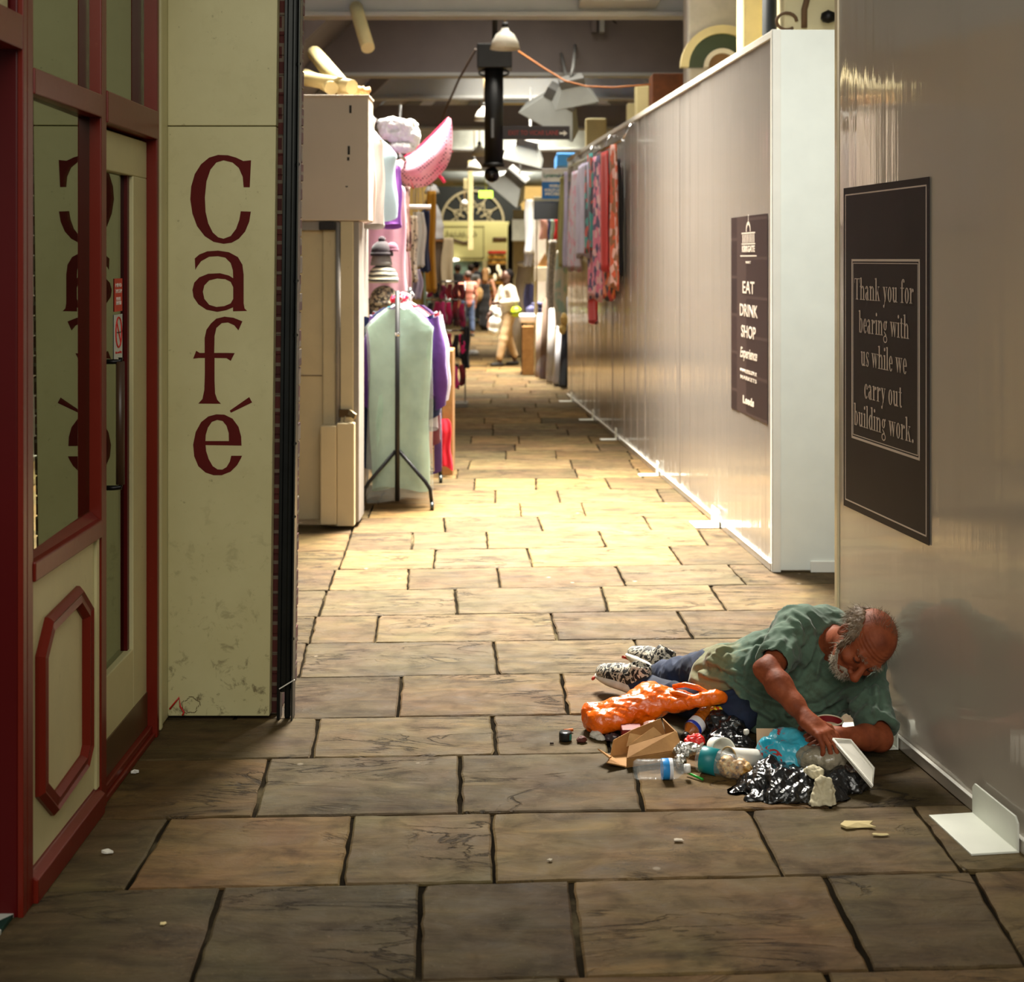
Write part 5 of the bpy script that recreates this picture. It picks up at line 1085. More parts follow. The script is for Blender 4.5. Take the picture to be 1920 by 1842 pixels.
def bottle(name, label, a, b, r, body, lab, cap, lab_at=(.50, .68), liquid=None, contents=None):
    M, L = axisM(a, b); t = thing(name, label, 'bottle', a)
    pr = [(0, 0), (r*.8, 0), (r, .012)]
    z = .02
    while z < L*.46: pr += [(r, z), (r*.93, z+.006), (r, z+.012)]; z += .017
    pr += [(r, L*.70), (r*.9, L*.77), (r*.55, L*.86), (r*.40, L*.90), (r*.40, L*.93)]
    MB().lathe(pr, M=M, n=28).build('bottle_body', body, t)
    MB().lathe([(0, L*.905), (r*.46, L*.905), (r*.46, L), (r*.4, L*1.0), (0, L)], M=M, n=20).build('cap', cap, t)
    q = MB().lathe([(r*1.015, L*lab_at[0]), (r*1.02, L*lab_at[0]+.001), (r*1.02, L*lab_at[1]), (r*1.015, L*lab_at[1])], M=M, n=28).build('label', lab[0], t)
    MB().lathe([(r*1.03, L*(lab_at[0]*.35+lab_at[1]*.65)), (r*1.03, L*lab_at[1])], M=M, n=28).build('label_band', lab[1], q)
    if liquid: MB().lathe([(0, .004), (r*.9, .006), (r*.9, L*.5), (0, L*.5)], M=M, n=20).build('contents', liquid, t)
    return t, M, L
LBL = M_plain('label_blue', rgb(40, 140, 214), .4); LBW = M_plain('label_white', rgb(220, 222, 226), .4); LBD = M_plain('label_navy', rgb(36, 60, 170), .4)
bw, Mb, Lb2 = bottle('water_bottle', 'clear plastic water bottle with blue and white label lying in front', (.398, 4.525, .034), (.582, 4.535, .033), .033, PETM, (LBL, LBW), CAPW)
bottle('amber_bottle', 'amber plastic bottle with white and blue label leaning under the orange bag', W(1336, 1328, 5.0), W(1283, 1384, 4.86), .031, M_film('amber_pet', rgb(176, 96, 20), .72, .08, 40, .4), (LBW, LBD), M_plain('cap_dark', rgb(28, 24, 26), .4), (.52, .74))
tl_ = thing('food_tub', 'clear tub with teal label and brown food remains, beside the white cups', 'tub', W(1300, 1440, 4.6))
M, L = axisM((.62, 4.60, .044), (.762, 4.52, .036)); r = .042
MB().lathe([(0, 0), (r*.9, 0), (r, .008), (r, L*.72), (r*1.02, L*.75), (r*.86, L*.92), (r*.62, L)], M=M, n=26).build('tub_wall', PETM, tl_)
MB().lathe([(r*1.01, L*.08), (r*1.02, L*.085), (r*1.02, L*.42), (r*1.01, L*.42)], M=M, n=26).build('label', M_plain('label_teal', rgb(16, 124, 130), .4), tl_)
lump('food_remains', [(tuple(M @ Vector((.005, 0, L*.6))), .030), (tuple(M @ Vector((0, .005, L*.8))), .028), (tuple(M @ Vector((0, 0, L*.98))), .024)], NT('food_mix').m, tl_, 12, .012, 40, .004)
fm_ = bpy.data.materials['food_mix']; nt = NT.__new__(NT); nt.m = fm_; nt.t = fm_.node_tree; nt.b = nt.t.nodes['Principled BSDF']; nt.set(Base_Color=nt.ramp(nt.noise(nt.co(), 55, 4, .6), [(.35, rgb(84, 60, 40)), (.48, rgb(196, 140, 58)), (.58, rgb(222, 190, 130)), (.68, rgb(60, 62, 84))]), Roughness=.4)
m = MB(); m.tube([W(1288, 1449, 4.56), W(1318, 1462, 4.51)], .004, 8); tag(m.build('green_straw', M_plain('straw_green', rgb(30, 170, 50), .4)), 'short green straw lying between the water bottle and the tub', 'straw')
foil = NT('silver_foil'); foil.set(Base_Color=rgb(200, 196, 188), Metallic=1.0, Roughness=.28, Normal=foil.bump(foil.noise(foil.co(), 60, 4, .6, 1), .6, .01))
tag(lump('foil_wrapper', [(W(1280, 1410, 4.66), (.030, .02, .032)), (W(1302, 1404, 4.66), (.026, .018, .014)), (W(1276, 1430, 4.62), (.018, .016, .022))], foil.m, None, 14, .014, 30, .003), 'crumpled silver foil wrapper between the cardboard box and the tub', 'foil')
FOAM = M_plain('white_foam', rgb(224, 220, 208), .55, 0, .05, 20)
def cup(name, label, a, b, r0, r1, mat, inner=None, rim=None, pinch=0):
    """a base centre, b mouth centre"""
    M, L = axisM(a, b); t = thing(name, label, 'cup', a, None)
    w_ = MB().lathe([(0, 0), (r0, 0), (r0+(r1-r0)*.5, L*.5), (r1, L), (r1*.95, L), (r0*.92, .006), (0, .006)], M=M, n=30).build('cup_wall', mat, t)
    rm_ = MB(); rm_.tube([M @ Vector((r1*math.cos(x), r1*math.sin(x), L)) for x in np.linspace(0, 2*PI, 31)], .0028, 8); rm_.build('rim', rim or mat, t)
    if inner: MB().lathe([(0, L*.75), (r1*.9, L*.78)], M=M, n=24).build('contents', inner, t)
    return t
cup('foam_cup', 'white foam cup standing tilted among the litter, behind the stained cup', W(1340, 1398, 4.72), W(1356, 1408, 4.62), .028, .040, FOAM)
cup('foam_cup', 'white foam cup lying down with a brown stained rim', W(1424, 1422, 4.63), W(1366, 1424, 4.56), .028, .038, FOAM, None, M_plain('foam_stained', rgb(160, 132, 84), .6, 0, .4, 60))
rc = cup('paper_cup', 'dark red paper cup with cream inside, behind the crossed hands', (1.10, 4.815, .002), (1.10, 4.81, .100), .032, .047, M_plain('cup_red', rgb(128, 18, 24), .45), M_plain('cup_inside', rgb(222, 206, 170), .6), M_plain('cup_rim', rgb(232, 220, 190), .5))
bb = lump('black_bin_bag', [(W(1345, 1362, 4.93), (.05, .045, .055)), (W(1372, 1370, 4.90), (.055, .05, .048)), (W(1352, 1388, 4.84), (.05, .045, .03)), (W(1392, 1396, 4.83), (.04, .04, .026))], BLACKP, None, 21, .026, 15, .004, fine=1.1)
tag(bb, 'smaller shiny black plastic bag beside the knee of the lying man', 'bag')
tag(lump('foam_crumb', [(W(1399, 1373, 4.83), .011)], FOAM, None, 2, .004, 60, .0025), 'tiny pale crumb resting on the smaller black bag', 'crumb')
big = lump('black_bin_bag', [(W(1425, 1478, 4.46), (.07, .07, .052)), (W(1470, 1474, 4.44), (.08, .085, .062)), (W(1520, 1478, 4.44), (.09, .08, .058)), (W(1575, 1470, 4.47), (.075, .075, .055)), (W(1390, 1498, 4.43), (.045, .04, .022)), (W(1445, 1448, 4.50), (.05, .05, .04)), (W(1606, 1468, 4.50), (.035, .05, .045)), (W(1470, 1503, 4.36), (.12, .04, .03)), (W(1540, 1500, 4.37), (.09, .04, .035))], BLACKP, None, 23, .030, 11, .0042, fine=1.2)
tag(big, 'large shiny black plastic bag spread out nearest the camera', 'bag')
blu = NT('blue_carrier'); v = blu.co(); n = blu.noise(v, 6, 3); base = blu.ramp(n, [(.3, rgb(24, 160, 190)), (.7, rgb(90, 196, 214))]); mk = blu.ramp(blu.noise(blu.co((1, 1, 1.6), (.3, .4, .8)), 30, 2, .5, 1.5), [(.56, 0), (.585, 1)])
sx = blu.n('ShaderNodeSeparateXYZ'); tc = blu.n('ShaderNodeTexCoord'); blu.l(tc.outputs['Object'], sx.inputs[0]); ms = blu.ramp(sx.outputs[0], [(.895, 1), (.915, 0)])
blu.set(Base_Color=blu.mix(blu.mix(1.0, mk, ms, 'MULTIPLY'), base, rgb(176, 52, 48)), Roughness=.3, Coat_Weight=.3, Normal=blu.bump(blu.noise(v, 24, 4, .6, 1), .4, .01))
tag(lump('blue_carrier_bag', [(W(1455, 1405, 4.64), (.060, .055, .055)), (W(1475, 1385, 4.66), (.05, .05, .04)), (W(1496, 1405, 4.60), (.075, .05, .034)), (W(1478, 1425, 4.58), (.055, .045, .045)), (W(1528, 1410, 4.57), (.03, .03, .014))], blu.m, None, 31, .034, 10, .004, fine=.8), 'bright blue carrier bag printed in red, below the hands', 'bag')
tag(lump('clear_food_bag', [(W(1520, 1420, 4.54), (.048, .045, .036)), (W(1560, 1424, 4.51), (.055, .045, .034)), (W(1530, 1432, 4.52), (.05, .03, .03))], m_bag('cloudy_plastic', rgb(136, 130, 106), .22, .5, rgb(152, 142, 122), 1, 22, .6), None, 35, .028, 11, .004, fine=.8), 'cloudy clear plastic bag with pale contents, on the big black bag', 'bag')
# foam clamshell lid and its box
lid = thing('foam_tray_lid', 'white foam takeaway lid leaning at the right of the black bag', 'food box', W(1600, 1430, 4.45))
q4 = [Vector(W(1561, 1387, 4.50)), Vector(W(1594, 1389, 4.53)), Vector(W(1638, 1442, 4.44)), Vector(W(1636, 1476, 4.37))]
nn = (q4[1]-q4[0]).cross(q4[3]-q4[0]).normalized(); nn = nn if nn.y < 0 else -nn
MB().add([q for q in q4]+[q-nn*.010 for q in q4], [(0, 1, 2, 3), (7, 6, 5, 4)]+[(i, (i+1) % 4, 4+(i+1) % 4, 4+i) for i in range(4)]).build('lid_panel', FOAM, lid, .003)
cc4 = sum(q4, Vector())/4; rim_ = MB(); rim_.tube([q+nn*.002 for q in q4]+[q4[0]+nn*.002], .004, 6); rim_.build('lid_rim', FOAM, lid)
gr = MB(); gr.tube([cc4+nn*.001+(q4[2]-q4[0])*t+(q4[1]-q4[0])*(.18*math.cos(t*9)) for t in np.linspace(-.02, .16, 6)], .0012, 5); gr.build('lid_scratch', M_plain('scratch_grey', rgb(90, 88, 82), .7), lid)
tag(part('foam_box', FOAM, None, ((W(1537, 1400, 4.56)[0], 4.55, .075), (W(1562, 1400, 4.56)[0], 4.59, .108)), bevel=.006), 'small white foam box between the blue bag and the leaning lid', 'food box')
tag(lump('paper_napkin', [(W(1534, 1452, 4.39), (.016, .014, .02)), (W(1520, 1447, 4.40), (.022, .012, .010)), (W(1545, 1476, 4.345), (.030, .014, .032)), (W(1545, 1500, 4.325), (.036, .014, .026)), (W(1530, 1512, 4.31), (.016, .010, .014)), (W(1558, 1515, 4.315), (.010, .008, .012))], M_plain('napkin_cream', rgb(196, 186, 156), .95, 0, .12, 30), None, 41, .021, 25, .0032), 'crumpled cream paper napkin hanging over the front of the large black bag', 'napkin')
tag(lump('red_packet', [(W(1297, 1390, 4.76), (.026, .022, .014)), (W(1310, 1388, 4.77), (.020, .02, .018))], NT('packet_red').m, None, 44, .012, 34, .003), 'small crumpled red and white packet under the amber bottle', 'packet')
for nm, c1, c2, sc_ in (('packet_red', rgb(206, 34, 28), rgb(226, 214, 206), 26),):
    mm = bpy.data.materials[nm]; nt = NT.__new__(NT); nt.m = mm; nt.t = mm.node_tree; nt.b = nt.t.nodes['Principled BSDF']; nt.set(Base_Color=nt.ramp(nt.noise(nt.co(), sc_, 2), [(.58, c1), (.62, c2)], 'CONSTANT'), Roughness=.35)
yp = NT('packet_yellow'); yp.set(Base_Color=yp.ramp(yp.noise(yp.co(), 60, 2), [(.42, rgb(196, 60, 20)), (.48, rgb(232, 210, 20)), (.62, rgb(190, 200, 40))], 'CONSTANT'), Roughness=.35)
tag(lump('yellow_packet', [(W(1343, 1332, 4.955), (.022, .016, .013)), (W(1354, 1338, 4.95), (.012, .012, .010))], yp.m, None, 47, .010, 40, .003), 'small yellow crisp packet tucked between orange bag and knee', 'packet')
tag(panel('card_flap', [(0, 0, 0), (.075, 0, 0), (.075, .012, .066), (0, .012, .066)], .003, M_plain('card_pale', rgb(206, 176, 142), .7), None, Matrix.Translation(Vector(G(1419, 1404)))), 'pale pinkish card standing behind the blue carrier bag', 'card')
ti = thing('small_tin', 'small black and teal tin on the stones left of the orange bag', 'tin', G(1060, 1390))
MB().lathe([(0, .001), (.022, .001), (.0225, .004), (.0225, .026), (.021, .029), (0, .028)], tuple(G(1060, 1388)), n=28).build('tin_body', M_plain('tin_black', rgb(20, 26, 28), .3), ti)
q = G(1060, 1388); m = MB(); m.lathe([(.0229, .004), (.0229, .025)], tuple(q), n=28); m.f = [f for f in m.f if m.v[f[0]][0] > q.x+.010 and m.v[f[0]][1] < q.y+.012]; m.build('tin_label', M_plain('tin_teal', rgb(24, 130, 120), .35), ti)
m = MB(); m.tube([G(1057, 1371, .007), G(1074, 1369, .007)], .006, 8); tag(m.build('cork_stub', M_plain('cork_orange', rgb(190, 100, 40), .7)), 'short orange stub lying just behind the small tin', 'stub')
m = MB(); m.tube([G(1031, 1394, .003), G(1038, 1394, .003)], .0035, 6); tag(m.build('dark_stub', M_plain('stub_dark', rgb(50, 36, 28), .8)), 'tiny dark stub left of the small tin', 'stub')
tag(lump('brown_scrap', [(W(1088, 1389, 4.88), (.012, .010, .008)), (W(1094, 1387, 4.885), .007)], M_plain('scrap_brown', rgb(88, 40, 30), .7), None, 3, .006, 60, .0025), 'little dark brown scrap between the tin and the orange bag', 'scrap')
def scrap(px, py, w_, h_, label, c=rgb(206, 196, 170), seed=0, up=.004, name='paper_scrap'):
    r_ = random.Random(seed); g = G(px, py); pts = []
    for i in range(11):
        a = 2*PI*i/11; k = r_.uniform(.55, 1.1); pts.append((g.x+w_/2*k*math.cos(a), g.y+h_/2*k*math.sin(a)))
    vs = [(x, y, .0045+up*r_.random()) for x, y in pts]+[(g.x, g.y, .006+up)]+[(x, y, .0032) for x, y in pts]; n = 11
    return tag(MB().add(vs, [(i, (i+1) % n, n) for i in range(n)]+[(i, n+1+i, n+1+(i+1) % n, (i+1) % n) for i in range(n)]).build(name, M_plain('paper_%d' % int(c[0]*999), c, .9)), label, 'scrap')
scrap(1607, 1550, .12, .07, 'torn cream paper stuck to the stones below the black bag', rgb(196, 178, 128), 1, .006)
scrap(1650, 1568, .05, .018, 'thin cream paper strip right of the torn paper below the bag', rgb(196, 178, 128), 2, .002)
scrap(1271, 1578, .038, .02, 'small pale paper scrap alone on the large flagstone at the centre front', rgb(190, 178, 160), 3, .002)
scrap(204, 1601, .04, .02, 'curled white scrap on the flagstone near the cafe window', rgb(222, 218, 204), 4, .008)
scrap(231, 1432, .04, .045, 'folded white paper triangle by the cafe door step', rgb(226, 226, 220), 5, .02)
scrap(252, 1451, .03, .02, 'white scrap beside the cafe door step', rgb(206, 204, 196), 6, .008)
scrap(306, 1735, .024, .022, 'round pale gum spot on the front left flagstone', rgb(196, 186, 160), 7, .0005, 'gum_spot')
scrap(1031, 1615, .018, .016, 'pale gum spot left of the large centre flagstone middle', rgb(170, 160, 140), 8, .0004, 'gum_spot')
# ================================================================== left stall: cabinet, garments, rails
YC = 8.77
def xc(px, Y=YC): return (px-HX)/FPX*Y
def zc(py, Y=YC): return EYE-(py-HY)/FPX*Y
SW = m_paint('stall_cream', rgb(214, 196, 158), rgb(150, 128, 96), .1, .5, 3); SW2 = M_plain('stall_box_cream', rgb(206, 188, 168), .55, 0, .05, 2); SG = M_plain('stall_grey', rgb(150, 142, 134), .5, 0, .1)
sb = thing('stall_cabinet', 'tall cream stall cabinet with overhanging shutter box behind the cafe pier', 'cabinet', (-1.2, 9.2, 0))
part('shutter_box', SW2, sb, ((-1.75, YC, zc(414)), (xc(691), 9.05, zc(180))), bevel=.006)
part('top_board', SW2, sb, ((-1.75, YC-.012, zc(181)-.004), (xc(693), 9.05, zc(178))), bevel=.003)
sl = MB()
for px, py, h in ((657, 205, .05), (654, 282, .055), (653, 298, .022), (650, 350, .008)): sl.box((xc(px)-.007, YC-.002, zc(py)-h/2), (xc(px)+.007, YC+.002, zc(py)+h/2))
sl.build('keyhole_slots', M_plain('slot_dark', rgb(40, 34, 28), .8), sb)
part('door_leaf', SW, sb, ((-1.75, YC+.07, .04), (xc(602), YC+.11, zc(432))), bevel=.004)
part('door_leaf', SW, sb, ((xc(602)+.002, YC+.045, .03), (xc(629), YC+.10, zc(428))), bevel=.012)
part('mid_rail', M_plain('joint_brown', rgb(120, 96, 66), .7), sb, ((-1.75, YC+.066, zc(706)-.004), (xc(601), YC+.071, zc(706)+.002)), bevel=0)
part('head_rail', SG, sb, ((-1.75, YC+.03, zc(432)), (xc(632), YC+.12, zc(414))), bevel=.004)
part('door_closer', M_plain('closer_dark', rgb(36, 28, 22), .4), sb, ((xc(598), YC+.0, zc(432)), (xc(628), YC+.06, zc(416))), bevel=.006)
m = MB(); m.tube([(xc(633), YC+.03, zc(805)), (xc(633), YC+.03, zc(416))], .016, 10); m.build('grey_pole', SG, sb)
part('post', SW, sb, ((xc(638), YC+.01, .03), (xc(662), YC+.14, zc(415))), bevel=.004)
part('side_return', SG, sb, ((xc(662), YC+.03, .03), (xc(672), 9.1, zc(415))), bevel=.003)
part('low_casing', SW, sb, ((xc(603), YC-.06, .03), (xc(633), YC+.05, zc(797))), bevel=.006); part('low_casing', SW, sb, ((xc(633)+.002, YC-.055, .02), (xc(666), YC+.06, zc(792))), bevel=.006)
part('hasp_plate', M_plain('hasp_brown', rgb(92, 70, 40), .4, .5), sb, ((xc(636), YC-.01, zc(782)), (xc(660), YC+.012, zc(768))), bevel=.003)
m = MB(); m.beam((xc(655), YC-.012, zc(772)), (xc(668), YC-.05, zc(780)), .012, .035); m.tube([(xc(648), YC-.012, zc(780)), (xc(646), YC-.02, zc(790)), (xc(650), YC-.02, zc(796))], .006, 6); m.build('hasp', M_plain('hasp_steel', rgb(150, 132, 100), .35, .7), sb)
part('side_panel', SG, sb, ((-1.05, 9.1, .02), (-1.035, 10.0, zc(415))), bevel=0)
m = MB()
for a, b_, r_ in ((W(572, 160, 9.3), W(660, 178, 8.95), .05), (W(590, 110, 11.4), W(640, 176, 9.0), .06), (W(575, 150, 11.0), W(622, 180, 8.95), .045)): m.tube([Vector(a)+Vector((0, 0, .045)), Vector(b_)+Vector((0, 0, .05))], r_, 10)
CRM2 = M_plain('tube_cream', rgb(176, 160, 112), .6)
ru = thing('roller_tubes', 'cream roller tubes lying across the top of the stall cabinet', 'tubes', W(610, 170, 9.0)); m.build('tube_bundle', CRM2, ru)
pb_ = lump('brown_paper', [(W(655, 176, 9.1), (.09, .06, .02)), (W(680, 170, 9.1), (.05, .05, .03)), (W(640, 180, 9.1), (.06, .06, .012))], M_plain('kraft_paper', rgb(206, 160, 104), .8, 0, .15, 14), None, 51, .03, 16, .008); tag(pb_, 'torn brown paper lying on top of the stall cabinet', 'paper')
HANG = M_plain('hanger_white', rgb(226, 226, 226), .4); CHROME = M_plain('chrome', rgb(200, 200, 200), .15, 1.0, .02)
def garment(name, label, cat, cx, Y, ztop, zbot, hw, mat, sleeve=0, flare=1.1, thick=.07, seed=0, group=None, yaw=0, hook=True, folds=5, amp=.018, neck=.085, sl_mat=None):
    """garment on a hanger facing the aisle end: shoulders, folded body, hanging sleeves"""
    t = thing(name, label, cat, (cx, Y, ztop), group); r = random.Random(seed); nu, nv = 30, 44
    V = np.zeros((nu, nv, 3)); L = ztop-zbot; ph = r.uniform(0, 6)
    for i in range(nu):
        s = i/(nu-1); z = ztop-L*s**1.0
        drop = .13*hw/.23
        k = min(1, (s*L)/drop); half = neck+(hw-neck)*(k**.8) if s*L < drop else hw*(.93+.07*math.exp(-(s*L-drop)*14)+(flare-.93)*max(0, s-.25)/.75)
        th = thick*(.35+.65*min(1, s*4))
        for j in range(nv):
            a = 2*PI*j/nv; x = half*math.cos(a); fo = amp*math.sin(folds*a+ph+2*s)*min(1, s*2.2)*(.5+.5*math.sin(3*a+ph))
            y = th*math.sin(a)*(1 if abs(math.sin(a)) > .01 else 0)+fo+amp*.6*math.sin(x*26+ph+s*3)*min(1, s*3)
            V[i, j] = (x+amp*.4*math.sin(s*9+ph), y, z+(.02*math.sin(a*2+ph) if i == nu-1 else 0))
    V = V.reshape(-1, 3); f = grid_faces(nu, nv, True)
    ca, sa = math.cos(yaw), math.sin(yaw); R = lambda P_: np.stack([P_[:, 0]*ca-P_[:, 1]*sa+cx, P_[:, 0]*sa+P_[:, 1]*ca+Y, P_[:, 2]], 1)
    o = npmesh('garment_body', R(V), f, mat, t)
    if sleeve:
        for s_ in (-1, 1):
            n = 12; m_ = 14; S = np.zeros((n, m_, 3))
            for i in range(n):
                q = i/(n-1); cxx = s_*(hw*.86+.06*q+.03*math.sin(q*3)); z = ztop-.07-sleeve*q; rr_ = .058-.016*q
                for j in range(m_): a = 2*PI*j/m_; S[i, j] = (cxx+rr_*math.cos(a)*(1+.12*math.sin(q*14+ph)), rr_*.8*math.sin(a)+.01*math.sin(q*9), z+s_*.02*math.cos(a))
            npmesh('sleeve', R(S.reshape(-1, 3)), grid_faces(n, m_, True), sl_mat or mat, t)
    if hook:
        g = lambda x, z: Vector(R(np.array([[x, 0, z]]))[0])
        h_ = MB(); h_.tube([g(-hw*.9, ztop-.12*hw/.23), g(0, ztop+.015), g(hw*.9, ztop-.12*hw/.23)], .009, 6); h_.tube([g(0, ztop+.01), g(0, ztop+.05), g(.018, ztop+.075), g(0, ztop+.095), g(-.016, ztop+.08)], .004, 6); h_.build('hanger', HANG, t)
    return t
# rolling rail
XR = -.777; YA, YB = 9.4, 10.55; ZB = 1.455
rl = thing('clothes_rail', 'black wheeled clothes rail holding dresses at the front of the left stall', 'clothes rail', (XR, (YA+YB)/2, 0))
for Y in (YA, YB):
    m = MB(); m.tube([(XR, Y, .06), (XR, Y, ZB+.03)], .0165, 12); m.build('upright', BLK, rl)
    for s_ in (-1, 1):
        m = MB(); m.tube([(XR+s_*.012, Y, .40), (XR+s_*.19, Y, .19), (XR+s_*.222, Y, .14), (XR+s_*.232, Y, .05)], .013, 10); lg = m.build('leg', BLK, rl)
        m = MB(); cM = frame_M((XR+s_*.236, Y-.012, .027), (0, 0, 1), (0, 1, 0)); m.lathe([(0, -.012), (.026, -.012), (.026, .012), (0, .012)], M=cM, n=18); m.tube([(XR+s_*.234, Y, .055), (XR+s_*.234, Y-.01, .03)], .012, 8); m.build('caster', M_plain('caster_grey', rgb(48, 56, 56), .3), lg)
m = MB(); m.tube([(XR, YA, ZB), (XR, YB, ZB)], .013, 10); m.build('hanging_bar', BLK, rl)
m = MB(); m.lathe([(.0175, -.012), (.020, -.012), (.020, .012), (.0175, .012)], (XR, YA, 1.19), n=16); m.build('height_collar', CHROME, rl)
MINT = M_cloth('mint_cloth', rgb(150, 184, 168), rgb(172, 204, 188)); NAVY = M_cloth('navy_cloth', rgb(30, 42, 84)); PURP = M_cloth('purple_cloth', rgb(82, 38, 120), rgb(98, 52, 140))
FILM = M_film('garment_film', rgb(222, 232, 228), .22, .1, 16, .9)
gr_ = 'garments on the black rail'
gm = garment('dress', 'mint green dress under clear film, frontmost on the black rail', 'dress', XR+.008, YA+.115, ZB-.10, .125, .228, MINT, 0, .86, .05, 2, gr_, folds=5, amp=.02)
fm2 = garment('film', None, None, XR+.008, YA+.11, ZB-.085, .05, .238, FILM, 0, .98, .062, 5, None, hook=False, folds=7, amp=.010)
for ch in list(fm2.children):
    ch.name = 'clear_film'; mw = ch.matrix_parent_inverse.copy(); ch.parent = gm; ch.matrix_parent_inverse = gm.matrix_basis.inverted()
bpy.data.objects.remove(fm2)
specs = [('purple long sleeved top behind the mint dress on the rail', PURP, .215, .75, .62, .03), ('navy dress second behind the mint one, showing at the left of the rail', NAVY, .24, .25, .7, -.035), ('white and lilac blouse behind the purple top on the rail', M_cloth('lilac_white', rgb(216, 214, 232)), .23, .5, .60, .03),
    ('salmon dress behind the navy one, a thin strip at the left of the rail', M_cloth('salmon_cloth', rgb(196, 130, 110)), .23, .3, 0, -.015), ('dark red striped tunic low on the right of the rail', M_cloth('striped_tunic', rgb(40, 22, 30), rgb(120, 44, 50), 'stripes', 26), .235, .38, .0, .03), ('turquoise top in the middle of the rail', M_cloth('turquoise_cloth', rgb(40, 164, 184)), .22, .6, 0, -.03),
    ('leopard print dress hanging low at the left of the rail', M_cloth('leopard_cloth', rgb(176, 148, 110), rgb(50, 38, 30), 'spots', 46), .235, .14, 0, -.02), ('crimson jacket towards the rear of the rail', M_cloth('crimson_cloth', rgb(178, 28, 60)), .22, .6, .5, .0), ('dark purple long skirted dress near the rear of the rail', M_cloth('deep_purple', rgb(60, 26, 86)), .225, .12, 0, .035),
    ('pale blue cardigan third from the rear of the rail', M_cloth('pale_blue', rgb(176, 206, 216)), .215, .55, .55, -.02), ('black jacket second from the rear of the rail', M_cloth('black_cloth', rgb(26, 24, 26)), .215, .55, .6, .0), ('charcoal coat at the rear of the rail', M_cloth('charcoal_cloth', rgb(52, 50, 56)), .21, .4, .6, -.01)]
for i, (lb_, mt, hw, zb, sl_, dx) in enumerate(specs):
    garment('garment', lb_, 'garment', XR+dx, YA+.215+i*.08, ZB-.10+random.uniform(-.01, .01), zb, hw, mt, sl_, 1.0, .035, 10+i, gr_, folds=5, amp=.008)
rb_ = lump('red_hanger_cap', [(W(748, 560, 9.55), (.05, .03, .03)), (W(757, 556, 9.6), (.03, .03, .03)), (W(739, 563, 9.5), (.03, .02, .02))], M_plain('red_plastic', rgb(214, 20, 60), .3), None, 60, .02, 26, .005); tag(rb_, 'bright red cloth bundle on top of the black rail', 'cloth')
tag(part('brown_box', KRAFT, None, ((W(829, 900, 10.9)[0], 10.9, .0), (W(849, 900, 10.9)[0], 11.3, .98)), bevel=.004), 'tall brown cardboard box standing behind the clothes rail', 'box')
garment('skirt', 'bright red skirt hung on the side of the tall brown box', 'skirt', W(832, 800, 10.8)[0], 10.82, W(0, 786, 10.8)[2], W(0, 878, 10.8)[2], .055, M_cloth('red_cloth', rgb(226, 20, 50)), 0, 1.2, .02, 70, hook=False, neck=.04)
# garments on the stall's side, hung high in a row
side = [(704, 192, 420, 9.15, 'pinkish white dress nearest, at the corner of the shutter box', rgb(226, 206, 204), None), (722, 235, 425, 9.45, 'grey white dress second along the stall side', rgb(204, 200, 194), None), (744, 262, 412, 9.85, 'grey blue top third along the stall side', rgb(150, 168, 178), None), (754, 285, 425, 10.2, 'purple satin top fourth along the stall side', rgb(136, 70, 160), None), (763, 330, 560, 11.0, 'long pink dress hanging behind the purple top', rgb(220, 170, 186), None)]
for i, (pr, pt, pb, Y, lb_, c, _) in enumerate(side):
    hw = .2; cx = W(pr, 0, Y)[0]-hw
    garment('dress', lb_, 'dress', cx, Y, W(0, pt, Y)[2], W(0, pb, Y)[2], hw, M_cloth('side_cloth_%d' % i, c), 0, 1.02, .06, 80+i, 'dresses along the side of the left stall', folds=6, amp=.02)
m = MB(); m.tube([(-1.02, 9.05, zc(195)+.06), (-1.02, 12.6, zc(195)+.06)], .014, 8); m.tube([(-1.02, 12.6, 3.1), (-1.02, 12.6, .0)], .02, 8); m.tube([(-1.02, 9.1, 2.78), (-1.02, 9.06, 2.7)], .014, 8); tag(m.build('side_rail', CHROME), 'chrome rail running back along the side of the left stall', 'rail')
# white frilled cloth, pink dotted parasol
fr = lump('frilled_cloth', [(W(735, 232, 10.6), (.11, .08, .045)), (W(764, 236, 10.6), (.075, .08, .05)), (W(776, 256, 10.6), (.045, .08, .07)), (W(750, 254, 10.6), (.12, .06, .06)), (W(755, 277, 10.6), (.11, .08, .04)), (W(722, 246, 10.6), (.05, .06, .05))], M_cloth('white_lace', rgb(206, 208, 204)), None, 90, .035, 15, .008); tag(fr, 'bundle of white frilled cloth hung high beside the pink parasol', 'cloth')
YPk = 11.6
par = thing('parasol', 'half open pink parasol with dark dots hanging above the left stall', 'parasol', P(790, 290, YPk))
pm = NT('dotted_pink'); v = pm.co((1, .35, 1), (0, .75, 0)); vo = pm.n('ShaderNodeTexVoronoi'); pm.l(v, vo.inputs[0]); vo.inputs['Scale'].default_value = 42; vo.inputs['Randomness'].default_value = .12
nn_ = pm.noise(pm.co(), 3, 3); dc = pm.ramp(nn_, [(.35, rgb(214, 112, 142)), (.6, rgb(222, 168, 182))]); pm.set(Base_Color=pm.mix(pm.ramp(vo.outputs['Distance'], [(.26, 1), (.34, 0)]), dc, rgb(92, 40, 56)), Roughness=.8, Transmission_Weight=0.0)
edge = [(845, 222), (848, 250), (848, 285), (840, 312), (822, 332), (803, 350), (775, 354), (752, 345), (745, 322), (744, 302)]
apex = np.array(P(752, 296, YPk+.25)); tip = np.array(P(840, 222, YPk)); rows_ = []
top_ = [(843, 222), (834, 230), (820, 244), (806, 258), (792, 272), (778, 283), (766, 291), (757, 297), (750, 300), (744, 302)]
n_r = 9
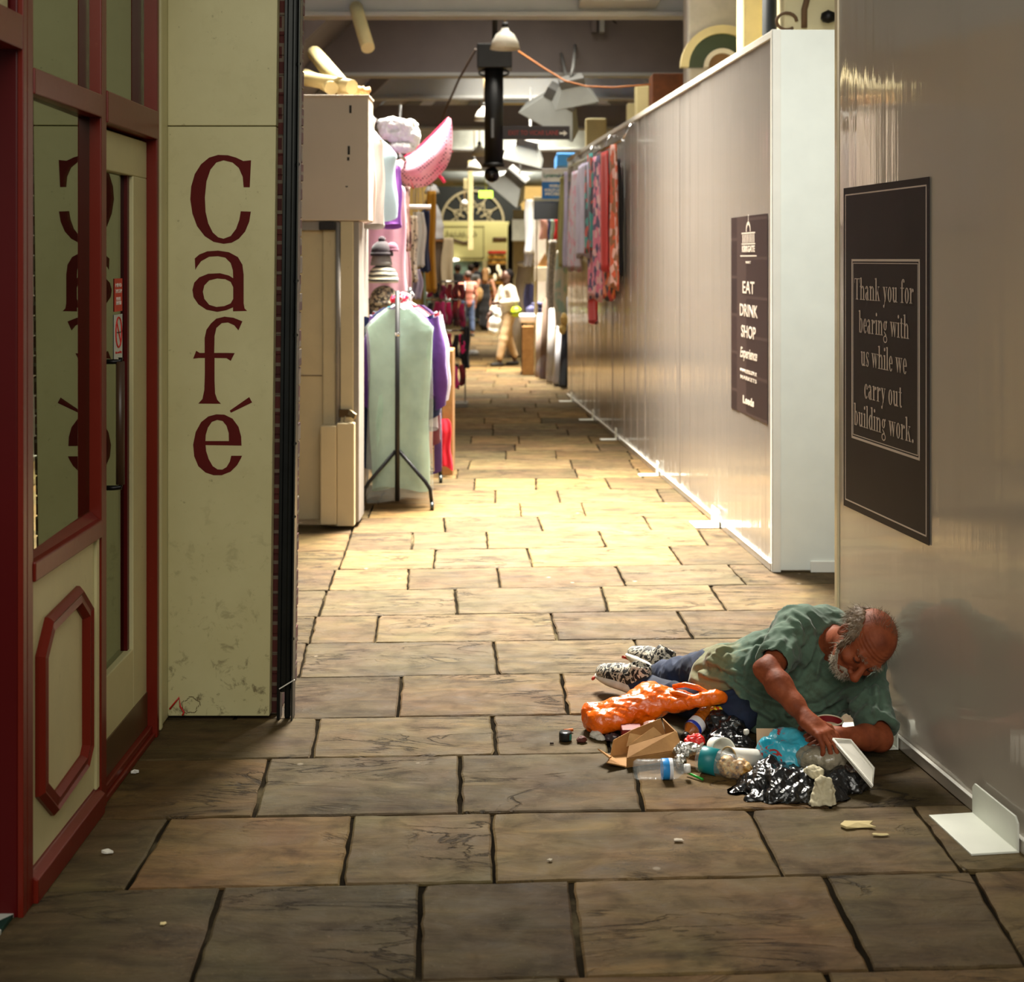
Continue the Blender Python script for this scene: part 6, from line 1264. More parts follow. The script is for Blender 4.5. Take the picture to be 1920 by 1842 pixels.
for i in range(len(edge)):
    a = np.array(P(*edge[i], YPk)); b_ = np.array(P(*top_[i], YPk+.12)); row = []
    for k in range(n_r): q = k/(n_r-1); p_ = b_*(1-q)+a*q; p_[1] -= .22*math.sin(q*PI)*math.sin(PI*min(1, (i+.6)/len(edge))); row.append(p_)
    rows_.append(row)
Vp = np.array(rows_).reshape(-1, 3); po_ = npmesh('canopy', Vp, grid_faces(len(edge), n_r), pm.m, par); sm_ = po_.modifiers.new('s', 'SOLIDIFY'); sm_.thickness = .006; ss = po_.modifiers.new('ss', 'SUBSURF'); ss.levels = ss.render_levels = 2
m = MB(); m.tube([P(754, 300, YPk+.1), (-1.02, YPk+.1, zc(195)+.06)], .006, 6); m.build('hook_wire', CHROME, par)
PKR = M_plain('parasol_red', rgb(226, 50, 90), .5); m = MB(); m.tube([P(*q, YPk+.11) for q in top_[:8]], .016, 8); m.build('rim_binding', PKR, par); m = MB(); m.tube([P(*q, YPk) for q in ((815, 322), (828, 334), (834, 343))], .014, 8); m.build('handle_tip', PKR, par)
for i in range(2, 8, 2):
    m = MB(); m.tube([Vector(rows_[i][k])+Vector((0, .012, 0)) for k in range(n_r)], .005, 6); m.build('rib', PKR, par)
# cloths further along the left: scarf, blouse, mustard curtain, dress form
def drape(name, label, cat, x0, x1, yt, yb, Y, mat, group=None, seed=0, folds=4, amp=.025, depth=.05, taper=1.0):
    """cloth hanging in folds between pixel columns at distance Y (closed sheet with thickness)"""
    a = P(x0, yt, Y); b_ = P(x1, yb, Y); nu, nv = 24, 36; V = np.zeros((nu, nv, 3)); r = random.Random(seed); ph = r.uniform(0, 6); cx = (a.x+b_.x)/2; hw = (b_.x-a.x)/2
    for i in range(nu):
        s = i/(nu-1); k = .78+.22*min(1, s*3); k *= 1+(taper-1)*s
        for j in range(nv):
            u = 2*PI*j/nv; x = hw*k*math.cos(u); y = depth*.5*math.sin(u)+amp*math.sin(x/max(hw, .01)*folds*1.6+ph+s)*min(1, .3+s)
            V[i, j] = (cx+x+.01*math.sin(s*6+ph), Y+y, a.z+(b_.z-a.z)*s+(.012*math.sin(x/max(hw, .01)*folds*2+ph) if i == nu-1 else 0))
    V = V.reshape(-1, 3); f = grid_faces(nu, nv, True); o = npmesh(name, V, f, mat, None)
    bm = bmesh.new(); bm.from_mesh(o.data); bmesh.ops.holes_fill(bm, edges=[e for e in bm.edges if e.is_boundary], sides=0); bm.to_mesh(o.data); bm.free()
    return tag(o, label, cat, group)
g2 = 'cloths hanging further along the left stalls'
WHT = M_cloth('white_cloth', rgb(226, 226, 228)); MUST = M_cloth('mustard_cloth', rgb(196, 140, 26))
drape('scarf', 'brown and white leopard scarf hanging left of the white blouse', 'scarf', 765, 783, 405, 528, 12.5, M_cloth('leopard_scarf', rgb(206, 190, 170), rgb(56, 40, 36), 'spots', 30), g2, 1)
drape('blouse', 'white blouse hanging before the navy cardigan, left stalls', 'blouse', 772, 798, 398, 500, 13.0, WHT, g2, 2)
drape('cardigan', 'navy cardigan hanging between white blouse and mustard curtain', 'cardigan', 786, 806, 395, 510, 13.5, NAVY, g2, 3)
drape('curtain', 'mustard yellow curtain hanging behind the navy cardigan', 'curtain', 797, 818, 358, 548, 15.0, MUST, g2, 4, 3)
drape('dress', 'pale pink long dress hanging behind the hats', 'dress', 752, 770, 430, 575, 12.0, M_cloth('pale_pink', rgb(226, 186, 196)), g2, 5)
drape('cloth', 'lilac cloth hanging low beside the leopard scarf', 'cloth', 772, 792, 505, 560, 12.8, M_cloth('lilac_cloth', rgb(170, 160, 190)), g2, 6)
drape('rug', 'dark flowered rug hanging behind the hats', 'rug', 690, 712, 470, 600, 11.2, M_cloth('dark_rug', rgb(40, 36, 34), rgb(96, 60, 70), 'floral', 22), g2, 7)
df = thing('dress_form', 'white dress form standing on a shelf end above the sock racks', 'dress form', W(818, 450, 16))
f_ = Field(P(800, 470, 17.15)-Vector((.1, .25, .1)), P(840, 360, 17.15)+Vector((.15, .25, .2)), .012)
f_.chain([W(817, 446, 17.15), W(818, 425, 17.15), W(815, 404, 17.15), W(813, 390, 17.15)], [.10, .085, .075, .06], k=.04); f_.cap(W(810, 384, 17.15), W(812, 366, 17.15), .03, .026, k=.01)
f_.build('torso', WHT, df); m = MB(); m.lathe([(0, -.02), (.12, -.02), (.12, .02), (0, .02)], W(818, 450.5, 17.15)); m.build('base', BLK, df)
hat_ = MB(); hat_.lathe([(0, .10), (.05, .085), (.085, .02), (.10, -.02), (.0, -.02)], W(810, 360, 17.15)); tag(hat_.build('white_hat', WHT), 'white hat on the peg above the dress form', 'hat')
sf = thing('shelf_unit', 'brown shelf end standing between the mustard curtain and cream roll', 'shelf', W(818, 500, 17)); part('side_panel', M_plain('shelf_brown', rgb(120, 104, 88), .6), sf, ((W(808, 0, 17)[0], 17, 0), (W(830, 0, 17)[0], 17.4, W(0, 454, 17)[2])), bevel=.01); part('top_board', M_plain('timber_mid', rgb(150, 100, 50), .6), sf, ((W(806, 0, 17)[0], 16.95, W(0, 454, 17)[2]), (W(848, 0, 17)[0], 17.45, W(0, 449, 17)[2])), bevel=.005)
drape('towel', 'cream towel hanging over the brown shelf end', 'towel', 828, 851, 446, 545, 16.92, M_cloth('cream_towel', rgb(226, 208, 172)), g2, 8, 2)
m = MB(); m.tube([P(752, 388, 12), P(808, 388, 12)], .02, 8); tag(m.build('white_rail', HANG), 'short white rail end sticking out below the pink parasol', 'rail')
drape('cloth', 'flowered cloth strip hanging from the short white rail', 'cloth', 752, 770, 350, 470, 11.8, M_cloth('floral_pale', rgb(206, 170, 160), rgb(120, 90, 84), 'floral', 30), g2, 9)
m = MB(); m.tube([(-.885, 11.0, 2.52), (-.885, 15.3, 2.52), (-1.15, 15.3, 2.5), (-1.15, 15.3, 0)], .014, 8)
for x_, y_, z_ in ((-.89, 12.5, 2.06), (-.875, 13.0, 2.1), (-.855, 13.5, 2.13), (-.88, 15.0, 2.4), (-.915, 12.0, 1.93), (-.905, 11.8, 2.28), (-.905, 12.8, 1.58)): m.tube([(x_, y_, z_), (-.885, y_, 2.52)], .004, 5)
tag(m.build('stall_rail', CHROME), 'metal rail with hooks running back below the pink parasol', 'rail')
# knitted hats on a stand
hs = thing('hat_stand', 'slim pole stand carrying the knitted hats beside the stall', 'stand', (W(722, 600, 10.8)[0], 11.1, 0))
m = MB(); m.tube([(W(722, 0, 10.8)[0], 11.2, 0), (W(722, 0, 10.8)[0], 11.2, W(0, 445, 10.8)[2])], .018, 8); m.build('pole', BLK, hs)
def khat(px, py, r, label, mat, flaps=False, pom=None, sc=1.0):
    c = P(px, py, 10.8); t = thing('knitted_hat', label, 'hat', c, 'knitted hats on the stand')
    MB().lathe([(r*math.cos(a), r*sc*math.sin(a)) for a in np.linspace(-.35, PI/2, 9)], c, n=20).build('crown', mat, t)
    MB().lathe([(r*.98, -r*.42*sc), (r*1.06, -r*.40*sc), (r*1.06, -r*.08*sc), (r*.98, -r*.05*sc)], c, n=20).build('brim', mat, t)
    if pom: MB().lathe([(r*.34*math.sin(PI*i/6), r*.34*math.cos(PI*i/6)) for i in range(7)], c+Vector((0, 0, r*sc*1.1)), n=12).build('pompom', pom, t)
    if flaps:
        for s_ in (-1, 1): MB().add([c+Vector((s_*r*x, -.06, -r*z)) for x, z in ((.25, .3), (.95, .3), (.9, 1.2), (.7, 1.5), (.5, 1.1))]+[c+Vector((s_*r*x, -.02, -r*z)) for x, z in ((.25, .3), (.95, .3), (.9, 1.2), (.7, 1.5), (.5, 1.1))], [(0, 1, 2, 3, 4), (9, 8, 7, 6, 5)]+[(i, (i+1) % 5, 5+(i+1) % 5, 5+i) for i in range(5)]).build('ear_flap', mat, t)
K1 = M_cloth('knit_black', rgb(30, 24, 28), rgb(60, 40, 46)); K2 = M_cloth('knit_grey', rgb(120, 116, 108), rgb(140, 136, 126)); K3 = M_cloth('knit_nordic', rgb(46, 44, 38), rgb(196, 188, 160), 'bands', 9); K4 = M_cloth('knit_fairisle', rgb(60, 52, 44), rgb(176, 160, 130), 'floral', 60, c3=rgb(120, 104, 84))
khat(716, 472, .085, 'black knitted hat topmost on the stand', K1, False, K1); khat(715, 490, .080, 'grey knitted hat second from the top of the stand', K2); khat(718, 520, .115, 'striped black and cream knitted hat in the middle of the stand', K3, sc=.9); khat(720, 562, .11, 'patterned knitted hat with ear flaps, lowest on the stand', K4, True)
khat(735, 466, .05, 'small mauve knitted hat right of the topmost hat', M_cloth('knit_mauve', rgb(120, 70, 90)))
# sock rack
yk = 16.0
sk_ = thing('sock_rack', 'wire rack hung with socks and tights at the end of the left stalls', 'rack', (W(840, 700, yk)[0], yk, 0))
zt, zb = W(0, 528, yk)[2], W(0, 735, yk)[2]; xl, xr_ = W(800, 0, yk)[0], W(872, 0, yk)[0]
m = MB()
for x in (xl, (xl+xr_)/2, xr_): m.tube([(x, yk, 0), (x, yk, zt)], .010, 6)
for py in (528, 562, 620, 690): z = W(0, py, yk)[2]; m.tube([(xl, yk-.02, z), (xr_, yk-.02, z)], .012, 6)
m.build('wire_frame', CHROME, sk_); part('base_tray', M_plain('tray_grey', rgb(120, 116, 108), .5), sk_, ((xl-.03, yk-.15, 0), (xr_+.03, yk+.15, .05)), bevel=.005)
pc = [rgb(24, 20, 24), rgb(226, 20, 110), rgb(170, 24, 40), rgb(30, 26, 30), rgb(230, 60, 140), rgb(220, 190, 30), rgb(40, 50, 130), rgb(200, 190, 180)]
names_ = ['black', 'pink', 'dark red', 'black', 'bright pink', 'yellow', 'navy', 'pale grey']; rws = ['top', 'second', 'third', 'lowest']
order = [[0, 3, 0, 2, 2, 2], [3, 1, 4, 1, 2, 1], [6, 7, 0, 1, 3, 0], [1, 6, 5, 5, 4, 2]]
for ri, (py0, py1) in enumerate(((532, 560), (566, 612), (624, 672), (682, 728))):
    for k in range(6):
        w_ = 12; px = 801+k*12; ci = order[ri][k]
        o = drape('sock_pack', '%s socks, %s row of the wire rack, %s' % (names_[ci], rws[ri], ['first from the left', 'second from the left', 'third from the left', 'third from the right', 'second from the right', 'last at the right'][k]), 'socks', px, px+11, py0+random.randint(0, 4), py1-random.randint(0, 6), yk-.08, M_cloth('sock_%d_%d' % (ci, ri), pc[ci], pc[1] if ci == 0 else pc[0], 'floral' if (k+ri) % 3 == 1 else None, 24), 'sock packs on the wire rack', ri*7+k, 2, .008, .03)
drape('black_coat', 'black coat hanging off the right end of the sock rack', 'coat', 866, 881, 612, 690, 15.98, M_cloth('black_cloth', rgb(26, 24, 26)), None, 55)
wb = lump('white_bag', [(W(888, 662, 24.5), (.09, .08, .05)), (W(880, 664, 24.5), (.05, .06, .03))], M_plain('bag_white', rgb(214, 218, 224), .5), None, 66, .02, 14, .01); tag(wb, 'small white bag lying on the floor beyond the sock rack', 'bag')
# ================================================================== right: clothes hung on the hoarding, far stalls
def yh(px, off=.07): return (1.999-off)/((px-HX)/FPX+.0768)
def hang(name, label, cat, x0, x1, yt, yb, mat, seed=0, off=.07, folds=3, amp=.02, group='clothes hung along the top of the far hoarding', th=.03):
    """strip of cloth hung parallel to the far hoarding"""
    nu, nv = 26, 28; V = np.zeros((nu, nv, 3)); r = random.Random(seed); ph = r.uniform(0, 6); Y0, Y1 = yh(x1, off), yh(x0, off); Ym = (Y0+Y1)/2
    zt, zb = P(0, yt, Ym).z, P(0, yb, Ym).z; d = Vector((-.0768, 1, 0)).normalized()
    for i in range(nu):
        s = i/(nu-1); k = .7+.3*min(1, s*4)
        for j in range(nv):
            u = 2*PI*j/nv; a = (Y1-Y0)/2*k*math.cos(u); o_ = th/2*math.sin(u)+amp*math.sin(a/((Y1-Y0)/2+1e-3)*folds*1.7+ph+s*1.5)*min(1, .35+s)
            V[i, j] = (hx2(Ym+a)-off-o_, Ym+a, zt+(zb-zt)*s+(.03*math.sin(a*9+ph) if i == nu-1 else 0))
    o = npmesh(name, V.reshape(-1, 3), grid_faces(nu, nv, True), mat)
    bm = bmesh.new(); bm.from_mesh(o.data); bmesh.ops.holes_fill(bm, edges=[e for e in bm.edges if e.is_boundary], sides=0); bm.to_mesh(o.data); bm.free()
    return tag(o, label, cat, group)
FL1 = M_cloth('floral_red', rgb(206, 44, 30), rgb(232, 120, 40), 'floral', 13, c3=rgb(40, 26, 30)); FL2 = M_cloth('floral_pink', rgb(232, 120, 160), rgb(240, 190, 200), 'floral', 15, c3=rgb(70, 50, 110)); FL3 = M_cloth('floral_dark', rgb(34, 30, 60), rgb(30, 150, 150), 'floral', 12, c3=rgb(200, 60, 40))
FL4 = M_cloth('floral_orange', rgb(222, 90, 30), rgb(150, 90, 30), 'floral', 14, c3=rgb(236, 190, 180)); RED_C = M_cloth('scarlet_cloth', rgb(216, 24, 18)); LAV = M_cloth('lavender_cloth', rgb(190, 184, 220), rgb(206, 200, 230))
hang('sarong', 'orange patterned sarong nearest the camera on the far hoarding', 'sarong', 1142, 1157, 272, 540, FL4, 1, .09); hang('sarong', 'scarlet sarong second from the near end of the hung clothes', 'sarong', 1126, 1143, 285, 505, RED_C, 2, .12); hang('sarong', 'red flowered sarong with dark hem behind the scarlet one', 'sarong', 1118, 1150, 330, 558, FL1, 3, .06)
hang('sarong', 'pink flowered sarong in the middle of the hung clothes', 'sarong', 1106, 1126, 295, 560, FL2, 4, .11); hang('scarf', 'dark navy and teal flowered scarf left of the pink sarong', 'scarf', 1098, 1114, 290, 470, FL3, 5, .13); hang('skirt', 'plain red skirt hanging lowest among the hung clothes', 'skirt', 1103, 1122, 520, 603, RED_C, 6, .10); hang('blouse', 'lavender white blouse left of the flowered scarf', 'blouse', 1082, 1106, 308, 480, LAV, 7, .14, 4)
hang('blouse', 'lilac blouse with pale pink print left of the lavender one', 'blouse', 1068, 1088, 322, 505, M_cloth('lilac_print', rgb(196, 186, 204), rgb(206, 140, 170), 'floral', 17), 8, .12); hang('sarong', 'black cloth at the near end, behind the orange sarong', 'sarong', 1148, 1164, 300, 520, M_cloth('black_cloth', rgb(26, 24, 26)), 9, .04)
m = MB(); ya, yb_ = yh(1168, .08), yh(1066, .08); m.tube([(hx2(ya)-.08, ya, P(0, 262, ya).z), (hx2(yb_)-.08, yb_, P(0, 330, yb_).z+.1)], .014, 8)
for k in range(4):
    y_ = ya+(yb_-ya)*k/3.2; m.tube([(hx2(y_)-.08, y_, P(0, 262, ya).z), (hx2(y_)-.0, y_, H_-.03)], .010, 6)
tag(m.build('hanging_rail', CHROME), 'metal rail along the far hoarding holding the flowered sarongs', 'rail')
g3 = 'goods of the right stalls beyond the hoarding'
drape('dress', 'olive green dress hanging just past the end of the long hoarding', 'dress', 1047, 1066, 330, 500, 18.3, M_cloth('olive_cloth', rgb(160, 156, 96)), g3, 1); drape('dress', 'lavender dress just past the end of the long hoarding', 'dress', 1056, 1078, 322, 502, 18.0, LAV, g3, 2)
drape('curtain', 'pale flowered curtain hanging low at the end of the hoarding', 'curtain', 1040, 1064, 470, 612, 18.6, M_cloth('pale_floral', rgb(186, 180, 166), rgb(150, 170, 160), 'floral', 12), g3, 3); drape('curtain', 'grey speckled curtain left of the pale flowered one', 'curtain', 1026, 1044, 450, 600, 19.5, M_cloth('grey_speckle', rgb(120, 112, 104), rgb(160, 150, 140), 'spots', 30), g3, 4)
bs_ = thing('shop_sign', 'blue and white shop sign above the right stalls', 'sign', P(1040, 345, 18.6)); a_, b_ = P(1016, 373, 18.6), P(1066, 316, 18.6); mid = P(0, 341, 18.6).z
part('blue_panel', M_plain('sign_blue', rgb(20, 110, 190), .4), bs_, ((a_.x, 18.6, a_.z), (b_.x, 18.66, mid)), bevel=.003); part('white_panel', M_plain('sign_white', rgb(236, 236, 238), .4), bs_, ((a_.x, 18.6, mid), (b_.x, 18.66, b_.z)), bevel=.003)
Ms = frame_M(P(1040, 345, 18.595), (1, 0, 0), (0, 0, 1)); sans('lettering', 'Lycamobile', Ms @ Matrix.Translation((0, P(0, 329, 18.6).z-P(0, 345, 18.6).z, 0)), .07, M_plain('sign_green_blue', rgb(40, 130, 120), .5), bs_, .30, .001, .002)
for s_, py, wd in (('WORLD', 349, .17), ("WORLD'S LARGEST", 357, .30), ('MOBILE', 364, .28)): sans('lettering', s_, Ms @ Matrix.Translation((.01, P(0, py, 18.6).z-P(0, 345, 18.6).z, 0)), .055, WH, bs_, wd, .001, .002)
m = MB(); m.tube([(a_.x+.3, 18.64, mid), (1.2, 18.64, mid), (1.2, 18.3, mid)], .02, 8); m.build('bracket', CHROME, bs_)
tag(part('blue_light_box', M_plain('box_blue', rgb(50, 130, 200), .4), None, (tuple(P(1044, 312, 20)), tuple(P(1078, 287, 20)+Vector((0, 1.2, 0)))), bevel=.01), 'blue light box behind and above the shop sign', 'sign')
tv = thing('black_screen', 'black screen panel hanging below the blue and white sign', 'screen', P(1026, 394, 19)); a_, b_ = P(1001, 412, 19), P(1052, 377, 19); part('panel', M_plain('screen_black', rgb(26, 26, 30), .2), tv, ((a_.x, 19, a_.z), (b_.x, 19.05, b_.z)), bevel=.004); part('bracket', CRM, tv, ((a_.x, 19.05, b_.z), (b_.x, 19.1, b_.z+.06)), bevel=.004); MB().tube([(a_.x+.1, 19.08, b_.z-.02), (P(1010, 0, 21).x, 21.02, P(0, 405, 21).z)], .014, 6).build('arm', BLK, tv)
drape('cloth', 'long white cloth hanging left of the black screen', 'cloth', 984, 1003, 374, 475, 22, WHT, g3, 5, 2); drape('cloth', 'pale grey cloth below the long white cloth', 'cloth', 982, 998, 460, 500, 22.4, M_cloth('pale_grey', rgb(170, 166, 170)), g3, 6)
for i, (x0, x1, c, nm, yb2) in enumerate(((1012, 1028, rgb(214, 160, 150), 'salmon', 448), (1027, 1032, rgb(50, 60, 120), 'navy', 452), (1031, 1040, rgb(150, 170, 160), 'grey green', 454), (1039, 1047, rgb(190, 24, 28), 'red', 450))):
    drape('towel', '%s towel in the row under the black screen' % nm, 'towel', x0, x1, 412, yb2, 20, M_cloth('towel_%d' % i, c), 'towels under the black screen', 20+i, 1, .008)
m = MB(); q_ = P(1006, 412, 20); m.tube([(q_.x, 20, 0), (q_.x, 20, q_.z), (P(1050, 412, 20).x, 20, q_.z)], .012, 8); tag(m.build('towel_rail', CHROME), 'thin metal stand carrying the coloured towels', 'rail')
m = MB(); q_ = P(1003, 376, 22); m.tube([(q_.x, 22.1, 0), (q_.x, 22.1, q_.z), (P(984, 376, 22).x, 22, q_.z)], .014, 8); m.tube([(q_.x, 22.1, P(0, 460, 22.4).z), (P(984, 460, 22.4).x, 22.4, P(0, 461, 22.4).z)], .012, 8); m.tube([(q_.x, 22.1, P(0, 531, 22.5).z), (P(984, 531, 22.5).x, 22.5, P(0, 531, 22.5).z)], .012, 8); tag(m.build('cloth_stand', CHROME), 'tall metal stand carrying the long white cloth', 'stand')
m = MB(); m.tube([(1.2, 18.0, P(0, 323, 18).z), P(1078, 323, 18.0), P(1064, 326, 18.05), P(1047, 331, 18.3)], .014, 8); m.tube([(1.2, 18.0, 0), (1.2, 18.0, P(0, 323, 18).z)], .014, 8); tag(m.build('dress_rail', CHROME), 'metal rail holding the olive and lavender dresses past the hoarding', 'rail')
CST = M_plain('stall_pale', rgb(206, 194, 180), .6); ctx = thing('stall_post', 'pale stall post behind the towels on the right', 'post', P(1005, 600, 21)); part('board', CST, ctx, ((P(1003, 0, 21).x, 21, 0), (P(1024, 0, 21).x, 21.2, P(0, 400, 21).z)), bevel=.01)
ct = thing('card_triangle', 'brown folded card standing above the white notice', 'card', P(1018, 490, 20.4)); MB().prism([(P(1006, 0, 20.4).x, P(0, 501, 20.4).z), (P(1029, 0, 20.4).x, P(0, 501, 20.4).z), (P(1022, 0, 20.4).x, P(0, 474, 20.4).z)], .03, Matrix(((1, 0, 0, 0), (0, 0, -1, 20.45), (0, 1, 0, 0), (0, 0, 0, 1)))).build('card', KRAFT, ct)
nb = thing('notice_stand', 'white notice box on cream legs, right of the woman in white', 'notice', P(1016, 515, 20.4)); part('notice', M_plain('notice_white', rgb(226, 216, 196), .6), nb, ((P(1002, 0, 20.4).x, 20.4, P(0, 528, 20.4).z), (P(1031, 0, 20.4).x, 20.5, P(0, 501, 20.4).z)), bevel=.004); part('leg', CRM, nb, ((P(1002, 0, 20.4).x, 20.42, 0), (P(1008, 0, 20.4).x, 20.5, P(0, 528, 20.4).z)), bevel=0)
part('leg', CRM, nb, ((P(1026, 0, 20.4).x, 20.42, 0), (P(1031, 0, 20.4).x, 20.5, P(0, 528, 20.4).z)), bevel=0)
def roll(name, label, a, b_, r, mat, core=None):
    M, L = axisM(a, b_); t = thing(name, label, 'fabric roll', a, 'rolls of fabric leaning at the right stalls')
    MB().lathe([(0, 0), (r, 0), (r, L), (r*.3, L), (r*.3, L-.02), (0, L-.02)], M=M, n=18).build('fabric', mat, t); return t
roll('fabric_roll', 'big pale roll of fabric leaning behind the woman in white', (P(962, 590, 24).x, 24, .03), P(985, 500, 24.3), .13, M_cloth('pale_roll', rgb(206, 196, 186)))
rw_ = lump('white_roll_end', [(P(985, 495, 24.2), (.15, .1, .05))], WHT, None, 70, .01, 10, .012); tag(rw_, 'white folded cloth on top of the big pale fabric roll', 'cloth')
drape('trousers', 'navy trousers hanging right of the big pale fabric roll', 'trousers', 982, 1002, 530, 588, 22.5, M_cloth('navy_denim', rgb(54, 54, 96)), g3, 8, 3)
jp = lump('folded_jeans', [(P(1006, 580, 20.6), (.16, .12, .06)), (P(1012, 570, 20.6), (.12, .1, .03))], M_cloth('navy_denim', rgb(54, 54, 96)), None, 72, .02, 9, .012); tag(jp, 'pile of folded navy jeans on the white table', 'jeans')
tb = thing('stall_table', 'low table under a white cloth, behind the woman in white', 'table', P(1000, 640, 20.6)); part('tabletop', M_plain('table_cloth', rgb(220, 214, 210), .8, 0, .06), tb, ((P(974, 0, 20.6).x, 20.4, P(0, 604, 20.6).z), (P(1022, 0, 20.6).x, 21, P(0, 590, 20.6).z)), bevel=.02)
for px in (977, 1018): part('leg', BLK, tb, ((P(px, 0, 20.6).x, 20.45, 0), (P(px, 0, 20.6).x+.04, 20.5, P(0, 604, 20.6).z)), bevel=0)
tag(part('cardboard_box', KRAFT, None, ((P(979, 0, 20.3).x, 20.3, 0), (P(1001, 0, 20.3).x, 20.75, P(0, 612, 20.3).z)), bevel=.005), 'brown cardboard box under the white cloth table', 'box')
for i, (a, b_, r, c, lb_) in enumerate(((P(1009, 652, 19.6), P(1012, 592, 19.8), .045, rgb(150, 130, 120), 'leftmost, mauve brown'), (P(1018, 655, 19.3), P(1024, 560, 19.6), .05, rgb(96, 72, 54), 'second from the left, dark brown'), (P(1030, 664, 18.8), P(1036, 580, 19.2), .05, rgb(176, 170, 166), 'third, pale grey'), (P(1044, 668, 18.5), P(1052, 610, 19), .055, rgb(190, 190, 200), 'fourth, white blue'), (P(1056, 666, 18.2), P(1064, 560, 18.8), .06, rgb(30, 34, 50), 'rightmost, dark navy beside the hoarding'))):
    roll('fabric_roll', 'fabric roll leaning at the right stalls, %s' % lb_, Vector((a.x, a.y, .03)), b_, r, M_cloth('roll_%d' % i, c))
yl = lump('yellow_bag', [(P(1058, 600, 17.9), (.05, .06, .09)), (P(1054, 618, 17.9), (.05, .05, .06))], M_cloth('yellow_flowers', rgb(206, 176, 110), rgb(180, 150, 90), 'floral', 20), None, 75, .02, 12, .01); tag(yl, 'mustard cloth bag at the foot of the pale flowered curtain', 'bag')
bd_ = thing('pigeon', 'dark pigeon standing at the far foot of the long hoarding', 'bird', G(1058, 712)); Yp = G(1058, 712).y; pf = Field(G(1058, 712)-Vector((.25, .2, 0)), G(1058, 712)+Vector((.25, .2, .3)), .007)
g_ = G(1060, 712); pf.ell((g_.x, Yp, .11), (.085, .05, .05), k=.02).cap((g_.x-.05, Yp, .13), (g_.x-.085, Yp, .155), .026, .022, k=.02).cap((g_.x-.10, Yp, .155), (g_.x-.125, Yp, .15), .008, .004, k=.006).cap((g_.x+.06, Yp, .105), (g_.x+.13, Yp, .09), .03, .015, k=.02); pf.build('body', M_plain('pigeon_grey', rgb(44, 50, 50), .5), bd_)
m = MB()
for s_ in (-.02, .02): m.tube([(g_.x, Yp+s_, .075), (g_.x-.005, Yp+s_, .004), (g_.x-.03, Yp+s_, .004)], .005, 6)
m.build('legs', M_plain('pigeon_leg', rgb(150, 70, 60), .6), bd_)
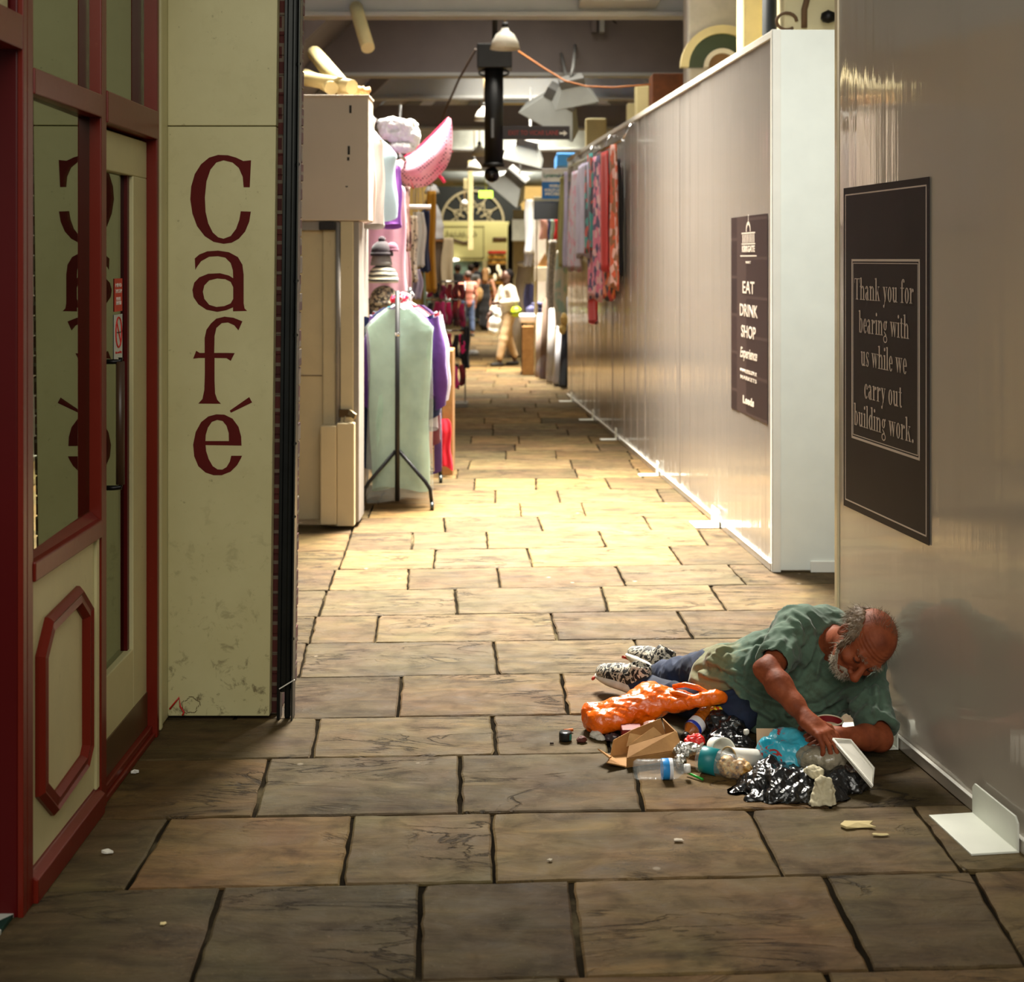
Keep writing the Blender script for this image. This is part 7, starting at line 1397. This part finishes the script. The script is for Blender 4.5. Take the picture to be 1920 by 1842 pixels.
# ================================================================== people further along the arcade
def figure(label, px, Y, H, skin, hairc, shirt, legs, yaw=0, pose='stand', dress=None, armL=None, armR=None, hair_long=False, shoes=rgb(30, 26, 24), group=None, stride=.1, sleeves=.5, head_turn=0):
    """standing or walking figure, H tall; local x to its left, y backwards; yaw 0 faces the camera"""
    x0 = (px-HX)/FPX*Y; t = thing('person', label, 'person', (x0, Y, 0), group); ca, sa = math.cos(yaw), math.sin(yaw); u = H
    def T(x, y, z): return (x0+(x*ca-y*sa)*u, Y+(x*sa+y*ca)*u, z*u)
    lo = np.array((x0-.45*u, Y-.45*u, 0)); hi = np.array((x0+.45*u, Y+.45*u, 1.05*u)); h = .0075*u
    SK = M_plain('skin_%d' % int(skin[0]*1e4), skin, .5)
    hipl, hipr = (.045, 0, .52), (-.045, 0, .52); kl, kr = (.05, -stride*.55, .28), (-.05, stride*.35, .28); al, ar = (.05, -stride, .045), (-.05, stride, .055)
    armL = armL or [(.115, 0, .80), (.145, .01, .64), (.14, -.02, .49)]; armR = armR or [(-.115, 0, .80), (-.145, .01, .64), (-.14, -.02, .49)]
    b = Field(lo, hi, h); hc = (math.sin(head_turn)*.01, -.012, .935)
    b.ell(T(*hc), (.052*u, .060*u, .068*u), k=.01).ell(T(0, -.028, .905), (.036*u, .036*u, .040*u), k=.015*u).cap(T(0, 0, .83), T(0, -.004, .89), .032*u, .030*u, k=.015).ell(T(0, -.076, .925), (.010*u, .014*u, .012*u), k=.008)
    for s_ in (-1, 1): b.ell(T(s_*.055, 0, .93), (.010*u, .012*u, .018*u), k=.004)
    b.chain([T(0, 0, .56), T(0, 0, .68), T(0, .005, .78)], [.06*u, .058*u, .062*u], k=.03)
    for A_ in (armL, armR):
        b.chain([T(*A_[0]), T(*A_[1]), T(*A_[2])], [.032*u, .025*u, .019*u], k=.01); d = unit(np.array(T(*A_[2]))-np.array(T(*A_[1]))); e = np.array(T(*A_[2])); b.ell(e+d*.03*u, (.02*u, .022*u, .028*u), k=.01)
        for i in range(4): b.cap(e+d*.05*u+np.array((0, (i-1.5)*.009*u, 0)), e+d*.088*u+np.array((0, (i-1.5)*.010*u, 0)), .006*u, .005*u, k=.002)
    for hp_, k_, a_ in ((hipl, kl, al), (hipr, kr, ar)): b.chain([T(*hp_), T(*k_), T(*a_)], [.055*u, .036*u, .022*u], k=.02)
    b.build('body', SK, t, 1)
    g = Field(lo, hi, h); ex = .012*u
    if dress is None:
        g.chain([T(0, 0, .52), T(0, 0, .62), T(0, .005, .72), T(0, .005, .79)], [.082*u, .078*u, .082*u, .075*u], k=.04)
        for A_ in (armL, armR):
            A0, A1, A2 = [np.array(T(*q)) for q in A_]; g.cap(A0, A0+(A1-A0)*min(1, sleeves*2), .044*u, .040*u, k=.03)
            if sleeves > .5: g.cap(A1, A1+(A2-A1)*(sleeves-.5)*2, .036*u, .030*u, k=.02)
        g.cap(T(.08, 0, .79), T(-.08, 0, .79), .05*u, k=.04); g.cap(T(0, -.03, .83), T(0, 0, .9), .036*u, k=.004, sub=True)
        g.build('top', shirt, t, 1, lambda v, n: .008*(nz(v, (9, 9, 5), 3, 2, True)-.6))
        lg_ = Field(lo, hi, h); lg_.ell(T(0, 0, .52), (.088*u, .075*u, .06*u), k=.03)
        for hp_, k_, a_ in ((hipl, kl, al), (hipr, kr, ar)): lg_.chain([T(*hp_), T(*k_), T(a_[0], a_[1], a_[2]+.05)], [.066*u, .048*u, .036*u], k=.02)
        lg_.build('trousers', legs, t, 1, lambda v, n: .006*(nz(v, (9, 9, 12), 4, 2, True)-.6))
    else:
        g.chain([T(0, 0, .10), T(0, 0, .32), T(0, 0, .53), T(0, 0, .63), T(0, .005, .72)], [.105*u, .095*u, .088*u, .066*u, .072*u], k=.04)
        for s_ in (-1, 1): g.cap(T(s_*.05, .0, .72), T(s_*.055, .01, .83), .012*u, k=.01)
        g.build('dress', dress, t, 1, lambda v, n: .012*(nz(v, (14, 14, 3), 3, 2, True)-.6))
    for a_ in (al, ar):
        s_ = Field(lo, hi, h); s_.cap(T(a_[0], a_[1]+.02, .022), T(a_[0], a_[1]-.085, .018), .026*u, .020*u, k=.01); s_.build('shoe', M_plain('shoe_%d' % int(shoes[0]*1e4), shoes, .5), t, 1)
    hr = Field(lo, hi, h); hr.ell(T(hc[0], .014, .955), (.060*u, .060*u, .062*u), k=.01); hr.ell(T(hc[0], -.055, .915), (.042*u, .045*u, .055*u), k=.01, sub=True)
    if hair_long: hr.cap(T(0, .035, .93), T(0, .05, .82), .045*u, .05*u, k=.02)
    hr.build('hair', hairc, t, 1, lambda v, n: .006*(nz(v, 40, 3, 2)-.5))
    return t, T
SKB = rgb(78, 48, 34); SKW = rgb(206, 150, 122); HBK = M_plain('hair_black', rgb(20, 17, 17), .9, spec=.1); HBR = M_plain('hair_blond', rgb(150, 110, 66), .7); HDK = M_plain('hair_dark', rgb(56, 40, 32), .7)
CRMC = M_cloth('cream_blouse', rgb(222, 208, 186), rgb(236, 226, 208)); TAN = M_cloth('tan_trousers', rgb(196, 164, 122), rgb(206, 176, 136))
wv_, T1 = figure('woman in cream blouse and tan trousers carrying bags, mid arcade', 951, 22.1, 1.52, SKB, HBK, CRMC, TAN, yaw=-1.15, armL=[(.11, 0, .80), (.16, .02, .68), (.02, -.13, .66)], armR=[(-.115, 0, .80), (-.13, -.05, .66), (-.10, -.15, .55)], stride=.11, sleeves=.85)
yb2 = lump('yellow_green_bag', [(P(968, 585, 21.85), (.09, .07, .085))], M_plain('bag_lime', rgb(186, 214, 24), .45), None, 81, .008, 8, .01); tag(yb2, 'lime green bag on the arm of the woman in cream', 'bag')
m = MB(); c = P(968, 585, 21.85); m.tube([c+Vector((.088*math.cos(a), .0-.076*abs(math.sin(a)) if False else -.075*math.sin(a), .03*math.cos(a)-.0)) for a in np.linspace(0, PI, 12)], .008, 6); m.tube([c+Vector((-.05, 0, .08)), c+Vector((-.02, 0, .15)), c+Vector((.05, 0, .14)), c+Vector((.07, 0, .06))], .008, 6); m.build('strap', BLK, yb2)
pbg = lump('white_plastic_bag', [(P(928, 605, 21.8), (.10, .08, .12)), (P(932, 588, 21.8), (.07, .06, .09)), (P(926, 620, 21.8), (.09, .07, .07))], m_bag('thin_white_plastic', rgb(222, 226, 222), .35, .5, rgb(236, 238, 234)), None, 83, .03, 9, .01); tag(pbg, 'full white plastic bag carried by the woman in cream', 'bag')
figure('fair haired woman in long black dress walking away, further along', 910, 33.0, 1.47, SKW, HBR, None, None, yaw=PI, dress=M_cloth('black_dress', rgb(22, 20, 22)), hair_long=True, stride=.09, armL=[(.105, 0, .80), (.14, .03, .66), (.13, .02, .52)], armR=[(-.105, 0, .80), (-.15, .02, .66), (-.16, .03, .54)])
tb2 = lump('tote_bag', [(P(898, 552, 32.9), (.10, .06, .17))], M_cloth('tan_canvas', rgb(190, 150, 96)), None, 85, .02, 6, .014); tag(tb2, 'tan canvas bag at the side of the woman in black', 'bag')
tb3 = lump('cream_bag', [(P(888, 560, 32.8), (.10, .06, .10))], M_cloth('cream_canvas', rgb(206, 192, 168)), None, 86, .03, 6, .014); tag(tb3, 'cream bag in the hand of the woman in black', 'bag')
figure('man in pale grey shirt with back turned, left of the far shop', 884, 35.2, 1.55, SKW, HDK, M_cloth('grey_shirt', rgb(176, 176, 180)), M_cloth('dark_trousers', rgb(40, 40, 46)), yaw=PI-.5, stride=.05)
figure('person in dark clothes at the left of the far shop window', 858, 36.2, 1.55, SKW, HDK, M_cloth('dark_top', rgb(40, 38, 40)), M_cloth('dark_trousers', rgb(40, 40, 46)), yaw=PI, stride=.04)
figure('person in a dark cap and jacket inside the far shop front', 893, 36.8, 1.62, SKW, HBK, M_cloth('dark_jacket', rgb(46, 46, 54)), M_cloth('dark_trousers', rgb(40, 40, 46)), yaw=PI-.3, stride=.04)
figure('woman in salmon top beside the far end of the sock rack', 877, 30.5, 1.42, rgb(200, 130, 104), HDK, M_cloth('salmon_top', rgb(200, 124, 104)), M_cloth('blue_trousers', rgb(60, 76, 110)), yaw=PI+.5, stride=.06, sleeves=.1)
